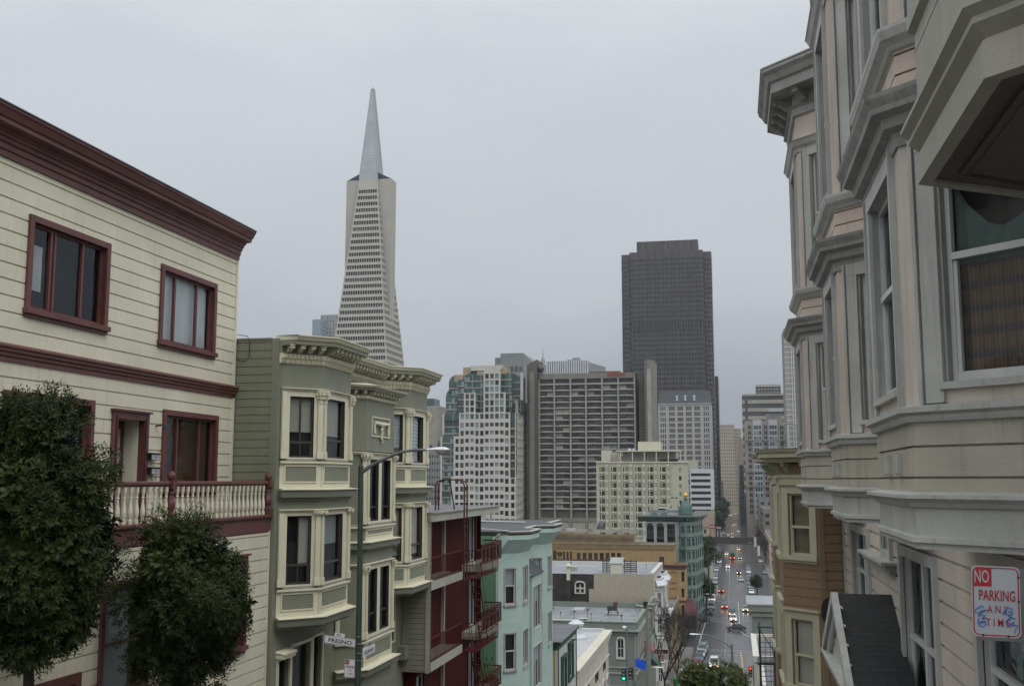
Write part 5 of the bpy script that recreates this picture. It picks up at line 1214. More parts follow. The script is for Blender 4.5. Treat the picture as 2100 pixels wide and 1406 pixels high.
# ---- pyramid tower
Pm=root('pyramid_tower',(-197.5,565,3),'tall pale four-sided pyramid skyscraper with two side wings and metal spire','skyscraper')
cx,cy,za=-197.5,565,262.;hf=lambda z:26.5*(za-z)/za
b=MB();zS=208.5
def lvl(z,e=0): h_=hf(z)-e;return [(cx-h_,cy-h_,z),(cx+h_,cy-h_,z),(cx+h_,cy+h_,z),(cx-h_,cy+h_,z)]
z=3.;fl=3.66;rc=[];st0=[]
zz_=202.;lv=[]
while zz_>8: lv.append(zz_);zz_-=fl
for i,zw in enumerate(lv):
    zb0=zw-fl;top=zw+ (zS-202. if i==0 else 0)
    # window band zw-1.75..zw ; spandrel below
    q1=lvl(zb0);q2=lvl(zw-2.1)
    for k in range(4): b.poly([q1[k],q1[(k+1)%4],q2[(k+1)%4],q2[k]],'quartz')
    r1=lvl(zw-2.1,.55);r2=lvl(zw,.55)
    for k in range(4): b.poly([q2[k],q2[(k+1)%4],r1[(k+1)%4],r1[k]],'quartz')
    q3=lvl(zw)
    for k in range(4): b.poly([r2[k],r2[(k+1)%4],q3[(k+1)%4],q3[k]],'quartz')
    g=MB()
    for k in range(4): g.poly([r1[k],r1[(k+1)%4],r2[(k+1)%4],r2[k]],random.choice(['gl_dark','gl_dark','gl_mid','gl_dark']))
    if zw>60: g.build('window_band',Pm)
    else:
        for k in range(4): b.poly([r1[k],r1[(k+1)%4],r2[(k+1)%4],r2[k]],'gl_dark')
    h_=hf(zw)
    for (F_) in(Face((cx-h_,cy-h_),(cx+h_,cy-h_)),Face((cx+h_,cy-h_),(cx+h_,cy+h_))):
        n=max(5,int(round((2*h_-1.2)/1.4)))
        for j in range(n+1):
            u_=.7+(F_.L-1.4)*j/n;w=.13;b.box(F_,u_-w,u_+w,zw-2.15,zw+.05,-.6,.05 if 0 else -.02,'quartz')
        for u_ in(.35,F_.L-.35): b.box(F_,u_-.35,u_+.35,zw-2.15,zw+.02,-.6,-.03,'quartz')
q1=lvl(202.);q2=lvl(zS)
for k in range(4): b.poly([q1[k],q1[(k+1)%4],q2[(k+1)%4],q2[k]],'quartz')
b.build('tapered_shaft',Pm)
b=MB();q1=lvl(zS,.0);q2=[(cx+s1*.75,cy+s2*.75,262.5) for s1,s2 in((-1,-1),(1,-1),(1,1),(-1,1))]
for k in range(4): b.poly([q1[k],q1[(k+1)%4],q2[(k+1)%4],q2[k]],'alu_spire')
b.poly(q2,'alu_spire');b.build('spire',Pm)
b=MB();z=zS+1.2
for k in range(4):
    b.tube([q1[k],q2[k]],[.35,.28],'pale_stone',4)
z=zS+1
while z<260:
    t_=(z-zS)/(262.5-zS);hh=hf(zS)*(1-t_)+.75*t_+.03;q=[(cx+s1*hh,cy+s2*hh,z) for s1,s2 in((-1,-1),(1,-1),(1,1),(-1,1))]
    for k in range(4): b.tube([q[k],q[(k+1)%4]],.05,'grey_far',3,cap=False)
    z+=1.6
b.tube([(cx,cy,262.5),(cx,cy,264.5)],[.4,.2],'white_band',6);b.lathe(cx,cy,[(1.,261.8),(1.,262.8),(.4,263.3)],'grey_far',8)
b.build('spire_rib',Pm)
for s_ in(-1,1):
    b=MB();xo_=cx+s_*13.3;hw=4.3
    xin=cx+s_*2;x0,x1=min(xin,xo_),max(xin,xo_);b.cube(x0,x1,cy-hw,cy+hw,108,zS-.3,'quartz')
    z=112
    while z<zS: 
        b.box(Face((x0,cy-hw),(x1,cy-hw)),0,x1-x0,z,z+.12,0,.03,'putty');b.box(Face((x1,cy-hw),(x1,cy+hw)),0,2*hw,z,z+.12,0,.03,'putty');z+=fl*2
    b.build('side_wing',Pm)
    b=MB();xi_=cx+s_*hf(zS+4);b.hexa([(xi_,cy-hw+.4,zS-.4),(xo_,cy-hw+.4,zS-.4),(xo_,cy+hw-.4,zS-.4),(xi_,cy+hw-.4,zS-.4),(xi_,cy-hw+.4,zS+3.8),(xo_-s_*1,cy-hw+.4,zS+.2),(xo_-s_*1,cy+hw-.4,zS+.2),(xi_,cy+hw-.4,zS+3.8)],'navy');b.build('wing_roof',Pm)
# ---- dark granite tower
B=root('dark_granite_tower',(-50,920,3),'tall dark brown granite skyscraper with faceted bay windows','skyscraper')
Y=900;xa,xb=PY(1277,750,Y)[0],PY(1464,750,Y)[0];zt=zy(Y,515,1370);zt2=zy(Y,492,1370);n=11
def zig(x0,x1,Yf,n,d_):
    pts=[];w=(x1-x0)/n
    for i in range(n): x=x0+i*w;pts+=[(x,Yf),(x+w*.28,Yf-d_),(x+w*.72,Yf-d_)]
    pts.append((x1,Yf));return pts
def dark(x0,x1,Yf,z0,z1,n,dep):
    b=MB();pts=zig(x0,x1,Yf,n,.55);rc=[]
    pts=pts+[(x1,Yf+dep)]
    for i in range(len(pts)-1):
        F_=Face(pts[i],pts[i+1]);b.wall(F_,0,F_.L,z0,z1,'granite_bay')
        if i<len(pts)-2:
            z=z1-6
            while z>max(z0,25):
                if i%3==1: rc.append((F_,.35,F_.L-.35,z-2.2,z,'bofa_glass'))
                else: rc.append((F_,.3,F_.L-.3,z-2.2,z,'bofa_glass'))
                z-=4.05
        else:
            z=z1-6
            while z>25:
                for k in range(6): rc.append((F_,1+k*5.5,4.5+k*5.5,z-2.2,z,'bofa_glass'))
                z-=4.05
    b.poly([(p[0],p[1],z1) for p in pts]+[(x0,Yf+dep,z1)],'granite_dark');b.build('wall',B);return rc
cw=(xb-xa)/n
rc=dark(xa+cw,xb-cw,Y,0,zt,n-2,40)
rc+=dark(xa,xa+cw,Y+1,0,zt-1.5,1,30);rc+=dark(xb-cw,xb,Y+1,0,zt-1.5,1,30)
x2,x3=PY(1305,500,Y)[0],PY(1431,500,Y)[0];rc2=dark(x2,x3,Y+3,zt-2,zt2,8,30)
# dark vertical mechanical band
zm=zy(Y,672,1370)
for i in range(n*3-6): pass
panes(B,rc,d=-.06,limit=100,name='window')
b=MB();b2=zig(xa+cw,xb-cw,Y-.1,n-2,.55)
for i in range(len(b2)-1):
    F_=Face(b2[i],b2[i+1]);b.box(F_,F_.L*.3,F_.L*.7,zm-4,zm+6,0,.12,'bofa_glass')
b.build('louvre_band',B)
B2=root('dark_annex_tower',(-5,960,3),'narrow dark brown tower just right of the big granite skyscraper','skyscraper')
Y=960;F=cfa(Y,1462,1477.5);zt=zy(Y,771,1470);hl=[(uz(F,Y,p),uz(F,Y,p+2.2),10+i*4.2,12.5+i*4.2) for p in(1464.5,1469,1473.5) for i in range(26)]
block(B2,F.p[0],F.q[0],Y,Y+60,0,zt,'granite_bay','granite_dark',.5,{},rv=.2);panes(B2,[(F,*q,'bofa_glass') for q in hl],d=-.05,limit=60)
# ---- white tower with slate mansard and roof figures
T_=root('mansard_office_tower',(-30,710,3),'pale gridded office tower with a dark slate mansard roof and white roof figures','building')
Y=700;F=cfa(Y,1352,1462);zt=zy(Y,827.5,1407);zm=zy(Y,800,1407);hl=[]
for i in range(17):
    z1=zy(Y,833+11.35*i,1407);z0=z1-2.5
    for (p,q) in[(1356.5,1358.8),(1360.8,1363.1),(1365,1367.3),(1446,1448.3),(1450.3,1452.6),(1454.6,1456.9)]: hl.append((uz(F,Y,p),uz(F,Y,q),z0,z1))
    for (p,q) in[(1374.5,1386.3),(1392,1403.5),(1409.5,1421),(1427,1438.6)]: hl.append((uz(F,Y,p),uz(F,Y,q),z0,z1))
block(T_,F.p[0],F.q[0],Y,Y+30,0,zt,'pale_stone','roof_dark',.2,{'S':hl},rv=.5);panes(T_,[(F,*q,random.choice(['gl_dark','gl_mid'])) for q in hl],d=.45,limit=100)
b=MB()
for q in hl:
    if q[1]-q[0]>2:
        for k in range(1,6): x=q[0]+(q[1]-q[0])*k/6;b.box(F,x-.12,x+.12,q[2],q[3],-.45,-.2,'concrete_light')
b.build('mullion',T_)
b=MB();x0,x1=F.p[0],F.q[0];b.hexa([(x0+.2,Y+.2,zt),(x1-.2,Y+.2,zt),(x1-.2,Y+29,zt),(x0+.2,Y+29,zt),(x0+1,Y+3,zm),(x1-1,Y+3,zm),(x1-1,Y+27,zm),(x0+1,Y+27,zm)],'slate');b.box(F,0,F.L,zt-.3,zt+.3,0,.5,'pale_stone')
for i in range(14): x=x0+2+i*2.4;b.cube(x,x+.15,Y+1,Y+3,zm,zm+.3,'slate')
b.build('mansard',T_)
for px in(1388,1405,1423.5):
    x=PY(px,815,Y)[0];z=zy(Y,821,1407);b=MB();b.lathe(x,Y+.9,[(.75,z),(.55,z+1.2),(.5,z+2.2),(.62,z+2.6),(.3,z+3.0),(.34,z+3.3),(.2,z+3.75)],'white_band',8);b.tube([(x-.4,Y+.9,z+2.5),(x-1.2,Y+.8,z+2.9)],[.25,.14],'white_band',5);b.tube([(x+.4,Y+.9,z+2.5),(x+1.1,Y+.8,z+3.3)],[.25,.14],'white_band',5);b.build('figure',T_)
# ---- generic far towers
def tower(nm,lab,Y,pl,pr,pt,dep,wm,ncol,floor,win=(.55,.55),gm=None,limit=100,side=True,extra=None,cat='building',toprow=1.5,d=-.05):
    r=root(nm,((PY(pl,980,Y)[0]+PY(pr,980,Y)[0])/2,Y+dep/2,0),lab,cat);F=cfa(Y,pl,pr);zt=PY((pl+pr)/2,pt,Y)[1]
    fs=[F]+([Face(F.q,(F.q[0],Y+dep))] if side and pr<1505 else ([Face((F.p[0],Y+dep),F.p)] if side else []))
    block(r,F.p[0],F.q[0],Y,Y+dep,0,zt,wm,'roof_grey',.6);rc=[]
    z=zt-toprow
    while z>zt-floor*40 and z>8:
        for f_ in fs:
            n=ncol if f_ is F else max(2,int(ncol*dep/F.L))
            for i in range(n):
                w=f_.L/n;u0=(i+.5-win[0]/2)*w;rc.append((f_,u0,u0+w*win[0],z-floor*win[1],z,random.choice(gm or ['gl_dark','gl_mid'])))
        z-=floor
    panes(r,rc,d=d,limit=limit);return r,F,zt
tower('pale_panel_tower','small pale apartment tower behind the pyramid, with paired punched windows',790,650,692,645.5,20,'grey_far',7,3.0,(.32,.4),['blue_far','gl_mid'],60)
tower('pale_blue_tower','lower pale bluish wall left of the small apartment tower behind the pyramid',780,633,651,655,20,'blue_far',6,3.0,(.5,.4),['grey_far','gl_light'],60)
r,F,zt=tower('concrete_shaft_tower','plain grey concrete tower with a green glass cap behind the street lamp head',700,866,898,832,25,'concrete_light',3,30,(.12,.02),limit=10)
pxblock(r,702,868,890,817,15,'gl_teal','glass_cap',zt-.5)
tower('grey_office_block','grey office block with rows of small windows left of the white grid tower',600,868,905.5,927,25,'grey_far',7,4.0,(.42,.38),limit=70)
tower('thin_grey_tower','thin dark grey slab between the concrete tower and the white grid tower',640,896,915,903,15,'concrete',3,4.0,(.6,.5),limit=40)
r,F,zt=tower('grey_blank_tower','plain grey tower rising behind the white grid tower with a chamfered right shoulder',700,1026,1073,724,40,'grey_tower',5,30,(.7,.12),['gl_teal','gl_mid'],12,toprow=9)
b=MB();x0,x1=PY(1073,724,700)[0],PY(1091,742,700)[0];z1=zy(700,742,1090);b.hexa([(x0,700,0),(x1,710,0),(x1,740,0),(x0,740,0),(x0,700,zt),(x1,710,z1),(x1,740,z1),(x0,740,zt)],'grey_tower');b.build('chamfered_wing',r)
pxblock(r,705,1015,1027,733,20,'grey_tower','side_block')
r,F,zt=tower('finned_dark_tower','dark office tower with white vertical fins above the slab hotel',800,1123,1207,740,40,'slate',2,50,(.1,.02),limit=2)
b=MB()
for i in range(19): u_=F.L*(i+.0)/18;b.box(F,u_-.55,u_+.55,0,zt+.3,0,.8,'white_band')
b.build('fin',r)
b=MB();F2=Face(F.q,(F.q[0]+9,840));b.wall(F2,0,F2.L,0,zt-1,'grey_far');b.build('side_wall',r);pxblock(r,810,1163,1190,737,12,'blue_far','roof_block',zt-1);pxblock(r,812,1174,1188,733,6,'grey_far','roof_block',zt)
s=root('spire_tower',(-160,1000,0),'distant pale tower with a needle spire between the concrete stair tower and finned tower','building');xx=PY(1112,740,1000)[0];b=MB();b.cube(xx-4,xx+4,1000,1008,0,zy(1000,745),'grey_far');b.lathe(xx,1004,[(2.2,zy(1000,745)),(1.8,zy(1000,733)),(.6,zy(1000,728)),(.25,zy(1000,715)),(.05,zy(1000,706))],'grey_far',8);b.build('wall',s)
tower('beige_slab_tower','tall beige tower with rows of small dark windows at the far end of the street',1300,1477,1508,870,40,'beige_tower',7,4.0,(.36,.42),limit=100)
tower('beige_wing_tower','slightly lower beige tower wing right of the tall beige tower',1310,1508,1522,878,40,'beige_tower',4,4.0,(.36,.42),limit=60)
r,F,zt=tower('ribbed_pale_tower','pale ribbed tower half way down the right side of the street',1150,1514,1531,898,30,'beige_tower',2,50,(.1,.02),limit=2)
b=MB()
for i in range(7): u_=F.L*i/6;b.box(F,u_-.3,u_+.3,0,zt,0,.7,'pinkish' if i%2 else 'concrete_light')
b.build('rib',r)
tower('dark_low_block','dark grey block at the foot of the ribbed tower',1000,1517,1531,953,30,'slate',3,4.5,(.4,.4),limit=20)
tower('street_end_block','dark gridded building closing the far end of the street',1450,1476,1528,1010,30,'concrete_dark',12,5,(.6,.7),['grey_far','gl_mid'],60)
r,F,zt=tower('banded_tower','office tower with dark and pale horizontal bands and a gridded roof cage',900,1526,1622,808,40,'gl_mid',2,50,(.1,.02),limit=2)
b=MB()
for i in range(12): z=zt-4.5-i*6.6;b.box(F,F.L*.12,F.L*.93,z-3,z,0,.6,'concrete_light');b.box(F,0,F.L*.06,z-3,z,0,.6,'concrete_light')
b.box(F,0,F.L,zt-1.2,zt+.3,0,1,'concrete_light');b.build('spandrel_band',r)
b=MB();x0,x1=PY(1550,800,905)[0],PY(1601,800,905)[0];z1=zy(905,789,1575)
for i in range(9): x=x0+(x1-x0)*i/8;b.cube(x-.3,x+.3,905,906,zt-1,z1,'concrete_light')
for z in(zt+1.5,zt+4,z1-.4): b.cube(x0,x1,904.8,905.6,z,z+.7,'concrete_light')
b.cube(x0,x1,907,915,zt-1,z1-1,'slate');b.tube([(PY(1611,800,905)[0],905,zt),(PY(1611,800,905)[0],905,zt+12)],.15,'slate',4);b.build('roof_cage',r)
# pink stone tower with two glazed bays
r=root('pink_stone_tower',(22,710,3),'pinkish stone tower with two tall glazed bay strips right of the street','building')
Y=700;F=cfa(Y,1530,1626);zt=zy(Y,862,1575);block(r,F.p[0],F.q[0],Y,Y+30,0,zt,'pink_stone','roof_grey',.6);rc=[];b=MB()
def u7(px): return uz(F,Y,px)
cb=[(1548,1564),(1580,1596)];z=zt-3
i=0
while z>18:
    for (p,q) in cb:
        ua,ub=u7(p),u7(q)
        for k in range(3): rc.append((F,ua+(ub-ua)*k/3+.25,ua+(ub-ua)*(k+1)/3-.1,z-2.4,z,random.choice(['gl_teal','gl_mid','gl_light','gl_teal_light'])))
    for p in(1536.5,1570,1573.5,1603,1606.5,1540): rc.append((F,u7(p),u7(p)+.75,z-2.1,z,'gl_dark'))
    z-=3.55;i+=1
for (p,q) in cb: b.box(F,u7(p)-.3,u7(q)+.3,16,zt+.5,0,.5,'white_band')
for py in(901,966,996): z=zy(Y,py,1575);b.box(F,-.2,F.L+.2,z-.5,z+.3,0,1.0,'pink_stone')
b.build('glazed_bay',r);panes(r,rc,d=-.7,limit=100)
pxblock(r,706,1571,1603,848,10,'pink_stone','penthouse',zt-1);b=MB();b.cube(PY(1576,840,704)[0],PY(1605,840,704)[0],704,712,zy(704,843,1590),zy(704,838,1590),'white_band');b.build('roof_slab',r)
r,F,zt=tower('white_ribbed_tower','tall slim white ribbed tower glimpsed at the edge of the peach house',650,1617,1690,672,30,'concrete_light',4,50,(.1,.02),limit=2)
b=MB()
for i in range(60): z=zt-2-i*3.1;b.box(F,-.1,6.2,z,z+.5,0,.15,'white_band')
for k in range(5): b.box(F,3.6+k*1.2,4.1+k*1.2,0,zt,0,.6,'white_band')
b.build('rib',r)
# street walls further down
for (nm,lab,x0,x1,y0,y1,h_,m_,nc) in (('brown_stone_block','brown stone corner block behind the bare trees right of the street',14,45,560,640,26,'concrete',8),
 ('white_top_shop','low building with pale roof parapet right of the footbridge',14,40,480,545,16,'pinkish',7),
 ('grey_street_block','grey street block further down the right side',14,40,660,690,30,'grey_tower',6),
 ('dark_street_block','dark street block far down the left side',-40,-12,1000,1280,38,'concrete_dark',8),
 ('pale_street_block','pale street block far down the right side',14,40,1010,1140,55,'concrete',8),
 ('dark_right_block','dark block on the right side beyond the pink stone tower',14,38,760,890,30,'concrete_dark',8)):  # built in the dark concrete material
    r=root(nm,((x0+x1)/2,(y0+y1)/2,0),lab,'building');block(r,x0,x1,y0,y1,0,h_,m_,'roof_grey',.6);rc=[]
    side=Face((x1,y0),(x1,y1)) if x0<0 else Face((x0,y1),(x0,y0))
    fr=Face((x0,y0),(x1,y0))
    for f_,n in((side,int(side.L/5)),(fr,nc)):
        z=h_-2.5
        while z>5:
            for i in range(n): w=f_.L/n;rc.append((f_,w*(i+.25),w*(i+.75),z-1.8,z))
            z-=3.7
    panes(r,rc,d=-.05,limit=60,sillm='concrete_light')
# ---- footbridge
r=root('footbridge',(0,540,8),'dark concrete footbridge crossing the street in the distance','bridge')
b=MB();Y=537;n=24;xa,xb=-24,26
for i in range(n):
    x0=xa+(xb-xa)*i/n;x1=xa+(xb-xa)*(i+1)/n;f_=lambda x:9.6-1.6*((x-2)/24)**4
    b.hexa([(x0,Y,f_(x0)),(x1,Y,f_(x1)),(x1,Y+8,f_(x1)),(x0,Y+8,f_(x0)),(x0,Y,11.9),(x1,Y,11.9),(x1,Y+8,11.9),(x0,Y+8,11.9)],'bridge_concrete')
b.build('deck',r)
b=MB();b.cube(xa,xb,Y-.1,Y+.15,11.9,13.0,'bridge_concrete');b.build('parapet',r)
for x in(-15,19): b=MB();b.cube(x-1.2,x+1.2,Y+1,Y+7,0,8.6,'concrete_dark');b.build('pier',r)
# ================================================================ RIGHT : peach house with three stacked bays
p=root('peach_house',(2.1,15,36),'peach clapboard house with three columns of grey trimmed bay windows on the right','house')
XR=2.1;YN,YF=7.24,22.35
def rbay(yn,yf,x=1.25,w=XR): return [(w,yf+(w-x)),(x,yf),(x,yn),(w,yn-(w-x))]
BA,BB,BC=rbay(8.09,10.0),rbay(12.95,14.65),rbay(19.3,21.2)
FL=Face((XR,YF),(XR,5.5));UR=lambda y:YF-y
low=[(UR(10.3),UR(7.7),38.2,39.55),(UR(14.75),UR(12.45),37.55,39.55),(UR(20.6),UR(18.3),38.25,39.6),(UR(16.5),UR(15.75),39.52,39.88)]
b=MB();b.wall(FL,0,YF-5.5,33,40.3,'peach_light',low,board=(.228,.03,.032),rv=.12,rvm='grey_trim')
b.wall(FL,0,YF-7,40.3,48.0,'peach',(),board=(.228,.03,.032))
b.wall(Face((8,YF),(XR,YF)),0,5.9,33,48,'peach_light');b.box(FL,0,.12,33,40.3,0,.03,'grey_trim')
b.build('wall',p)
kw=dict(casing='grey_trim',sash='white_sash',cw=.13,cp=.05,rd=.1)
win(p,FL,*low[0],mull=(.5,),mw=.14,rail=.5,sill=True,blind=[(.55,.98,.3,.98,'blind_cool')],**kw)
win(p,FL,*low[1],mull=(.5,),mw=.16,rail=.5,sill=True,gl='glass',blind=[(.06,.2,.3,.9,'teal_cloth'),(.58,.7,.5,.85,'white_curtain')],label='tall paired lower window between the gable porch and the street sign',**kw)
win(p,FL,*low[2],mull=(.5,),mw=.12,rail=.5,sill=True,**kw)
win(p,FL,*low[3],sill=False,**kw)
b=MB();b.box(FL,UR(18.2),UR(15.3),39.36,39.40,-.01,.2,'grey_trim');b.box(FL,UR(18.1),UR(15.4),39.28,39.36,-.01,.14,'grey_dirty');b.box(FL,UR(18.0),UR(15.5),39.2,39.28,-.01,.07,'grey_trim');b.build('window_shelf',p)
def peach_storey(P,z0,z1,zl,wallm,nm,bottom=False,curt=None,idx=0):
    """window zone z0..z1 ; ledge under z0 ; cornice above z1"""
    b=MB();ops={}
    for i in range(3):
        F=Face(P[i],P[i+1]);m=.30 if F.L>1.5 else .27;r_=.30 if F.L>1.5 else .22
        if i==2: op=(.30,F.L-.14,z0+.14,z1-.16)
        elif i==1: op=(.28,F.L-.42,z0+.14,z1-.16)
        else: op=(.2,F.L-.3,z0+.14,z1-.16)
        ops[i]=(F,op);b.wall(F,0,F.L,z0-.03,z1,wallm,[op],rv=.1,rvm='grey_trim')
    b.build('bay_wall',p)
    for i in(1,2):
        F,op=ops[i];t=MB()
        for (a,c) in((op[0]-.15,op[0]-.005),(op[1]+.005,op[1]+.15)):
            t.box(F,a,c,z0,z1-.02,-.01,.03,'grey_trim');
        t.box(F,op[0]-.15,op[1]+.15,op[3]+.002,z1-.02,.0,.034,'grey_trim')
        t.box(F,op[0]-.19,op[0]-.16,z0,z1-.02,-.01,.05,'grey_trim');t.box(F,op[1]+.16,op[1]+.19,z0,z1-.02,-.01,.05,'grey_trim')
        t.box(F,op[0]-.005,op[0]+.02,op[2],op[3],-.06,.0,'grey_dirty');t.box(F,op[0]-.03,op[1]+.03,op[2]-.05,op[2],-.02,.05,'grey_trim')
        t.build('casing',p)
    for i in(0,1,2):
        F,op=ops[i];bl=[]
        k=dict(cw=0,sash='white_sash',rd=.1,sw=.055,sill=False,depth=.17)
        if curt and i==2: 
            win(p,F,*op,rail=.53,blind=[(.0,1,.0,.5,'plaid'),(.02,1,.5,.86,'teal_cloth')],label='bay window with a plaid cloth below and a teal cloth above',gl='glass',**k)
        else: win(p,F,*op,rail=.52,blind=([(.05,.95,.05,.98,'blind_cool')] if (idx+i)%3==2 else []),slats=.05,gl='glass',**k)
for bi,(P,wm) in enumerate(((BA,'peach_light'),(BB,'peach'),(BC,'peach'))):
    # base board
    b=MB();b.sweep(P,[(.0,40.02),(.0,40.06),(.03,40.065),(.03,40.1),(.0,40.11),(.0,40.30),(.03,40.31),(.05,40.34),(.10,40.37),(.10,40.395),(-.02,40.42)],'grey_trim');
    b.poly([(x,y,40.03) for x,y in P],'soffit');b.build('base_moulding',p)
    b=MB()
    for i in range(3): F=Face(P[i],P[i+1]);b.wall(F,0,F.L,40.40,40.93,'putty',board=(.218,.018,.03,40.505))
    F=Face(P[1],P[2])
    for u_ in(F.L-1.15,F.L-.6): b.box(F,u_,u_+.09,40.55,40.7,0,.035,'grey_trim');b.box(F,u_-.01,u_+.1,40.53,40.55,0,.05,'grey_dirty')
    b.build('spandrel',p)
    b=MB();b.sweep(P,[(.0,40.90),(.04,40.905),(.05,40.93),(.05,40.95),(.09,40.97),(.09,41.01),(-.02,41.03)],'grey_trim');b.build('sill_moulding',p)
    peach_storey(P,41.03,43.0,0,wm,'l',curt=(bi==0),idx=bi)
    b=MB();b.sweep(P,[(.02,42.93),(.03,43.0),(.04,43.03),(.10,43.06),(.11,43.10),(.12,43.13),(.19,43.16),(.20,43.2),(.24,43.26),(.25,43.29),(-.02,43.34)],'grey_dirty');b.build('cornice',p)
    b=MB()
    for i in range(3):
        F=Face(P[i],P[i+1]);b.wall(F,0,F.L,43.3,43.72,'peach',board=(.155,.018,.03,43.47))
    b.build('spandrel',p)
    b=MB();b.sweep(P,[(.0,43.66),(.03,43.67),(.05,43.70),(.10,43.74),(.12,43.80),(.12,43.83),(-.02,43.85)],'grey_trim');b.build('sill_moulding',p)
    peach_storey(P,43.85,46.35,0,'peach','u',idx=bi+1)
    b=MB();b.sweep(P,[(.02,46.30),(.04,46.36),(.08,46.4),(.12,46.48),(.14,46.5),(-.02,46.54)],'grey_trim')
    for i in range(3): F=Face(P[i],P[i+1]);b.wall(F,0,F.L,46.5,47.3,'peach')
    b.sweep(P,[(.0,46.95),(.05,46.98),(.06,47.1),(.12,47.14)],'grey_dirty');b.build('frieze',p)
    b=MB();b.sweep(P,[(.05,47.13),(.05,47.35),(.42,47.38),(.42,47.55),(.47,47.58),(.52,47.68),(.58,47.74),(.58,47.80),(-.02,47.82)],'grey_dirty')
    brackets(b,P,47.14,47.38,.36,.13,.5,'grey_dirty',.04);b.sweep(P,[(.585,47.803),(.60,47.81),(.60,47.83)],'grey_trim',back=-.5);b.build('roof_cornice',p)
# corbel and gabled porch
b=MB();x0,z1=PY(1797,1298,14.4);x0+=0
b.sweep([(2.1,15.75),(2.1,15.05)],[(.0,37.95),(.16,37.96),(.20,38.18),(.22,38.2),(.28,38.27),(.34,38.33),(.34,38.37),(.0,38.40)],'grey_trim');b.build('corbel',p)
xg=1.36;ya,za_=15.95,38.92;yn,yf_,ze=14.2,17.95,37.97
b=MB()
b.poly([(xg-.06,ya,za_),(2.1,ya,za_),(2.1,yn,ze),(xg-.06,yn,ze)],'shingle',uv=[(0,2.4),(.8,2.4),(.8,0),(0,0)])
b.poly([(xg-.06,ya,za_),(2.1,ya,za_),(2.1,yf_,ze),(xg-.06,yf_,ze)],'shingle',uv=[(0,2.4),(.8,2.4),(.8,0),(0,0)])
b.poly([(xg-.06,ya,za_-.05),(2.1,ya,za_-.05),(2.1,yn,ze-.05),(xg-.06,yn,ze-.05)],'grey_trim');b.build('porch_roof',p)
b=MB()
for (yy,s_) in((yn,1),(yf_,-1)):
    b.hexa([(xg-.07,yy,ze-.14),(xg+.02,yy,ze-.14),(xg+.02,ya,za_-.12),(xg-.07,ya,za_-.12),(xg-.07,yy,ze+.015),(xg+.02,yy,ze+.015),(xg+.02,ya,za_+.02),(xg-.07,ya,za_+.02)],'grey_trim')
b.poly([(xg+.05,yn+.1,ze-.1),(xg+.05,yf_-.1,ze-.1),(xg+.05,ya,za_-.1)],'offwhite')
for k in range(1,5): b.box(Face((xg+.04,yf_-.3*k),(xg+.04,yn+.3*k)),0,yf_-yn-.6*k,ze+.0+.2*k,ze+.012+.2*k,0,.02,'grey_trim')
n=26
for k in range(n):
    t_=k/n;yy=yn+.15+(ya-yn-.15)*t_;zz_=ze-.1+(za_-ze)*t_
    b.cube(xg-.03,xg+.03,yy,yy+.035,zz_-.1,zz_-.05,'offwhite');yy=yf_-.15-(yf_-ya-.15)*t_;b.cube(xg-.03,xg+.03,yy-.035,yy,zz_-.1,zz_-.05,'offwhite')
b.sweep([(xg,yf_+.05),(xg,yn-.05)],[(.0,ze-.30),(.03,ze-.28),(.05,ze-.2),(.08,ze-.16),(.09,ze-.12),(.09,ze-.09)],'grey_trim',back=-.7);b.build('porch_pediment',p)
# dish
d=root('satellite_dish',(1.62,22.0,37.9),'round dark grey satellite dish behind the gabled porch','satellite dish')
xx,zz_=PY(1700,1252,21.6);b=MB();n=16
for k in range(n):
    a0,a1=2*math.pi*k/n,2*math.pi*(k+1)/n;c=(xx,21.6,zz_);r_=.22
    p0=(xx+r_*math.cos(a0)*.7,21.6-.1,zz_+r_*math.sin(a0)*1.2);p1=(xx+r_*math.cos(a1)*.7,21.6-.1,zz_+r_*math.sin(a1)*1.2);b.poly([c,p0,p1],'slate')
b.tube([(xx,21.6,zz_),(xx+.1,22.3,zz_-.2)],.02,'slate',6);b.build('dish_bowl',d)
# ---- nearest house : overhanging bay soffit at the top right
q=root('near_corner_bay_house',(2,5,42.3),'nearest house at the upper right, greenish cream bay with a dark soffit','house')
P=[(1.92,7.15),(1.15,6.64),(1.15,4.9),(1.9,4.15),(6,4.15)];Zs=42.26
b=MB()
for i in range(4):
    F=Face(P[i],P[i+1]);b.wall(F,0,F.L,Zs,48,'bay_cream')
    if i in(1,2):
        for k in range(1,7): b.box(F,0,F.L,Zs+.62+k*.2,Zs+.625+k*.2,0,.003,'grey_dirty')
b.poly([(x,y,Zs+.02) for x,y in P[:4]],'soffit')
b.wall(Face((6,7.15),(1.92,7.15)),0,4,Zs,48,'bay_cream')
b.build('bay_wall',q)
b=MB();b.sweep(P[:4],[(.0,Zs-.0),(.02,Zs+.0),(.02,Zs+.17),(.0,Zs+.19),(.03,Zs+.22),(.06,Zs+.25),(.06,Zs+.28),(.10,Zs+.32),(.10,Zs+.345),(-.02,Zs+.37)],'bay_cream',back=-.06)
b.build('lower_moulding',q)
b=MB();b.sweep(P[:4],[(.0,Zs+1.28),(.05,Zs+1.31),(.05,Zs+1.38),(.12,Zs+1.42),(.14,Zs+1.5),(.14,Zs+1.53),(-.02,Zs+1.56)],'bay_cream');b.sweep(P[:4],[(.0,Zs+.93),(.04,Zs+.96),(.04,Zs+1.04),(-.02,Zs+1.06)],'bay_cream');b.build('sill_moulding',q)
b=MB();
Pi=[(1.86,6.9),(1.36,6.5),(1.36,5.05),(1.86,4.5)]
b.sweep(Pi,[(.03,Zs-.004),(.03,Zs+.0)],'soffit',back=-.0)
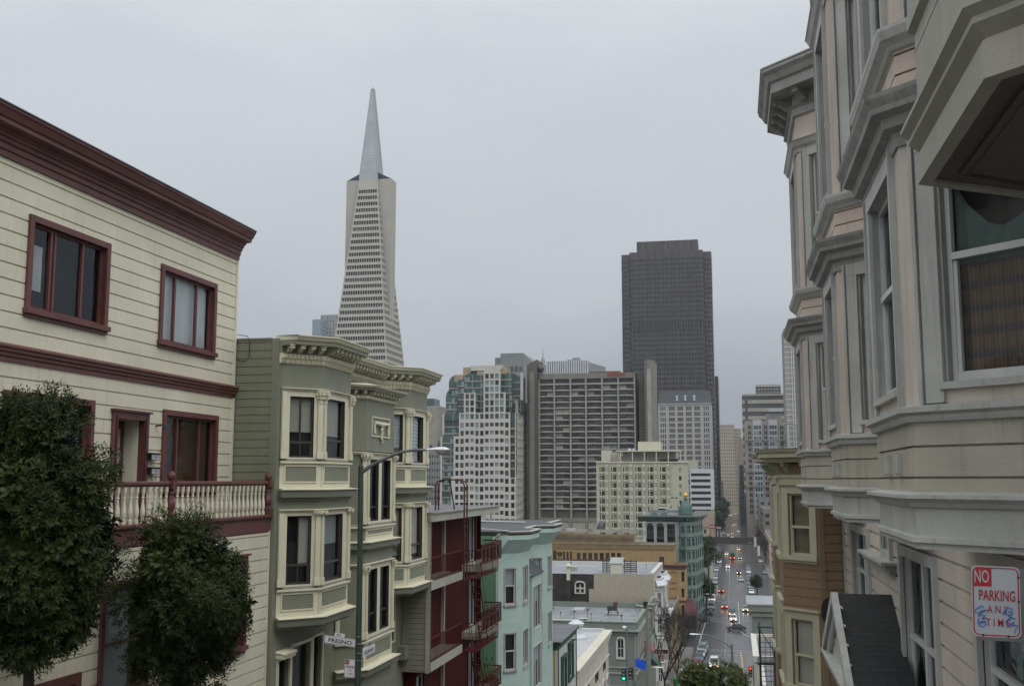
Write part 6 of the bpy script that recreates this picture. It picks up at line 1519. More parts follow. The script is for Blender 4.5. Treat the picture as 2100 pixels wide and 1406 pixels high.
for k in range(0,14,13): x=1.4+k*.03;b.cube(x,x+.004,4.6,6.8,Zs+.012,Zs+.016,'concrete')
b.build('soffit_panel',q)
# ---- brown house
h=root('brown_house',(1.63,26,34),'brown clapboard house with wide cream window casings and cream cornice beyond the peach house','house')
XW_=1.63;P=[(XW_,25.5),(.94,24.8),(.94,23.1),(XW_,22.4)];P2=[(XW_,30.2),(.94,29.5),(.94,27.7),(XW_,27)]
b=MB();b.wall(Face((XW_,22.42),(6,22.42)),0,4,30,41,'brown',board=(.18,.02,.024));b.box(Face((XW_,22.42),(6,22.42)),0,.1,30,41,0,.02,'brown')
b.wall(Face((XW_,34),(XW_,22.42)),0,11.5,30,40.9,'brown',board=(.18,.02,.024));b.build('wall',h)
W1=(38.98,40.22);W2=(36.42,37.72)
b=MB();rc=[]
for PP_ in(P,P2):
    for i in range(3):
        F=Face(PP_[i],PP_[i+1]);a,c=(.2,.74) if i!=1 else (.45,1.3)
        if i==2:a,c=.2,.76
        hl=[(a,c,*W1),(a,c,*W2)]
        b.wall(F,0,F.L,30,40.5,'brown',hl,board=(.18,.014,.012),rv=.08);rc+=[(F,q_,j) for j,q_ in enumerate(hl)]
b.build('bay_wall',h)
for F,q_,j in rc: win(h,F,*q_,casing='tan_cream',sash='tan_cream',cw=.17 if F.L<1.2 else .3,cp=.03,sw=.04,rd=.08,depth=.15,rail=.46,sill=True,cap=.05,blind=[(.02,.98,.02,.99,'blind_tan' if j==0 else 'blind')],slats=.03)
b=MB()
for PP_ in(P,P2):
    b.sweep(PP_,[(.03,40.40),(.03,40.52),(.06,40.54),(.06,40.6),(.09,40.62)],'tan_cream');b.sweep(PP_,[(.01,40.62),(.01,40.82)],'brown')
    brackets(b,PP_,40.63,40.86,.22,.05,.5,'tan_cream',.0)
    b.sweep(PP_,[(.03,40.84),(.24,40.86),(.24,40.93),(.40,40.95),(.40,41.03),(.45,41.06),(.47,41.10),(.49,41.12),(-.1,41.14)],'tan_cream',back=-.3)
b.sweep([(XW_,34),(XW_,22.42),(6,22.42)],[(.0,40.84),(.2,40.86),(.2,40.95),(.35,40.97),(.4,41.12),(-.1,41.14)],'tan_cream',back=-.3)
b.poly([(1.2,34,41.13),(1.2,22.2,41.13),(6,22.2,41.13),(6,34,41.13)],'roof_grey');b.build('cornice',h)
s=root('arched_skylight',(1.3,27,41.2),'clear arched plastic skylight with a bright edge behind the cream cornice of the brown house','skylight')
Y=27;pts=[PY(x_,y_,Y) for x_,y_ in((1597,915),(1598,885),(1603,873),(1612,868),(1625,868),(1634,873),(1638,885),(1640,915))]
b=MB();b.poly([(x_,Y,z_) for x_,z_ in pts],'glass');b.poly([(x_,Y+.5,z_) for x_,z_ in pts],'glass');b.build('skylight_glass',s)
b=MB();b.tube([(x_,Y,z_) for x_,z_ in pts],.018,'grey_far',6);x_,z_=PY(1616,872,Y);x2,z2=PY(1620,914,Y);b.hexa([(x_-.02,Y-.02,z2),(x_+.02,Y-.02,z2),(x_+.02,Y,z2),(x_-.02,Y,z2),(x_-.02,Y-.02,z_),(x_+.02,Y-.02,z_),(x_+.02,Y,z_),(x_-.02,Y,z_)],'white_band');b.build('skylight_frame',s)
# ---- further right row
r=root('white_roof_bay_house',(4,130,12),'grey green house with dentilled cornice and flat white roof beyond the brown house','house')
zt=PY(1545,1237,125.6)[1];b=MB();P=[(1.7,134),(1.7,125.6),(9,125.6)]
for i in range(2): F=Face(P[i],P[i+1]);b.wall(F,0,F.L,4,zt-.4,'greygreen')
b.build('wall',r);b=MB();b.sweep(P,[(.02,zt-1.5),(.2,zt-1.4),(.2,zt-1.0),(.5,zt-.8),(.6,zt-.3),(.7,zt-.1),(.7,zt)],'greygreen_trim',back=-.5);dentils(b,P,zt-1.35,zt-1.02,.35,.2,.25,'greygreen_trim',.18);b.poly([(1.05,134.4,zt+.01),(1.05,125,zt+.01),(9,125,zt+.01),(9,134.4,zt+.01)],'roof_white');b.sweep([(1.05,125),(9,125)],[(0,zt+.0),(.02,zt+.35)],'white_band',back=-.2) if 0 else None
b.build('cornice',r)
r=root('pale_corner_house',(4,90,15),'pale house wall edge with grey side right of the road, near the red signal','house')
zt=PY(1537,1320,90)[1];block(r,1.25,8,84,96,4,zt,'stucco','roof_grey',.3);b=MB();b.box(Face((1.25,84),(8,84)),.5,2.6,4,zt-.2,0,.3,'grey_tower');b.sweep([(1.25,96),(1.25,84),(8,84)],[(.0,zt-.5),(.15,zt-.4),(.2,zt+.05)],'offwhite');b.build('trim',r)
r=root('scaffold_fire_escape',(1.5,48,26),'black iron fire escape cage with mossy top rail beside the brown house','fire escape')
x0,zt=PY(1552,1284,48);x1,_=PY(1592,1284,48);Fk=Face((x0,48),(x1,48));b=MB()
for yy in(48,49.4):
    for x in(x0+.12,x1-.08): b.tube([(x,yy,24),(x,yy,zt)],.035,'rust_metal' if x>x0+.3 else 'black_metal',6)
b.box(Fk,0,Fk.L,zt-.05,zt+.03,-.05,.05,'darkgreen')
k=0;z=zt-.45
while z>24:
    b.box(Fk,.12,Fk.L-.08,z,z+.02,-.01,.01,'black_metal');k+=1
    if k%6==0: b.box(Fk,0,Fk.L,z-.12,z-.02,-1.4,.05,'black_metal')
    z-=.2
for u_ in(.32,.52,.62): b.box(Fk,u_,u_+.02,26,zt-.4,-.01,.01,'black_metal')
b.tube([(x0+.1,48,zt-.1),(x1+.15,48,zt-1.4)],.02,'black_metal',5);b.build('cage',r)
r=root('pale_blue_side_house',(3,60,20),'pale bluish grey house wall seen through the black fire escape cage','house')
block(r,1.45,8,52,80,10,27.6,'grey_trim','roof_grey',.3)
# ================================================================ signs
def sign(nm,lab,cat='sign',grp=None,loc=(0,0,0)): return root(nm,loc,lab,cat,grp)
class TF(Face):
    """face with a small roll, so a sign can hang crooked"""
    def __init__(s,p,q,z0,roll=0,lean=0): super().__init__(p,q);s.z0=z0;s.r=roll
    def pt(s,u,z,n=0):
        z=z-s.z0;c,d=math.cos(s.r),math.sin(s.r);u2=u*c-z*d;z2=u*d+z*c
        return (s.p[0]+s.u[0]*u2+s.n[0]*n,s.p[1]+s.u[1]*u2+s.n[1]*n,s.z0+z2)
def rrect(F,u0,u1,z0,z1,r,n):
    pts=[]
    for (cu,cz,a0) in((u1-r,z0+r,-90),(u1-r,z1-r,0),(u0+r,z1-r,90),(u0+r,z0+r,180)):
        for k in range(5): a=R(a0+k*22.5);pts.append((cu+r*math.cos(a),cz+r*math.sin(a)))
    return pts
def noparking(rt,F,w,h_,z0,scrib):
    b=MB();pts=rrect(F,0,w,z0,z0+h_,.035*w/.3,0)
    b.poly([F.pt(u,z,0) for u,z in pts],'sign_white_shaded' if scrib else 'blade_white');b.poly([F.pt(u,z,-.004) for u,z in pts],'sign_grey')  # near plate gets the shade-darkened white, the lamp-pole plate the lighter copy
    for i in range(len(pts)):
        a,c=pts[i],pts[(i+1)%len(pts)];b.poly([F.pt(*a,0),F.pt(*c,0),F.pt(*c,-.004),F.pt(*a,-.004)],'sign_grey')
    b.build('plate',rt)
    b=MB();q=.012*w/.3;ins=[(u*(w-2*q)/w+q,z0+(z-z0)*(h_-2*q)/h_+q) for u,z in pts]
    for i in range(len(ins)):
        a,c=ins[i],ins[(i+1)%len(ins)];d_=Vector((c[0]-a[0],c[1]-a[1],0)).normalized();nx,nz=-d_.y*.0035,d_.x*.0035
        b.poly([F.pt(a[0]-nx,a[1]-nz,.0015),F.pt(c[0]-nx,c[1]-nz,.0015),F.pt(c[0]+nx,c[1]+nz,.0015),F.pt(a[0]+nx,a[1]+nz,.0015)],'sign_red')
    red=[(q,z0+h_*.71),(w*.42,z0+h_*.71),(w*.42,z0+h_-q),(q*3,z0+h_-q),(q,z0+h_-3*q)];b.poly([F.pt(u,z,.002) for u,z in red],'sign_red')
    s_=w/.275
    text(b,'NO',F,w*.215,z0+h_*.765,.003,.105*s_,'sign_white_shaded',.0005,bold=.001*s_,sx=.52,align='CENTER')
    text(b,'PARKING',F,w*.525,z0+h_*.515,.003,.088*s_,'sign_red',.0005,bold=.0012*s_,sx=.56,align='CENTER')
    text(b,'A N Y',F,w*.53,z0+h_*.34,.003,.064*s_,'sign_red',.0005,bold=.0003*s_,sx=.72,align='CENTER')
    text(b,'T I M E',F,w*.53,z0+h_*.155,.003,.064*s_,'sign_red',.0005,bold=.0003*s_,sx=.72,align='CENTER')
    b.build('lettering',rt)
    if scrib:
        b=MB()
        def sc(l): b.tube([F.pt(u*w,z0+z*h_,.004) for u,z in l],.0032,'ink_blue',5)
        sc([(.25,.42),(.18,.43),(.08,.38),(.07,.34),(.14,.33),(.22,.37),(.3,.38),(.2,.34),(.12,.29),(.2,.31),(.27,.30),(.2,.26),(.3,.27),(.22,.24)])
        sc([(.14,.26),(.12,.19),(.16,.15),(.24,.14),(.29,.18),(.26,.22),(.18,.21),(.13,.18),(.2,.2),(.28,.21)])
        sc([(.63,.33),(.7,.42),(.66,.36),(.72,.43),(.83,.41),(.8,.37),(.74,.37),(.84,.36),(.82,.33),(.7,.33),(.63,.36)])
        sc([(.74,.31),(.8,.29),(.9,.27)]);sc([(.82,.30),(.72,.25),(.68,.21)])
        sc([(.72,.17),(.78,.2),(.86,.23),(.78,.17),(.88,.19),(.93,.18),(.88,.12),(.85,.07)])
        b.build('scribble',rt)
s=sign('no_parking_sign','large white and red no parking sign with blue marker scribbles at the lower right',loc=(1.5,7,39.6))
Fn=TF((1.372,7.0),(1.65,6.99),39.575,R(-1.6));noparking(s,Fn,.272,.415,39.575,True)
b=MB();b.box(Fn,.27,.30,39.5,39.98,-.02,-.005,'pole_grey');b.box(Fn,.05,.33,39.555,39.575,-.02,.003,'pole_grey')
for (u,z) in((.262,39.93),(.262,39.79),(.06,39.585),(.2,39.585)): b.tube([Fn.pt(u,z,-.002),Fn.pt(u,z,.008)],.007,'black_metal',6)
b.tube([(1.83,7.03,36.5),(1.83,7.03,41.2)],.03,'pole_grey',8);b.box(Fn,.3,.47,39.56,39.58,-.02,0,'pole_grey');b.build('bracket',s)
# corner lamp with street name blades
l=root('street_lamp',(-8.35,23.6,33),'green street lamp with curved arm and white cobra head carrying the street name signs','street lamp')
Y=23.6;X_=lambda px,py:PY(px,py,Y)
b=MB();x0,zt=X_(740,955);b.tube([(x0+.02,Y,32.5),(x0+.02,Y,36.6),(x0+.02,Y,38.6),(x0,Y,zt)],[.075,.07,.065,.06],'pole_green',10);b.tube([(x0,Y,zt-.02),(x0,Y,zt+.05)],[.045,.02],'pole_green',8);b.build('pole',l)
b=MB();pts=[X_(x,y) for x,y in((742,968),(757,957),(775,947),(800,935),(825,926),(850,922),(876,922))];b.tube([(x,Y,z) for x,z in pts],[.05,.045,.042,.038,.034,.03,.028],'pole_grey',8);b.build('arm',l)
def cobra(l,x,y,z,L_,s_=1):
    b=MB();pr=[(0,.03),(.08,.045),(.3,.075),(.55,.10),(.8,.10),(.93,.07),(1,.02)]
    for (t0,r0),(t1,r1) in zip(pr,pr[1:]):
        pass
    k=12;rings=[]
    for t_,r_ in pr:
        rings.append([(x+s_*L_*t_,y+r_*1.1*math.cos(2*math.pi*j/k),z+(r_*.62 if math.sin(2*math.pi*j/k)>0 else r_*.35)*math.sin(2*math.pi*j/k)) for j in range(k)])
    for a_,c_ in zip(rings,rings[1:]):
        for j in range(k): b.poly([a_[j],a_[(j+1)%k],c_[(j+1)%k],c_[j]],'lamp_white')
    b.build('lamp_head',l,smooth=True)
    b=MB();cxx=x+s_*L_*.68
    for (r0,z0),(r1,z1) in zip([(.10,-.02),(.09,-.06),(.06,-.10),(.0,-.12)],[(.09,-.06),(.06,-.10),(.0,-.12)]):
        for j in range(k):
            a0,a1=2*math.pi*j/k,2*math.pi*(j+1)/k;f=lambda r_,a_,zz:(cxx+r_*1.5*math.cos(a_),y+r_*math.sin(a_),z+zz);b.poly([f(r0,a0,z0),f(r0,a1,z0),f(r1,a1,z1),f(r1,a0,z1)],'lamp_lens')
    b.build('lens',l,smooth=True)
x0,z0=X_(873,922);cobra(l,x0,Y,z0,.56)
b=MB();x1,z1=X_(884,917);b.tube([(x1,Y,z1),(x1,Y,z1+.05)],.03,'sign_blue',8);b.build('photocell',l)
def blade(nm,lab,px,py,pts,words,num,sx=1.,size=.11):
    s=sign(nm,lab,loc=(px,py,36));(u0x,u0y,z0),(u1x,u1y,z1)=pts;roll=math.atan2(z1-z0,math.hypot(u1x-u0x,u1y-u0y));F=TF((u0x,u0y),(u1x,u1y),z0,roll);L_=math.hypot(F.L,z1-z0)
    b=MB();b.box(F,0,L_,z0,z0+.172,-.012,.0,'blade_white')
    for (a,c,e,f) in((0.01,L_-.01,z0+.01,z0+.016),(.01,L_-.01,z0+.157,z0+.163)): b.box(F,a,c,e,f,.0,.0015,'sign_black')
    for a in(.01,L_-.016): b.box(F,a,a+.006,z0+.016,z0+.157,.0,.0015,'sign_black')
    b.build('plate',s);b=MB();text(b,words,F,L_/2,z0+.042,.002,.122,'sign_black',.001,bold=.002,sx=sx,align='CENTER');b.build('lettering',s)
    b=MB();b.box(F,L_*.30,L_*.62,z0+.176,z0+.26,-.01,0,'blade_white');text(b,num,F,L_*.46,z0+.19,.002,.078,'sign_black',.0005,align='CENTER',sx=.8);b.build('number_plate',s)
    return s
xa,za=PY(664,1317,23.6);xb,zb=PY(729,1327,23.6)
blade('street_name_sign','white street name blade reading FRESNO on the green lamp pole',xa,23.6,((xa,23.6,za),(xb,23.6,zb)),'FRESNO','000 -',1.3)
ya,yb=23.6,24.85;xk,zk=PY(743,1345,ya);xk2,zk2=PY(769,1334,yb)
s=sign('street_name_sign','white street name blade reading KEARNY on the right side of the green lamp pole',loc=(xk,23.8,36))
F=TF((xk+.02,ya),(xk2,yb),zk-.02,math.atan2(zk2-zk,1.4));L_=1.26
b=MB();b.box(F,0,L_,zk-.02,zk+.17,-.01,0,'blade_white');b.build('plate',s);b=MB();text(b,'KEARNY',F,L_/2,zk+.02,.003,.125,'sign_black',.001,bold=.0005,sx=2.15,align='CENTER');b.build('lettering',s)
b=MB();b.box(F,.35,.85,zk+.18,zk+.27,-.01,0,'sign_white_shaded');text(b,'1100',F,.6,zk+.19,.003,.08,'sign_black',.001,sx=1.3,align='CENTER');b.build('number_plate',s)
s=sign('no_parking_sign','small white and red no parking sign low on the green lamp pole',loc=(-8.6,23.6,35.8));xa,za=PY(706,1387,23.6);xb,zb=PY(728,1389,23.6);F=TF((xa,23.58),(xb,23.58),za,R(-2));noparking(s,F,xb-xa,.40,za,False)
b=MB()
for px_,py_ in((733,1304),(734,1319),(734,1338),(734,1353)): x_,z_=PY(px_,py_,23.6);b.tube([(x_,23.53,z_),(x_+.1,23.53,z_)],.016,'pole_grey',6)
b.build('bracket',s)
# ================================================================ GROUND, ROADS
ys=sorted(set([-80,-40,0,13,26,40,53,66,80,95,111,127,143,159,175,190,235,262,300,400,500,640,800,900,1200,1600,2400]))
def strip(nm,xf,ya,yb,dz,m,lab=None,kerb=0):
    """sheet following the terrain ; xf(y)->(x0,x1)"""
    yy=[ya]+[y for y in ys if ya<y<yb]+[yb];b=MB()
    for a,c in zip(yy,yy[1:]):
        x0,x1=xf(a);x2,x3=xf(c);za,zc=GZ(a)+dz,GZ(c)+dz;b.poly([(x0,a,za),(x1,a,za),(x3,c,zc),(x2,c,zc)],m)
        if kerb:
            for (p,q) in((x0,x2),(x1,x3)): b.poly([(p,a,za),(q,c,zc),(q,c,zc-kerb),(p,a,za-kerb)],m)
    if kerb:
        for y in(ya,yb): x0,x1=xf(y);z=GZ(y)+dz;b.poly([(x0,y,z),(x1,y,z),(x1,y,z-kerb),(x0,y,z-kerb)],m)
    o=b.build(nm,None,kind='structure');return o
b=MB()
for a,c in zip(ys,ys[1:]): b.poly([(-880,a,GZ(a)-.03),(880,a,GZ(a)-.03),(880,c,GZ(c)-.03),(-880,c,GZ(c)-.03)],'ground_m')
b.build('ground',None,kind='structure')
def rx(y):
    if y<=127: return (-9,.1)
    if y<230:
        t=(y-127)/103;return (-9,.1) if y<128 else (-9,.1+t*1.6+0)
    return (-9,12)
strip('road',lambda y:(-9,-.1+max(0,min(1,(y-100)/100))*1.6),-60,232,.0,'asphalt_wet')
strip('road',lambda y:(-9.3,12),232,2300,.0,'asphalt_wet')
strip('cross_street',lambda y:(-80,80),98,124,.004,'asphalt_wet');strip('cross_street',lambda y:(-120,120),236,262,.004,'asphalt_wet')
strip('cross_street',lambda y:(-120,120),404,416,.004,'asphalt_wet')
strip('cross_street',lambda y:(-120,120),645,657,.004,'asphalt_wet')
for a,c in((-60,97),(125,235),(263,403),(417,644),(658,2200)): strip('pavement',lambda y:(-11.6 if y<263 else -13,(-8.05 if y<97.5 else -9.0) if y<235 else -9.3),a,c,.14,'pavement',kerb=.14)
for a,c in((-60,97),(125,232)): strip('pavement',lambda y:(-.1+max(0,min(1,(y-100)/100))*1.6,2.3+max(0,min(1,(y-100)/100))*2),a,c,.14,'pavement',kerb=.14)
for a,c in((263,403),(417,644),(658,2200)): strip('pavement',lambda y:(12,15.5),a,c,.14,'pavement',kerb=.14)
def pline(name,pts,w,m='mark_white'):
    """painted line through pixels read on the ground"""
    P=[PG(*q)[:2] for q in pts];b=MB()
    wf=w
    for (x0,y0),(x1,y1) in zip(P,P[1:]):
        n=max(1,int(math.hypot(x1-x0,y1-y0)/8));d_=math.hypot(x1-x0,y1-y0);nx,ny=(y1-y0)/d_*wf/2,-(x1-x0)/d_*wf/2
        sp=[0]+[ (yy-y0)/(y1-y0) for yy in ys if min(y0,y1)<yy<max(y0,y1)]+[1];sp.sort()
        for s0,s1 in zip(sp,sp[1:]):
            ax,ay=x0+(x1-x0)*s0,y0+(y1-y0)*s0;cx_,cy_=x0+(x1-x0)*s1,y0+(y1-y0)*s1
            b.poly([(ax-nx,ay-ny,GZ(ay)+.009),(ax+nx,ay+ny,GZ(ay)+.009),(cx_+nx,cy_+ny,GZ(cy_)+.009),(cx_-nx,cy_-ny,GZ(cy_)+.009)],m)
    return b.build(name,None,kind='structure')
for L_ in ([(1430,1330),(1447,1275)],[(1470,1222),(1472.5,1200)],[(1517,1282),(1514,1233)],[(1517,1285),(1519,1294),(1527,1300),(1540,1306),(1556,1310)],[(1450,1331),(1535,1333.5)],[(1450,1333.5),(1535,1337)],[(1447,1265),(1500,1272)],[(1449,1270),(1496,1277)],[(1408,1279),(1421,1270),(1432,1269)],[(1465,1232),(1540,1233)],[(1521,1271),(1538,1273)]): pline('lane_line',L_,.17)
for dx in(0,1.6): pline('centre_line',[(1518.5+dx,1337),(1526+dx*1.4,1396)],.14,'mark_yellow')
for (xa,ya_,xb_,yb_) in((1485,1366,1495.5,1205),(1495.5,1205,1502,1053),(1513.5,1210,1509,1070)):
    n=26 if ya_>1300 else 30
    Pa,Pb=PG(xa,ya_),PG(xb_,yb_);y=Pa[1]
    b=MB()
    while y<Pb[1]:
        t_=(y-Pa[1])/(Pb[1]-Pa[1]);x=Pa[0]+(Pb[0]-Pa[0])*t_;yy=min([q for q in ys if q>y+.01]+[y+1.3]);e=min(y+1.3,yy)
        b.poly([(x-.06,y,GZ(y)+.009),(x+.06,y,GZ(y)+.009),(x+.06,e,GZ(e)+.009),(x-.06,e,GZ(e)+.009)],'mark_white');y+=3.6
    b.build('lane_dash',None,kind='structure')
for (py,x0,x1) in((1342.5,1458,1480),(1343,1491,1514),(1377,1489,1518),(1124,1525,1532),(1153,1490,1528),(1157,1490,1528),(1254,1476,1490),(1266,1480,1492)):
    n=3 if py>1300 else 6;b=MB()
    for i in range(n):
        xa,ya_,_=PG(x0+(x1-x0)*(i+.1)/n,py);xb_,_,_=PG(x0+(x1-x0)*(i+.75)/n,py);b.poly([(xa,ya_,GZ(ya_)+.01),(xb_,ya_,GZ(ya_)+.01),(xb_,ya_+.5,GZ(ya_+.5)+.01),(xa,ya_+.5,GZ(ya_+.5)+.01)],'mark_yellow' if 1150<py<1160 else 'mark_white')
    b.build('crosswalk_mark',None,kind='structure')
# ================================================================ CARS
def loft(b,secs,m,cap=True):
    prev=None;k=len(secs[0])
    for s in secs:
        i0=len(b.v);b.v+=s
        if prev is not None:
            for j in range(k): b.f.append((prev+j,prev+(j+1)%k,i0+(j+1)%k,i0+j));b.m.append(b.mi(m))
        prev=i0
    if cap: b.f.append(tuple(range(k)) if len(b.v)==k*len(secs) else tuple(range(prev-k*(len(secs)-1),prev-k*(len(secs)-2))));b.m.append(b.mi(m));b.f.append(tuple(range(prev,prev+k)));b.m.append(b.mi(m))
def sec(y,w0,w1,z0,z1,w2=None):
    zm=(z0*.45+z1*.55);w2=w2 or w1*.93
    return [(-w0,y,z0),(w0,y,z0),(w1,y,z0+.12),(w1,y,zm),(w2,y,z1),(-w2,y,z1),(-w1,y,zm),(-w1,y,z0+.12)]
KIND={'sedan':dict(L=4.5,h=.86,r=1.42,c0=-.95,c1=1.55,w=.88),'suv':dict(L=4.7,h=1.02,r=1.78,c0=-1.15,c1=2.2,w=.95),'van':dict(L=5.2,h=1.1,r=2.1,c0=-1.75,c1=2.5,w=1.0),'hatch':dict(L=4.1,h=.9,r=1.5,c0=-.95,c1=1.9,w=.86),'bus':dict(L=9.5,h=1.2,r=3.1,c0=-4.6,c1=4.65,w=1.25)}
PROTO={}
def carproto(kind,col,front,tail,simple):
    key=(kind,col,front,tail,simple)
    if key in PROTO: return PROTO[key]
    k=KIND[kind];L_=k['L']/2;w=k['w'];h=k['h'];out=[]
    b=MB();loft(b,[sec(-L_,w*.7,w*.84,.34,h*.66),sec(-L_+.12,w*.86,w*.96,.24,h*.76),sec(-L_+.7,w*.9,w,.22,h*.88),sec(k['c0'],w*.92,w,.2,h),sec(0,w*.92,w,.2,h+.02),sec(k['c1'],w*.92,w,.2,h+.03),sec(L_-.25,w*.88,w*.97,.24,h*.98),sec(L_-.05,w*.82,w*.92,.28,h*.92),sec(L_,w*.72,w*.85,.36,h*.78)],col)
    rt=MB();r=k['r'];a,c=k['c0'],k['c1'];sl=.75 if kind in('sedan','hatch') else .5
    if kind=='bus':sl=.1
    if kind=='van':sl=.35
    re=.55 if kind=='sedan' else .18
    def cs(y,wd,z): return [(-wd,y,z),(wd,y,z),(wd*.99,y,z+.05),(-wd*.99,y,z+.05)]
    b.hexa([(-w*.74,a+sl,r-.06),(w*.74,a+sl,r-.06),(w*.74,c-re,r-.06),(-w*.74,c-re,r-.06),(-w*.66,a+sl+.1,r),(w*.66,a+sl+.1,r),(w*.66,c-re-.1,r),(-w*.66,c-re-.1,r)],col)
    for s in(-1,1):
        for (y0_,y1_) in((a+.02,a+sl),(c,c-re),((a+c)/2,(a+c)/2)):
            b.tube([(s*w*.91,y0_,h),(s*w*.745,y1_,r-.04)],.04,col,5)
    out.append(('body',b,None))
    g=MB();g.hexa([(-w*.9,a,h-.03),(w*.9,a,h-.03),(w*.9,c,h-.03),(-w*.9,c,h-.03),(-w*.72,a+sl,r-.05),(w*.72,a+sl,r-.05),(w*.72,c-re,r-.05),(-w*.72,c-re,r-.05)],'car_glass');out.append(('window',g,None))
    ft='head_off' if front=='off' else ('head_on' if front=='on' else 'head_white');tt='tail_on' if tail=='on' else 'tail_off'
    for s in(-1,1):
        g=MB();x=s*w*.68;g.hexa([(x-.12,-L_+.005,h*.52),(x+.12,-L_+.005,h*.52),(x+.12,-L_+.2,h*.52),(x-.12,-L_+.2,h*.52),(x-.11,-L_+.03,h*.68),(x+.11,-L_+.03,h*.68),(x+.11,-L_+.2,h*.68),(x-.11,-L_+.2,h*.68)],ft);
        g.v=[(v[0],v[1]-.03,v[2]) for v in g.v];out.append(('headlight',g,None))
        g=MB();x=s*w*.72;g.cube(x-.13,x+.13,L_-.15,L_+.02,h*.62,h*.86,tt);out.append(('taillight',g,None))
    if not simple:
        for s in(-1,1):
            for y in(-L_*.62,L_*.62):
                g=MB();g.tube([(s*(w-.2),y,.33),(s*(w+.01),y,.33)],.33,'tyre',14);g.tube([(s*(w+.01),y,.33),(s*(w+.02),y,.33)],.19,'rim',10);out.append(('wheel',g,None))
        g=MB();g.cube(-w*.4,w*.4,-L_-.01,-L_+.05,h*.36,h*.6,'black_metal');out.append(('grille',g,None))
        for s in(-1,1): g=MB();g.cube(s*w+(0 if s>0 else -.14),s*w+(.14 if s>0 else 0),a+.35,a+.45,h+.02,h+.15,col);out.append(('mirror',g,None))
    else:
        g=MB()
        for s in(-1,1):
            for y in(-L_*.62,L_*.62): g.tube([(s*(w-.2),y,.33),(s*(w+.01),y,.33)],.33,'tyre',8)
        out.append(('wheels',g,None))
    res=[]
    for nm,bb,_ in out:
        o=bb.build(nm,None);COL.objects.unlink(o);res.append((nm,o.data));bpy.data.objects.remove(o)
    PROTO[key]=res;return res
CW={'c_white':'white','c_silver':'silver','c_grey':'grey','c_black':'black','c_red':'red','c_green':'dark green','c_blue':'dark blue','c_teal':'grey green','c_brown':'brown'}
def car(px,py,kind,col,d,lab,front='off',tail='off',rot=None,grp=None,xo=None):
    x,y,z=PG(px,py)
    if xo is not None: x=xo
    r=root('car' if kind not in('van','bus') else kind,(x,y+KIND[kind]['L']/2 if rot is None else y,z+.006),lab,'car' if kind not in('van','bus') else kind,grp)
    r.rotation_euler=(0,0,(0 if d=='T' else math.pi) if rot is None else rot)
    for nm,me in carproto(kind,col,front,tail,y>330):
        o=bpy.data.objects.new(nm,me);COL.objects.link(o);o.parent=r
    return r
MG='cars driving along the street';PL_='cars parked along the left kerb';PR_='cars parked along the right kerb'
car(1464,1371,'suv','c_white','T','white sport utility car with lights on, biggest moving car above the treetops','on',grp=MG)
car(1453,1394,'hatch','c_white','T','small white car with lights on, just behind the green treetops at the bottom','white',grp=MG)
car(1501.5,1263,'suv','c_green','T','dark green car with orange lights waiting at the crossing','on',grp=MG)
car(1504,1274,'hatch','c_white','T','white hatchback with lights on close in front of the dark green car','on',grp=MG)
car(1510,1291,'sedan','c_black','T','black sedan seen side-on, turning across the crossing','off',rot=R(-80),grp=MG)
car(1529,1254,'sedan','c_silver','T','silver car with yellow lights and long wet reflections right of the centre line','on',grp=MG)
car(1486,1248,'sedan','c_grey','A','dark grey car with red tail lights left of the lane dashes before the crossing','off','on',grp=MG)
car(1479.5,1215,'sedan','c_black','A','black car with bright tail lights mirrored on the wet road','off','on',grp=MG)
car(1437,1273,'suv','c_black','A','black car with red tail lights turning off at the left corner','off','on',rot=R(120),grp=MG)
car(1520,1192,'sedan','c_silver','T','silver car without lights behind the dark car with a white front','off',grp=MG)
car(1515.5,1177,'suv','c_black','T','dark car ahead of the silver unlit car right of the dashes','white',grp=MG)
car(1492.5,1164,'sedan','c_white','T','white car with two long wet headlight streaks left of the centre dashes','white',grp=MG)
car(1490,1138,'sedan','c_white','T','white car with lights on, second white car beyond, beside the brown bus','on',grp=MG)
car(1518,1146,'sedan','c_grey','T','grey car with lights on right of the brown bus','on',grp=MG)
car(1502,1147,'bus','c_brown','A','small brown bus with a pale roof going away under the footbridge','off','on',grp=MG)
car(1514.5,1128,'sedan','c_white','T','white car with lights on just before the footbridge','on',grp=MG)
far=[(1502,1102,'c_blue','white','blue car with white headlights just beyond the footbridge'),(1501.5,1094,'c_brown','on','brown car with orange lights second beyond the footbridge'),(1493,1097,'c_grey','on','grey car with lights in the left lane beyond the footbridge'),(1514,1090,'c_white','white','white car right lane beyond the footbridge'),(1504,1077,'c_black','on','black car with orange lights third beyond the footbridge'),(1508,1076,'c_grey','on','grey car beside the black car far beyond the footbridge')]
for (x,y,c,f,lb) in far: car(x,y,'sedan',c,'T',lb,f,grp=MG)
for i,(x,y) in enumerate(((1494,1056),(1498,1057),(1503,1055),(1509,1054),(1497,1049),(1502,1048),(1505,1047),(1494,1043),(1501,1041),(1503,1044),(1507,1042),(1496,1036),(1502,1034))):
    car(x,y,'sedan',random.choice(['c_grey','c_black','c_white']),'T','tiny far car with lights on in the traffic near the end of the street','on',grp='tiny far cars with lights at the end of the street')
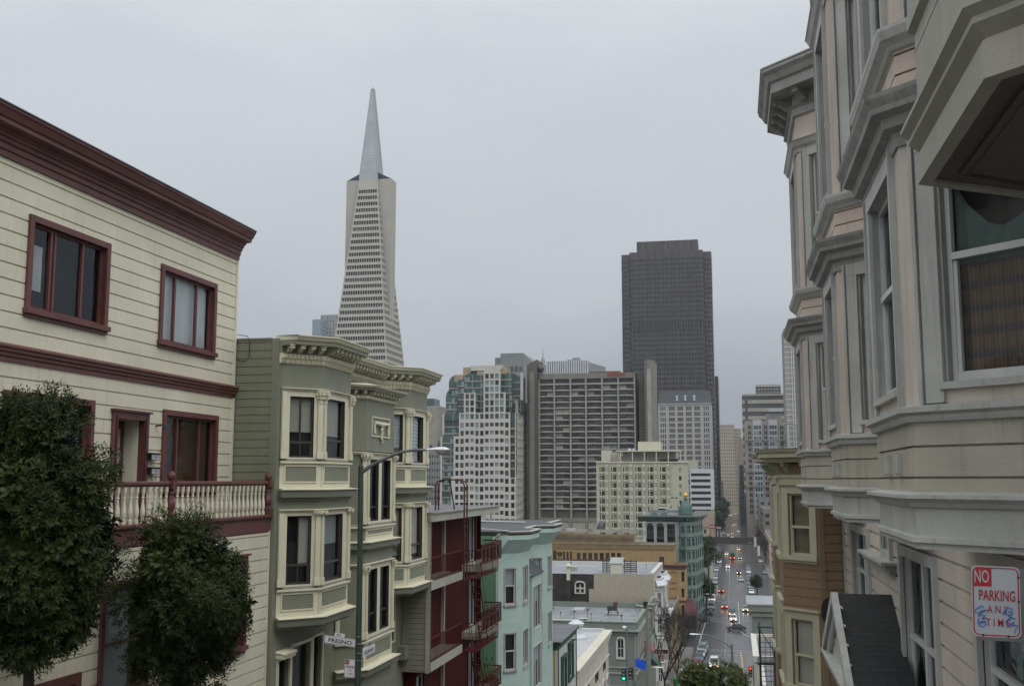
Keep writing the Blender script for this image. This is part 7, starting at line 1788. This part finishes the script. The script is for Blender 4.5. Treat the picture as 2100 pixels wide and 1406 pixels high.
for (x,y,k,c,lb) in((1428.5,1370,'sedan','c_red','red parked car nearest in the left kerb row above the tree'),(1432.5,1358,'sedan','c_blue','blue grey parked car directly behind the red parked one'),(1436.5,1349,'sedan','c_silver','silver parked car, third of the row behind the red parked one'),(1440,1341,'suv','c_teal','grey green parked car, fourth of the row behind the red parked one'),(1443.5,1334,'sedan','c_teal','grey green parked car at the far end of the row behind the red parked one'),
  (1404,1402,'van','c_white','white van parked behind the green bin at the bottom'),(1456,1260,'sedan','c_black','black parked car nearest in the row by the dark red awning'),(1457.5,1250,'suv','c_grey','grey parked car second in the row by the dark red awning'),(1459,1242,'sedan','c_teal','grey green parked car third in the row by the dark red awning'),(1460,1235,'van','c_white','white van parked last in the row by the dark red awning'),
  (1466,1197,'sedan','c_silver','silver parked car nearest in the row beside the small round street tree'),(1467.3,1188,'sedan','c_silver','silver parked car second in the row beside the small round street tree'),(1468.3,1180,'sedan','c_grey','grey parked car third in the row beside the small round street tree'),(1469,1172,'suv','c_silver','silver parked car fourth in the row beside the small round street tree'),(1475,1155,'van','c_white','white parked van beside the green street trees'),(1474,1144,'hatch','c_red','red parked car beyond the white van by the green street trees'),(1476,1131,'sedan','c_blue','dark blue parked car just before the footbridge on the left')): car(x,y,k,c,'T',lb,grp=PL_,xo=None)
for (x,y,k,c,lb) in((1541.5,1218,'sedan','c_white','white car parked nearest above the white roof on the right'),(1540,1207,'sedan','c_teal','grey green parked car second above the white roof on the right'),(1538.5,1198,'sedan','c_silver','silver parked car third above the white roof on the right'),(1537.3,1190,'sedan','c_blue','dark blue parked car fourth above the white roof on the right'),(1535.5,1176,'sedan','c_white','white parked car beyond the dark blue one on the right kerb'),(1534.5,1168,'suv','c_grey','grey parked car farthest before the crossing on the right kerb'),
  (1552,1278,'sedan','c_white','white parked car nearest beside the grey green house on the right'),(1550.5,1268,'sedan','c_blue','blue parked car second beside the grey green house on the right'),(1549,1258,'sedan','c_grey','grey parked car third beside the grey green house on the right'),(1547.5,1249,'sedan','c_silver','silver parked car fourth beside the grey green house on the right')): car(x,y,k,c,'T',lb,grp=PR_)
car(1522,1398,'sedan','c_red','A','red car partly hidden behind the treetops at the bottom, right of the lamp pole','off','off',grp=MG)
car(1503,1396,'sedan','c_white','T','white car partly hidden behind the treetops at the bottom',grp=MG)
# far kerb cars
for i in range(14):
    y=440+i*34;s=-1 if i%2 else 1
    x=-8.2 if s<0 else 10.9;r=root('car',(x,y,GZ(y)+.006),'small parked car in the hazy rows along both kerbs beyond the footbridge','car','small parked cars in the hazy kerb rows')
    for nm,me in carproto('sedan',['c_grey','c_black','c_white','c_silver'][i%4],'off','off',True): o=bpy.data.objects.new(nm,me);COL.objects.link(o);o.parent=r
# ================================================================ street furniture
def lamp(px,py,Y,zb,hx,hy,lab,th=.07,L_=.62,m='pole_grey'):
    x,z=PY(px,py,Y);x1,z1=PY(hx,hy,Y);r=root('street_lamp',(x,Y,zb),lab,'street lamp','street lamps')
    b=MB();b.tube([(x,Y,zb),(x,Y,z)],[th*1.2,th],m,8);b.build('pole',r);b=MB()
    b.tube([(x,Y,z-.3)]+[(x+(x1-x)*t_,Y,z-.3+(z1-z+.3)*math.sin(t_*math.pi/2)**.8) for t_ in(.2,.4,.6,.8,1)],[th*.7,th*.65,th*.6,th*.5,th*.45,th*.4],m,7);b.build('arm',r)
    cobra(r,x1,Y,z1,L_,1 if x1>x else -1)
lamp(1501,1320,80,GZ(80),1438,1300,'grey street lamp with an arm reaching left over the road, right of the treetops',.09,.85)
lamp(1302,1398,112,GZ(112),1337,1367,'lamp arm with white head reaching right below the blue banner',.08,1.2)
lamp(1429,1222,268,GZ(268),1446,1217,'thin street lamp by the dark red awning',.09,1.0)
lamp(1547,1140,420,GZ(420),1541,1112,'distant street lamp right of the road before the footbridge',.12,1.)
x,z=PY(1285,1287,122);r=root('street_lamp',(x,122,GZ(122)),'thin lamp post with a small white head in front of the grey green corner building','street lamp','street lamps')
b=MB();b.tube([(x,122,GZ(122)),(x,122,z)],[.13,.08],'pole_grey',7);b.build('pole',r);b=MB();b.lathe(x-.25,122,[(.1,z-.05),(.24,z),(.24,z+.16),(.1,z+.22)],'lamp_white',10);b.build('lamp_head',r)
r=root('utility_pole',(-8.9,104,16),'thick grey green utility pole with tangled crossarms left of the bare tree','utility pole')
x,z=PY(1329,1240,104);b=MB();b.tube([(x-.1,104,14),(x,104,z)],[.27,.22],'greygreen',10);b.build('pole',r)
b=MB()
for (a,c,e,f) in((1304,1241,1338,1247),(1310,1243,1346,1238),(1333,1252,1349,1228),(1329,1262,1342,1240),(1322,1236,1336,1240)):
    p0,p1=PY(a,c,104),PY(e,f,104);b.tube([(p0[0],104.2,p0[1]),(p1[0],103.8,p1[1])],.13,'greygreen_trim',6)
for (a,c) in((1330,1258),(1324,1238),(1345,1230)): p0=PY(a,c,104);b.tube([(p0[0],104,p0[1]-.35),(p0[0],104,p0[1]+.25)],.22,'greygreen_trim' if a!=1324 else 'black_metal',8)
for k in range(6): p0=PY(1336+k*2.6,1238-k,104);b.tube([(p0[0],104,p0[1]),(p0[0],104,p0[1]+.45)],.035,'greige_trim',5)
b.build('crossarm',r)
def signal(px,py,Y,col,lab,s=1.):
    x,z=PY(px,py,Y);r=root('traffic_light',(x,Y,GZ(Y)),lab,'traffic light','traffic lights');b=MB();b.cube(x-.2*s,x+.2*s,Y,Y+.25,z-.2*s,z+.95*s,'black_metal');b.build('signal_box',r)
    b=MB();b.tube([(x,Y-.04,z+(.75 if col=='sig_red' else 0)*s),(x,Y-.0,z+(.75 if col=='sig_red' else 0)*s)],.12*s,col,10);b.build('lit_lamp',r)
    for k in range(3):
        if (k==0 and col=='sig_green') or (k==2 and col=='sig_red'): continue
        b=MB();zz_=z+k*.375*s;b.tube([(x,Y-.02,zz_),(x,Y,zz_)],.11*s,'sign_grey',10);b.build('unlit_lamp',r)
    b=MB();b.tube([(x+.3,Y+.2,GZ(Y)),(x+.3,Y+.2,z+1.1*s)],.08,'pole_grey',7);b.build('pole',r)
signal(1279,1390,110,'sig_green','traffic light showing green in front of the dark garage door')
signal(1293,1388,111,'sig_off' if 0 else 'sign_grey','dark traffic light box seen from behind, right of the green one')
signal(1539,1384,100,'sig_red','traffic light showing red at the lower right of the road',.8)
for (px,py,Y,nm,lab,w_,h_,m_) in((1371,1384,150,'notice_board','grey notice board on the left pavement by the bare tree trunk',1.3,.9,'grey_far'),(1369,1397,150,'notice_board','small pale panel under the grey notice board',.6,.5,'sign_white_shaded')):
    x,z=PY(px,py,Y);r=root(nm,(x,Y,z-1),lab,'sign');b=MB();b.cube(x-w_/2,x+w_/2,Y,Y+.08,z-h_/2,z+h_/2,m_);b.tube([(x,Y+.1,GZ(Y)),(x,Y+.1,z)],.05,'pole_grey',6);b.build('panel',r)
x,z=PY(1386,1396,152);r=root('litter_bin',(x,152,GZ(152)),'green bin on the left pavement beside the white van','bin');b=MB();b.lathe(x,152,[(.32,z-.75),(.36,z+.2),(.38,z+.22),(.38,z+.34),(.25,z+.42),(.1,z+.45)],'bin_green',12);b.build('bin_body',r)
x,z=PY(1470,1400,300);
for (px,py,Y,lab) in((1553,1128,380,'pale banner on a post right of the road before the footbridge'),(1546,1110,420,'small pale panel on a post right before the footbridge'),(1456,1172,300,'small cream banner on a post on the left pavement')):
    x,z=PY(px,py,Y);r=root('banner_post',(x,Y,GZ(Y)),lab,'banner');b=MB();b.tube([(x,Y,GZ(Y)),(x,Y,z+2)],.09,'pole_grey',6);b.cube(x+.1,x+.9,Y,Y+.05,z-1.8,z+1.6,'hotel_light');b.build('banner_panel',r)
x,z=PY(1436,1146,390);r=root('yellow_roofed_kiosk',(x,390,GZ(390)),'small pavilion with golden yellow roof beside the green street trees','kiosk')
b=MB();b.lathe(x,390,[(1.2,GZ(390)),(1.2,z-.6)],'redbrown',8);b.build('kiosk_wall',r);b=MB();b.lathe(x,390,[(2.,z-.7),(1.3,z+.2),(.6,z+.7),(.1,z+1.7)],'gold',8);b.build('kiosk_roof',r)
for (px,py,Y,lab,m_) in((1460,1080,430,'pink and red shop fascia on the left beyond the footbridge','hilton_red'),(1474,1082,470,'red hanging shop sign left of the road beyond the footbridge','awning_red')):
    x,z=PY(px,py,Y);r=root('shop_fascia',(x,Y,z),lab,'sign');b=MB();b.cube(x-1.3,x+1.3,Y,Y+.3,z-.7,z+.9,m_);b.cube(x-1,x+1,Y-.05,Y,z-.1,z+.35,'sign_white_shaded');b.build('fascia_board',r)
# ================================================================ TREES
def leaves(b,c,r,n,ln,wd,m,lumps=40,up=.25,lr=.3,seed=1,shell=.55):
    rg=random.Random(seed);L_=[]
    for i in range(lumps):
        d=Vector((rg.gauss(0,1),rg.gauss(0,1),rg.gauss(0,1))).normalized()*rg.uniform(shell,1.0)
        L_.append((Vector((c[0]+d.x*r[0],c[1]+d.y*r[1],c[2]+d.z*r[2])),lr*rg.uniform(.65,1.25)))
    for _ in range(n//9):
        lc,lrr=rg.choice(L_);d=Vector((rg.gauss(0,1),rg.gauss(0,1),rg.gauss(0,1))).normalized();p=lc+d*lrr*rg.uniform(.35,1.0)**.6
        tw=(d+Vector((p.x-c[0],p.y-c[1],(p.z-c[2])*.8)).normalized()*.9+Vector((0,0,up))+Vector((rg.uniform(-.4,.4),rg.uniform(-.4,.4),rg.uniform(-.3,.3)))).normalized()
        e=tw.cross(Vector((rg.uniform(-1,1),rg.uniform(-1,1),rg.uniform(-1,1)))).normalized();f=tw.cross(e)
        for j in range(9):
            a=j*2.4+rg.uniform(-.3,.3);o=p+tw*(j*ln*.17);dr=(tw*rg.uniform(.3,.9)+(e*math.cos(a)+f*math.sin(a))).normalized();s=ln*rg.uniform(.7,1.2);q=dr.cross(tw).normalized()*wd
            t_=o+dr*s;mm=o+dr*s*.5
            b.poly([o,mm+q,t_,mm-q],m)
def limb(b,p,q,r0,r1,m,seed=0,n=4,wob=.06):
    rg=random.Random(seed);P=[];
    for i in range(n+1): t_=i/n;v=Vector(p).lerp(Vector(q),t_);P.append(tuple(v+Vector((rg.uniform(-1,1),rg.uniform(-1,1),0))*wob*(0 if i in(0,n) else 1)))
    b.tube(P,[r0+(r1-r0)*i/n for i in range(n+1)],m,7)
def street_tree(lab,x,y,zg,c,r,n,ln,wd,m,lumps,lr,seed,shell=.55,nb=7,parts=None,tr=.09,grp=None,nm='street_tree'):
    t=root(nm,(x,y,zg),lab,'tree',grp);b=MB();limb(b,(x,y,zg),(c[0],c[1],c[2]-r[2]*.5),tr,tr*.7,'bark_dark',seed)
    rg=random.Random(seed+5)
    for i in range(nb):
        a=i*2*math.pi/nb;limb(b,(c[0],c[1],c[2]-r[2]*.5),(c[0]+r[0]*.7*math.cos(a),c[1]+r[1]*.7*math.sin(a),c[2]+r[2]*rg.uniform(-.2,.7)),tr*.5,tr*.12,'bark_dark',seed+i)
    b.build('trunk',t);b=MB();leaves(b,c,r,n,ln,wd,m,lumps,seed=seed,lr=lr,shell=shell)
    for (c2,r2,n2,l2) in(parts or []): leaves(b,c2,r2,n2,ln,wd,m,l2,seed=seed+9,lr=lr,shell=shell)
    if nm=='street_tree' and m=='leaf_near': leaves(b,c,(r[0]*.78,r[1]*.78,r[2]*.82),15000,.14,.034,m,34,seed=seed+3,lr=lr*1.1,shell=.1)
    b.build('crown',t)
Yt=17.2
def tp(px,py,Y): x,z=PY(px,py,Y);return (x,Y,z)
c=tp(382,1245,Yt);street_tree('dense dark green street tree, smaller one in front of the cream house',c[0],Yt,GZ(Yt),c,(1.0,1.0,1.22),66000,.085,.0105,'leaf_near',78,.31,3,.35,parts=[(tp(345,1110,Yt),(.4,.4,.35),5000,10),(tp(400,1100,Yt),(.3,.3,.25),2500,6),(tp(385,1370,Yt),(.75,.8,.5),9000,16)])
Yt2=13.4
c=tp(75,1130,Yt2);street_tree('large dark green street tree at the left edge in front of the balcony',c[0],Yt2,GZ(Yt2),c,(.80,.85,1.35),66000,.085,.0105,'leaf_near',84,.29,11,.35,parts=[(tp(70,870,Yt2),(.42,.45,.35),7000,14),(tp(30,1010,Yt2),(.75,.7,.6),14000,24),(tp(25,1270,Yt2),(.7,.7,.55),11000,18),(tp(135,1200,Yt2),(.62,.6,.6),9000,16),(tp(165,1010,Yt2),(.42,.4,.5),5000,10),(tp(110,1290,Yt2),(.42,.4,.3),5000,9),(tp(105,905,Yt2),(.4,.4,.4),5000,9),(tp(15,900,Yt2),(.4,.4,.4),5000,9),(tp(60,1330,Yt2),(.4,.4,.25),4000,7)])
for (px,py,Y,rw,rh,sd,lab) in((1428,1392,57,.78,.70,21,'bushy green treetop at the bottom, left of the grey lamp pole'),(1486,1396,55,1.02,.75,22,'wider green treetop at the bottom against the grey lamp pole')):
    c=tp(px,py,Y);street_tree(lab,c[0],Y,GZ(Y),c,(rw,rw,rh),9000,.13,.026,'leaf_mid',30,.3,sd,.5,grp='green treetops at the bottom of the street')
c=tp(1452,1133,385);street_tree('green street tree on the left pavement before the footbridge',c[0],385,GZ(385),c,(3.2,3.,3.2),5000,.55,.14,'leaf_far',24,1.2,31,.5,tr=.25)
c=tp(1440,1122,400);street_tree('smaller green street tree left of the one before the footbridge',c[0],400,GZ(400),c,(2.4,2.4,2.6),4000,.55,.14,'leaf_far',20,1.1,35,.5,tr=.25)
c=tp(1448,1206,305);street_tree('small round street tree on the left pavement above the awning',c[0],305,GZ(305),c,(1.7,1.7,1.7),4000,.4,.1,'leaf_far',18,.8,32,.5,tr=.2)
c=tp(1552,1190,300);street_tree('small dark street tree on the right above the white roof',c[0],300,GZ(300),c,(1.3,1.3,1.4),3500,.35,.09,'leaf_far',16,.6,33,.5,tr=.2)
for (px,py,Y,rr,sd,lab) in ((1438,1148,360,2.6,61,'broad green tree at the left of the street trees by the yellow kiosk roof'),(1449,1116,470,2.8,62,'darker green tree just before the footbridge on the left'),(1436,1190,320,1.8,63,'green tree left of the small round street tree')):
    c=tp(px,py,Y);street_tree(lab,c[0],Y,GZ(Y),c,(rr,rr,rr),3500,.5,.13,'leaf_far',20,1.1,sd,.5,tr=.25)
for i,(px,py,Y,rr) in enumerate(((1474,1052,760,6.5),(1482,1040,980,7.),(1468,1065,640,5))):
    c=tp(px,py,Y);street_tree(['dark leafy tree far down the left side beyond the footbridge','dark tree farthest down the left side near the street end','dark tree on the left just past the white striped block'][i],c[0],Y,GZ(Y),c,(rr*.7,rr,rr),3500,1.2,.3,'leaf_far',18,2.2,41+i,.5,tr=.4)
def bare(lab,x,y,zg,h_,spread,seed,depth=6,r0=.2,grp=None,m='bark'):
    t=root('bare_tree',(x,y,zg),lab,'tree',grp);b=MB();rg=random.Random(seed)
    def rec(p,d,l,r,k):
        q=p+d*l;mid=p.lerp(q,.5)+Vector((rg.uniform(-1,1),rg.uniform(-1,1),rg.uniform(-1,1)))*l*.06
        b.tube([tuple(p),tuple(mid),tuple(q)],[r,r*.85,r*.68],m,6 if k>depth-3 else 3,cap=False)
        if k==0: return
        for i in range(3 if k<depth else 4):
            nd=(d+Vector((rg.uniform(-1,1),rg.uniform(-1,1),rg.uniform(-.35,.6)))*spread+Vector((0,0,.16))).normalized()
            rec(q,nd,l*rg.uniform(.66,.86),r*.62,k-1)
    rec(Vector((x,y,zg)),Vector((0,0,1)),h_*.27,r0,depth);b.build('trunk',t)
x,_=PY(1362,1350,140);bare('large bare winter tree on the left pavement in front of the hotel sign',x,140,GZ(140),15.5,.62,5,6,.18)
x,_=PY(1388,1350,165);bare('slimmer bare tree just behind the large bare one',x,165,GZ(165),13,.6,8,5,.14)
for i,(x,y) in enumerate(((13,500),(13.5,548),(13,590),(13.5,640),(13,700),(13,330),(-11,470),(-11,520),(13,760))):
    bare('leafless street tree in the hazy bare row along the far pavements',x,y,GZ(y),11,.6,50+i,5,.25,grp='leafless trees in the hazy row along the far pavements',m='bark')
# ================================================================ HAZE, WORLD, LIGHT, CAMERA
b=MB();b.cube(-870,870,-78,2350,-1.2,277,'cream');hz=b.build('haze',None,kind='stuff');hz.data.flip_normals();mz=bpy.data.materials.new('haze');mz.use_nodes=True;N=mz.node_tree.nodes;N.remove(N['Principled BSDF'])
pv=N.new('ShaderNodeVolumePrincipled');pv.inputs['Color'].default_value=(.92,.95,1,1);pv.inputs['Density'].default_value=HAZE;mz.node_tree.links.new(pv.outputs[0],N['Material Output'].inputs['Volume']);hz.data.materials.clear();hz.data.materials.append(mz)
if HAZE==0: bpy.data.objects.remove(hz)
w=bpy.data.worlds.new('World');S.world=w;w.use_nodes=True;N=w.node_tree.nodes;L=w.node_tree.links;bg=N['Background']
sky=N.new('ShaderNodeTexSky');sky.sky_type='NISHITA';sky.sun_disc=False;sky.sun_elevation=R(52);sky.sun_rotation=R(115);sky.air_density=2;sky.dust_density=4
tc=N.new('ShaderNodeTexCoord');sp=N.new('ShaderNodeSeparateXYZ');L.new(tc.outputs['Generated'],sp.inputs[0])
nz=N.new('ShaderNodeTexNoise');nz.inputs['Scale'].default_value=2.6;nz.inputs['Detail'].default_value=5;nz.inputs['Roughness'].default_value=.5
mp=N.new('ShaderNodeMapping');mp.inputs['Scale'].default_value=(1,1,3);L.new(tc.outputs['Generated'],mp.inputs[0]);L.new(mp.outputs[0],nz.inputs['Vector'])
ad=N.new('ShaderNodeMath');ad.operation='MULTIPLY_ADD';ad.inputs[1].default_value=.22;L.new(nz.outputs[0],ad.inputs[0]);L.new(sp.outputs[2],ad.inputs[2])
cr=N.new('ShaderNodeValToRGB');e=cr.color_ramp.elements;e[0].position=.0;e[0].color=(.30,.32,.35,1);e[1].position=1;e[1].color=(1.75,1.8,1.85,1)
for p_,c_ in SKYR:
    k=cr.color_ramp.elements.new(p_);k.color=(*c_,1)
L.new(ad.outputs[0],cr.inputs[0])
sc=N.new('ShaderNodeVectorMath');sc.operation='SCALE';sc.inputs['Scale'].default_value=.06;L.new(sky.outputs[0],sc.inputs[0])
mx=N.new('ShaderNodeMix');mx.data_type='RGBA';mx.inputs[0].default_value=.96;L.new(sc.outputs[0],mx.inputs[6]);L.new(cr.outputs[0],mx.inputs[7])
dt=N.new('ShaderNodeVectorMath');dt.operation='DOT_PRODUCT';dt.inputs[1].default_value=(.45,-.85,.2);L.new(tc.outputs['Generated'],dt.inputs[0])
m3=N.new('ShaderNodeMapRange');m3.inputs[1].default_value=0;m3.inputs[2].default_value=1;m3.inputs[3].default_value=1;m3.inputs[4].default_value=1.75;L.new(dt.outputs['Value'],m3.inputs[0])
s2=N.new('ShaderNodeVectorMath');s2.operation='SCALE';L.new(mx.outputs[2],s2.inputs[0]);L.new(m3.outputs[0],s2.inputs['Scale'])
L.new(s2.outputs[0],bg.inputs[0]);bg.inputs[1].default_value=SKYS
sd=bpy.data.lights.new('sun','SUN');sd.energy=SUNE;sd.angle=R(25);sd.color=(1,.97,.92);so=bpy.data.objects.new('sun',sd);COL.objects.link(so)
# sun high, behind and to the right of the camera
dv_=Vector((-.55,.35,-.95)).normalized();so.rotation_euler=dv_.to_track_quat('-Z','Y').to_euler();so.location=(40,-40,120)
cd=bpy.data.cameras.new('camera');co=bpy.data.objects.new('camera',cd);COL.objects.link(co);cd.sensor_width=36;cd.lens=36*2200/2100
cd.clip_end=6000;cd.clip_start=.1;co.location=(0,0,CZ);co.rotation_euler=(math.pi/2+T,0,A);S.camera=co
S.view_settings.view_transform='Standard';S.view_settings.look='None';S.view_settings.gamma=1;S.view_settings.exposure=EXPO
S.render.resolution_x=1024;S.render.resolution_y=685
S.cycles.volume_bounces=0;S.cycles.max_bounces=6;S.cycles.transparent_max_bounces=12
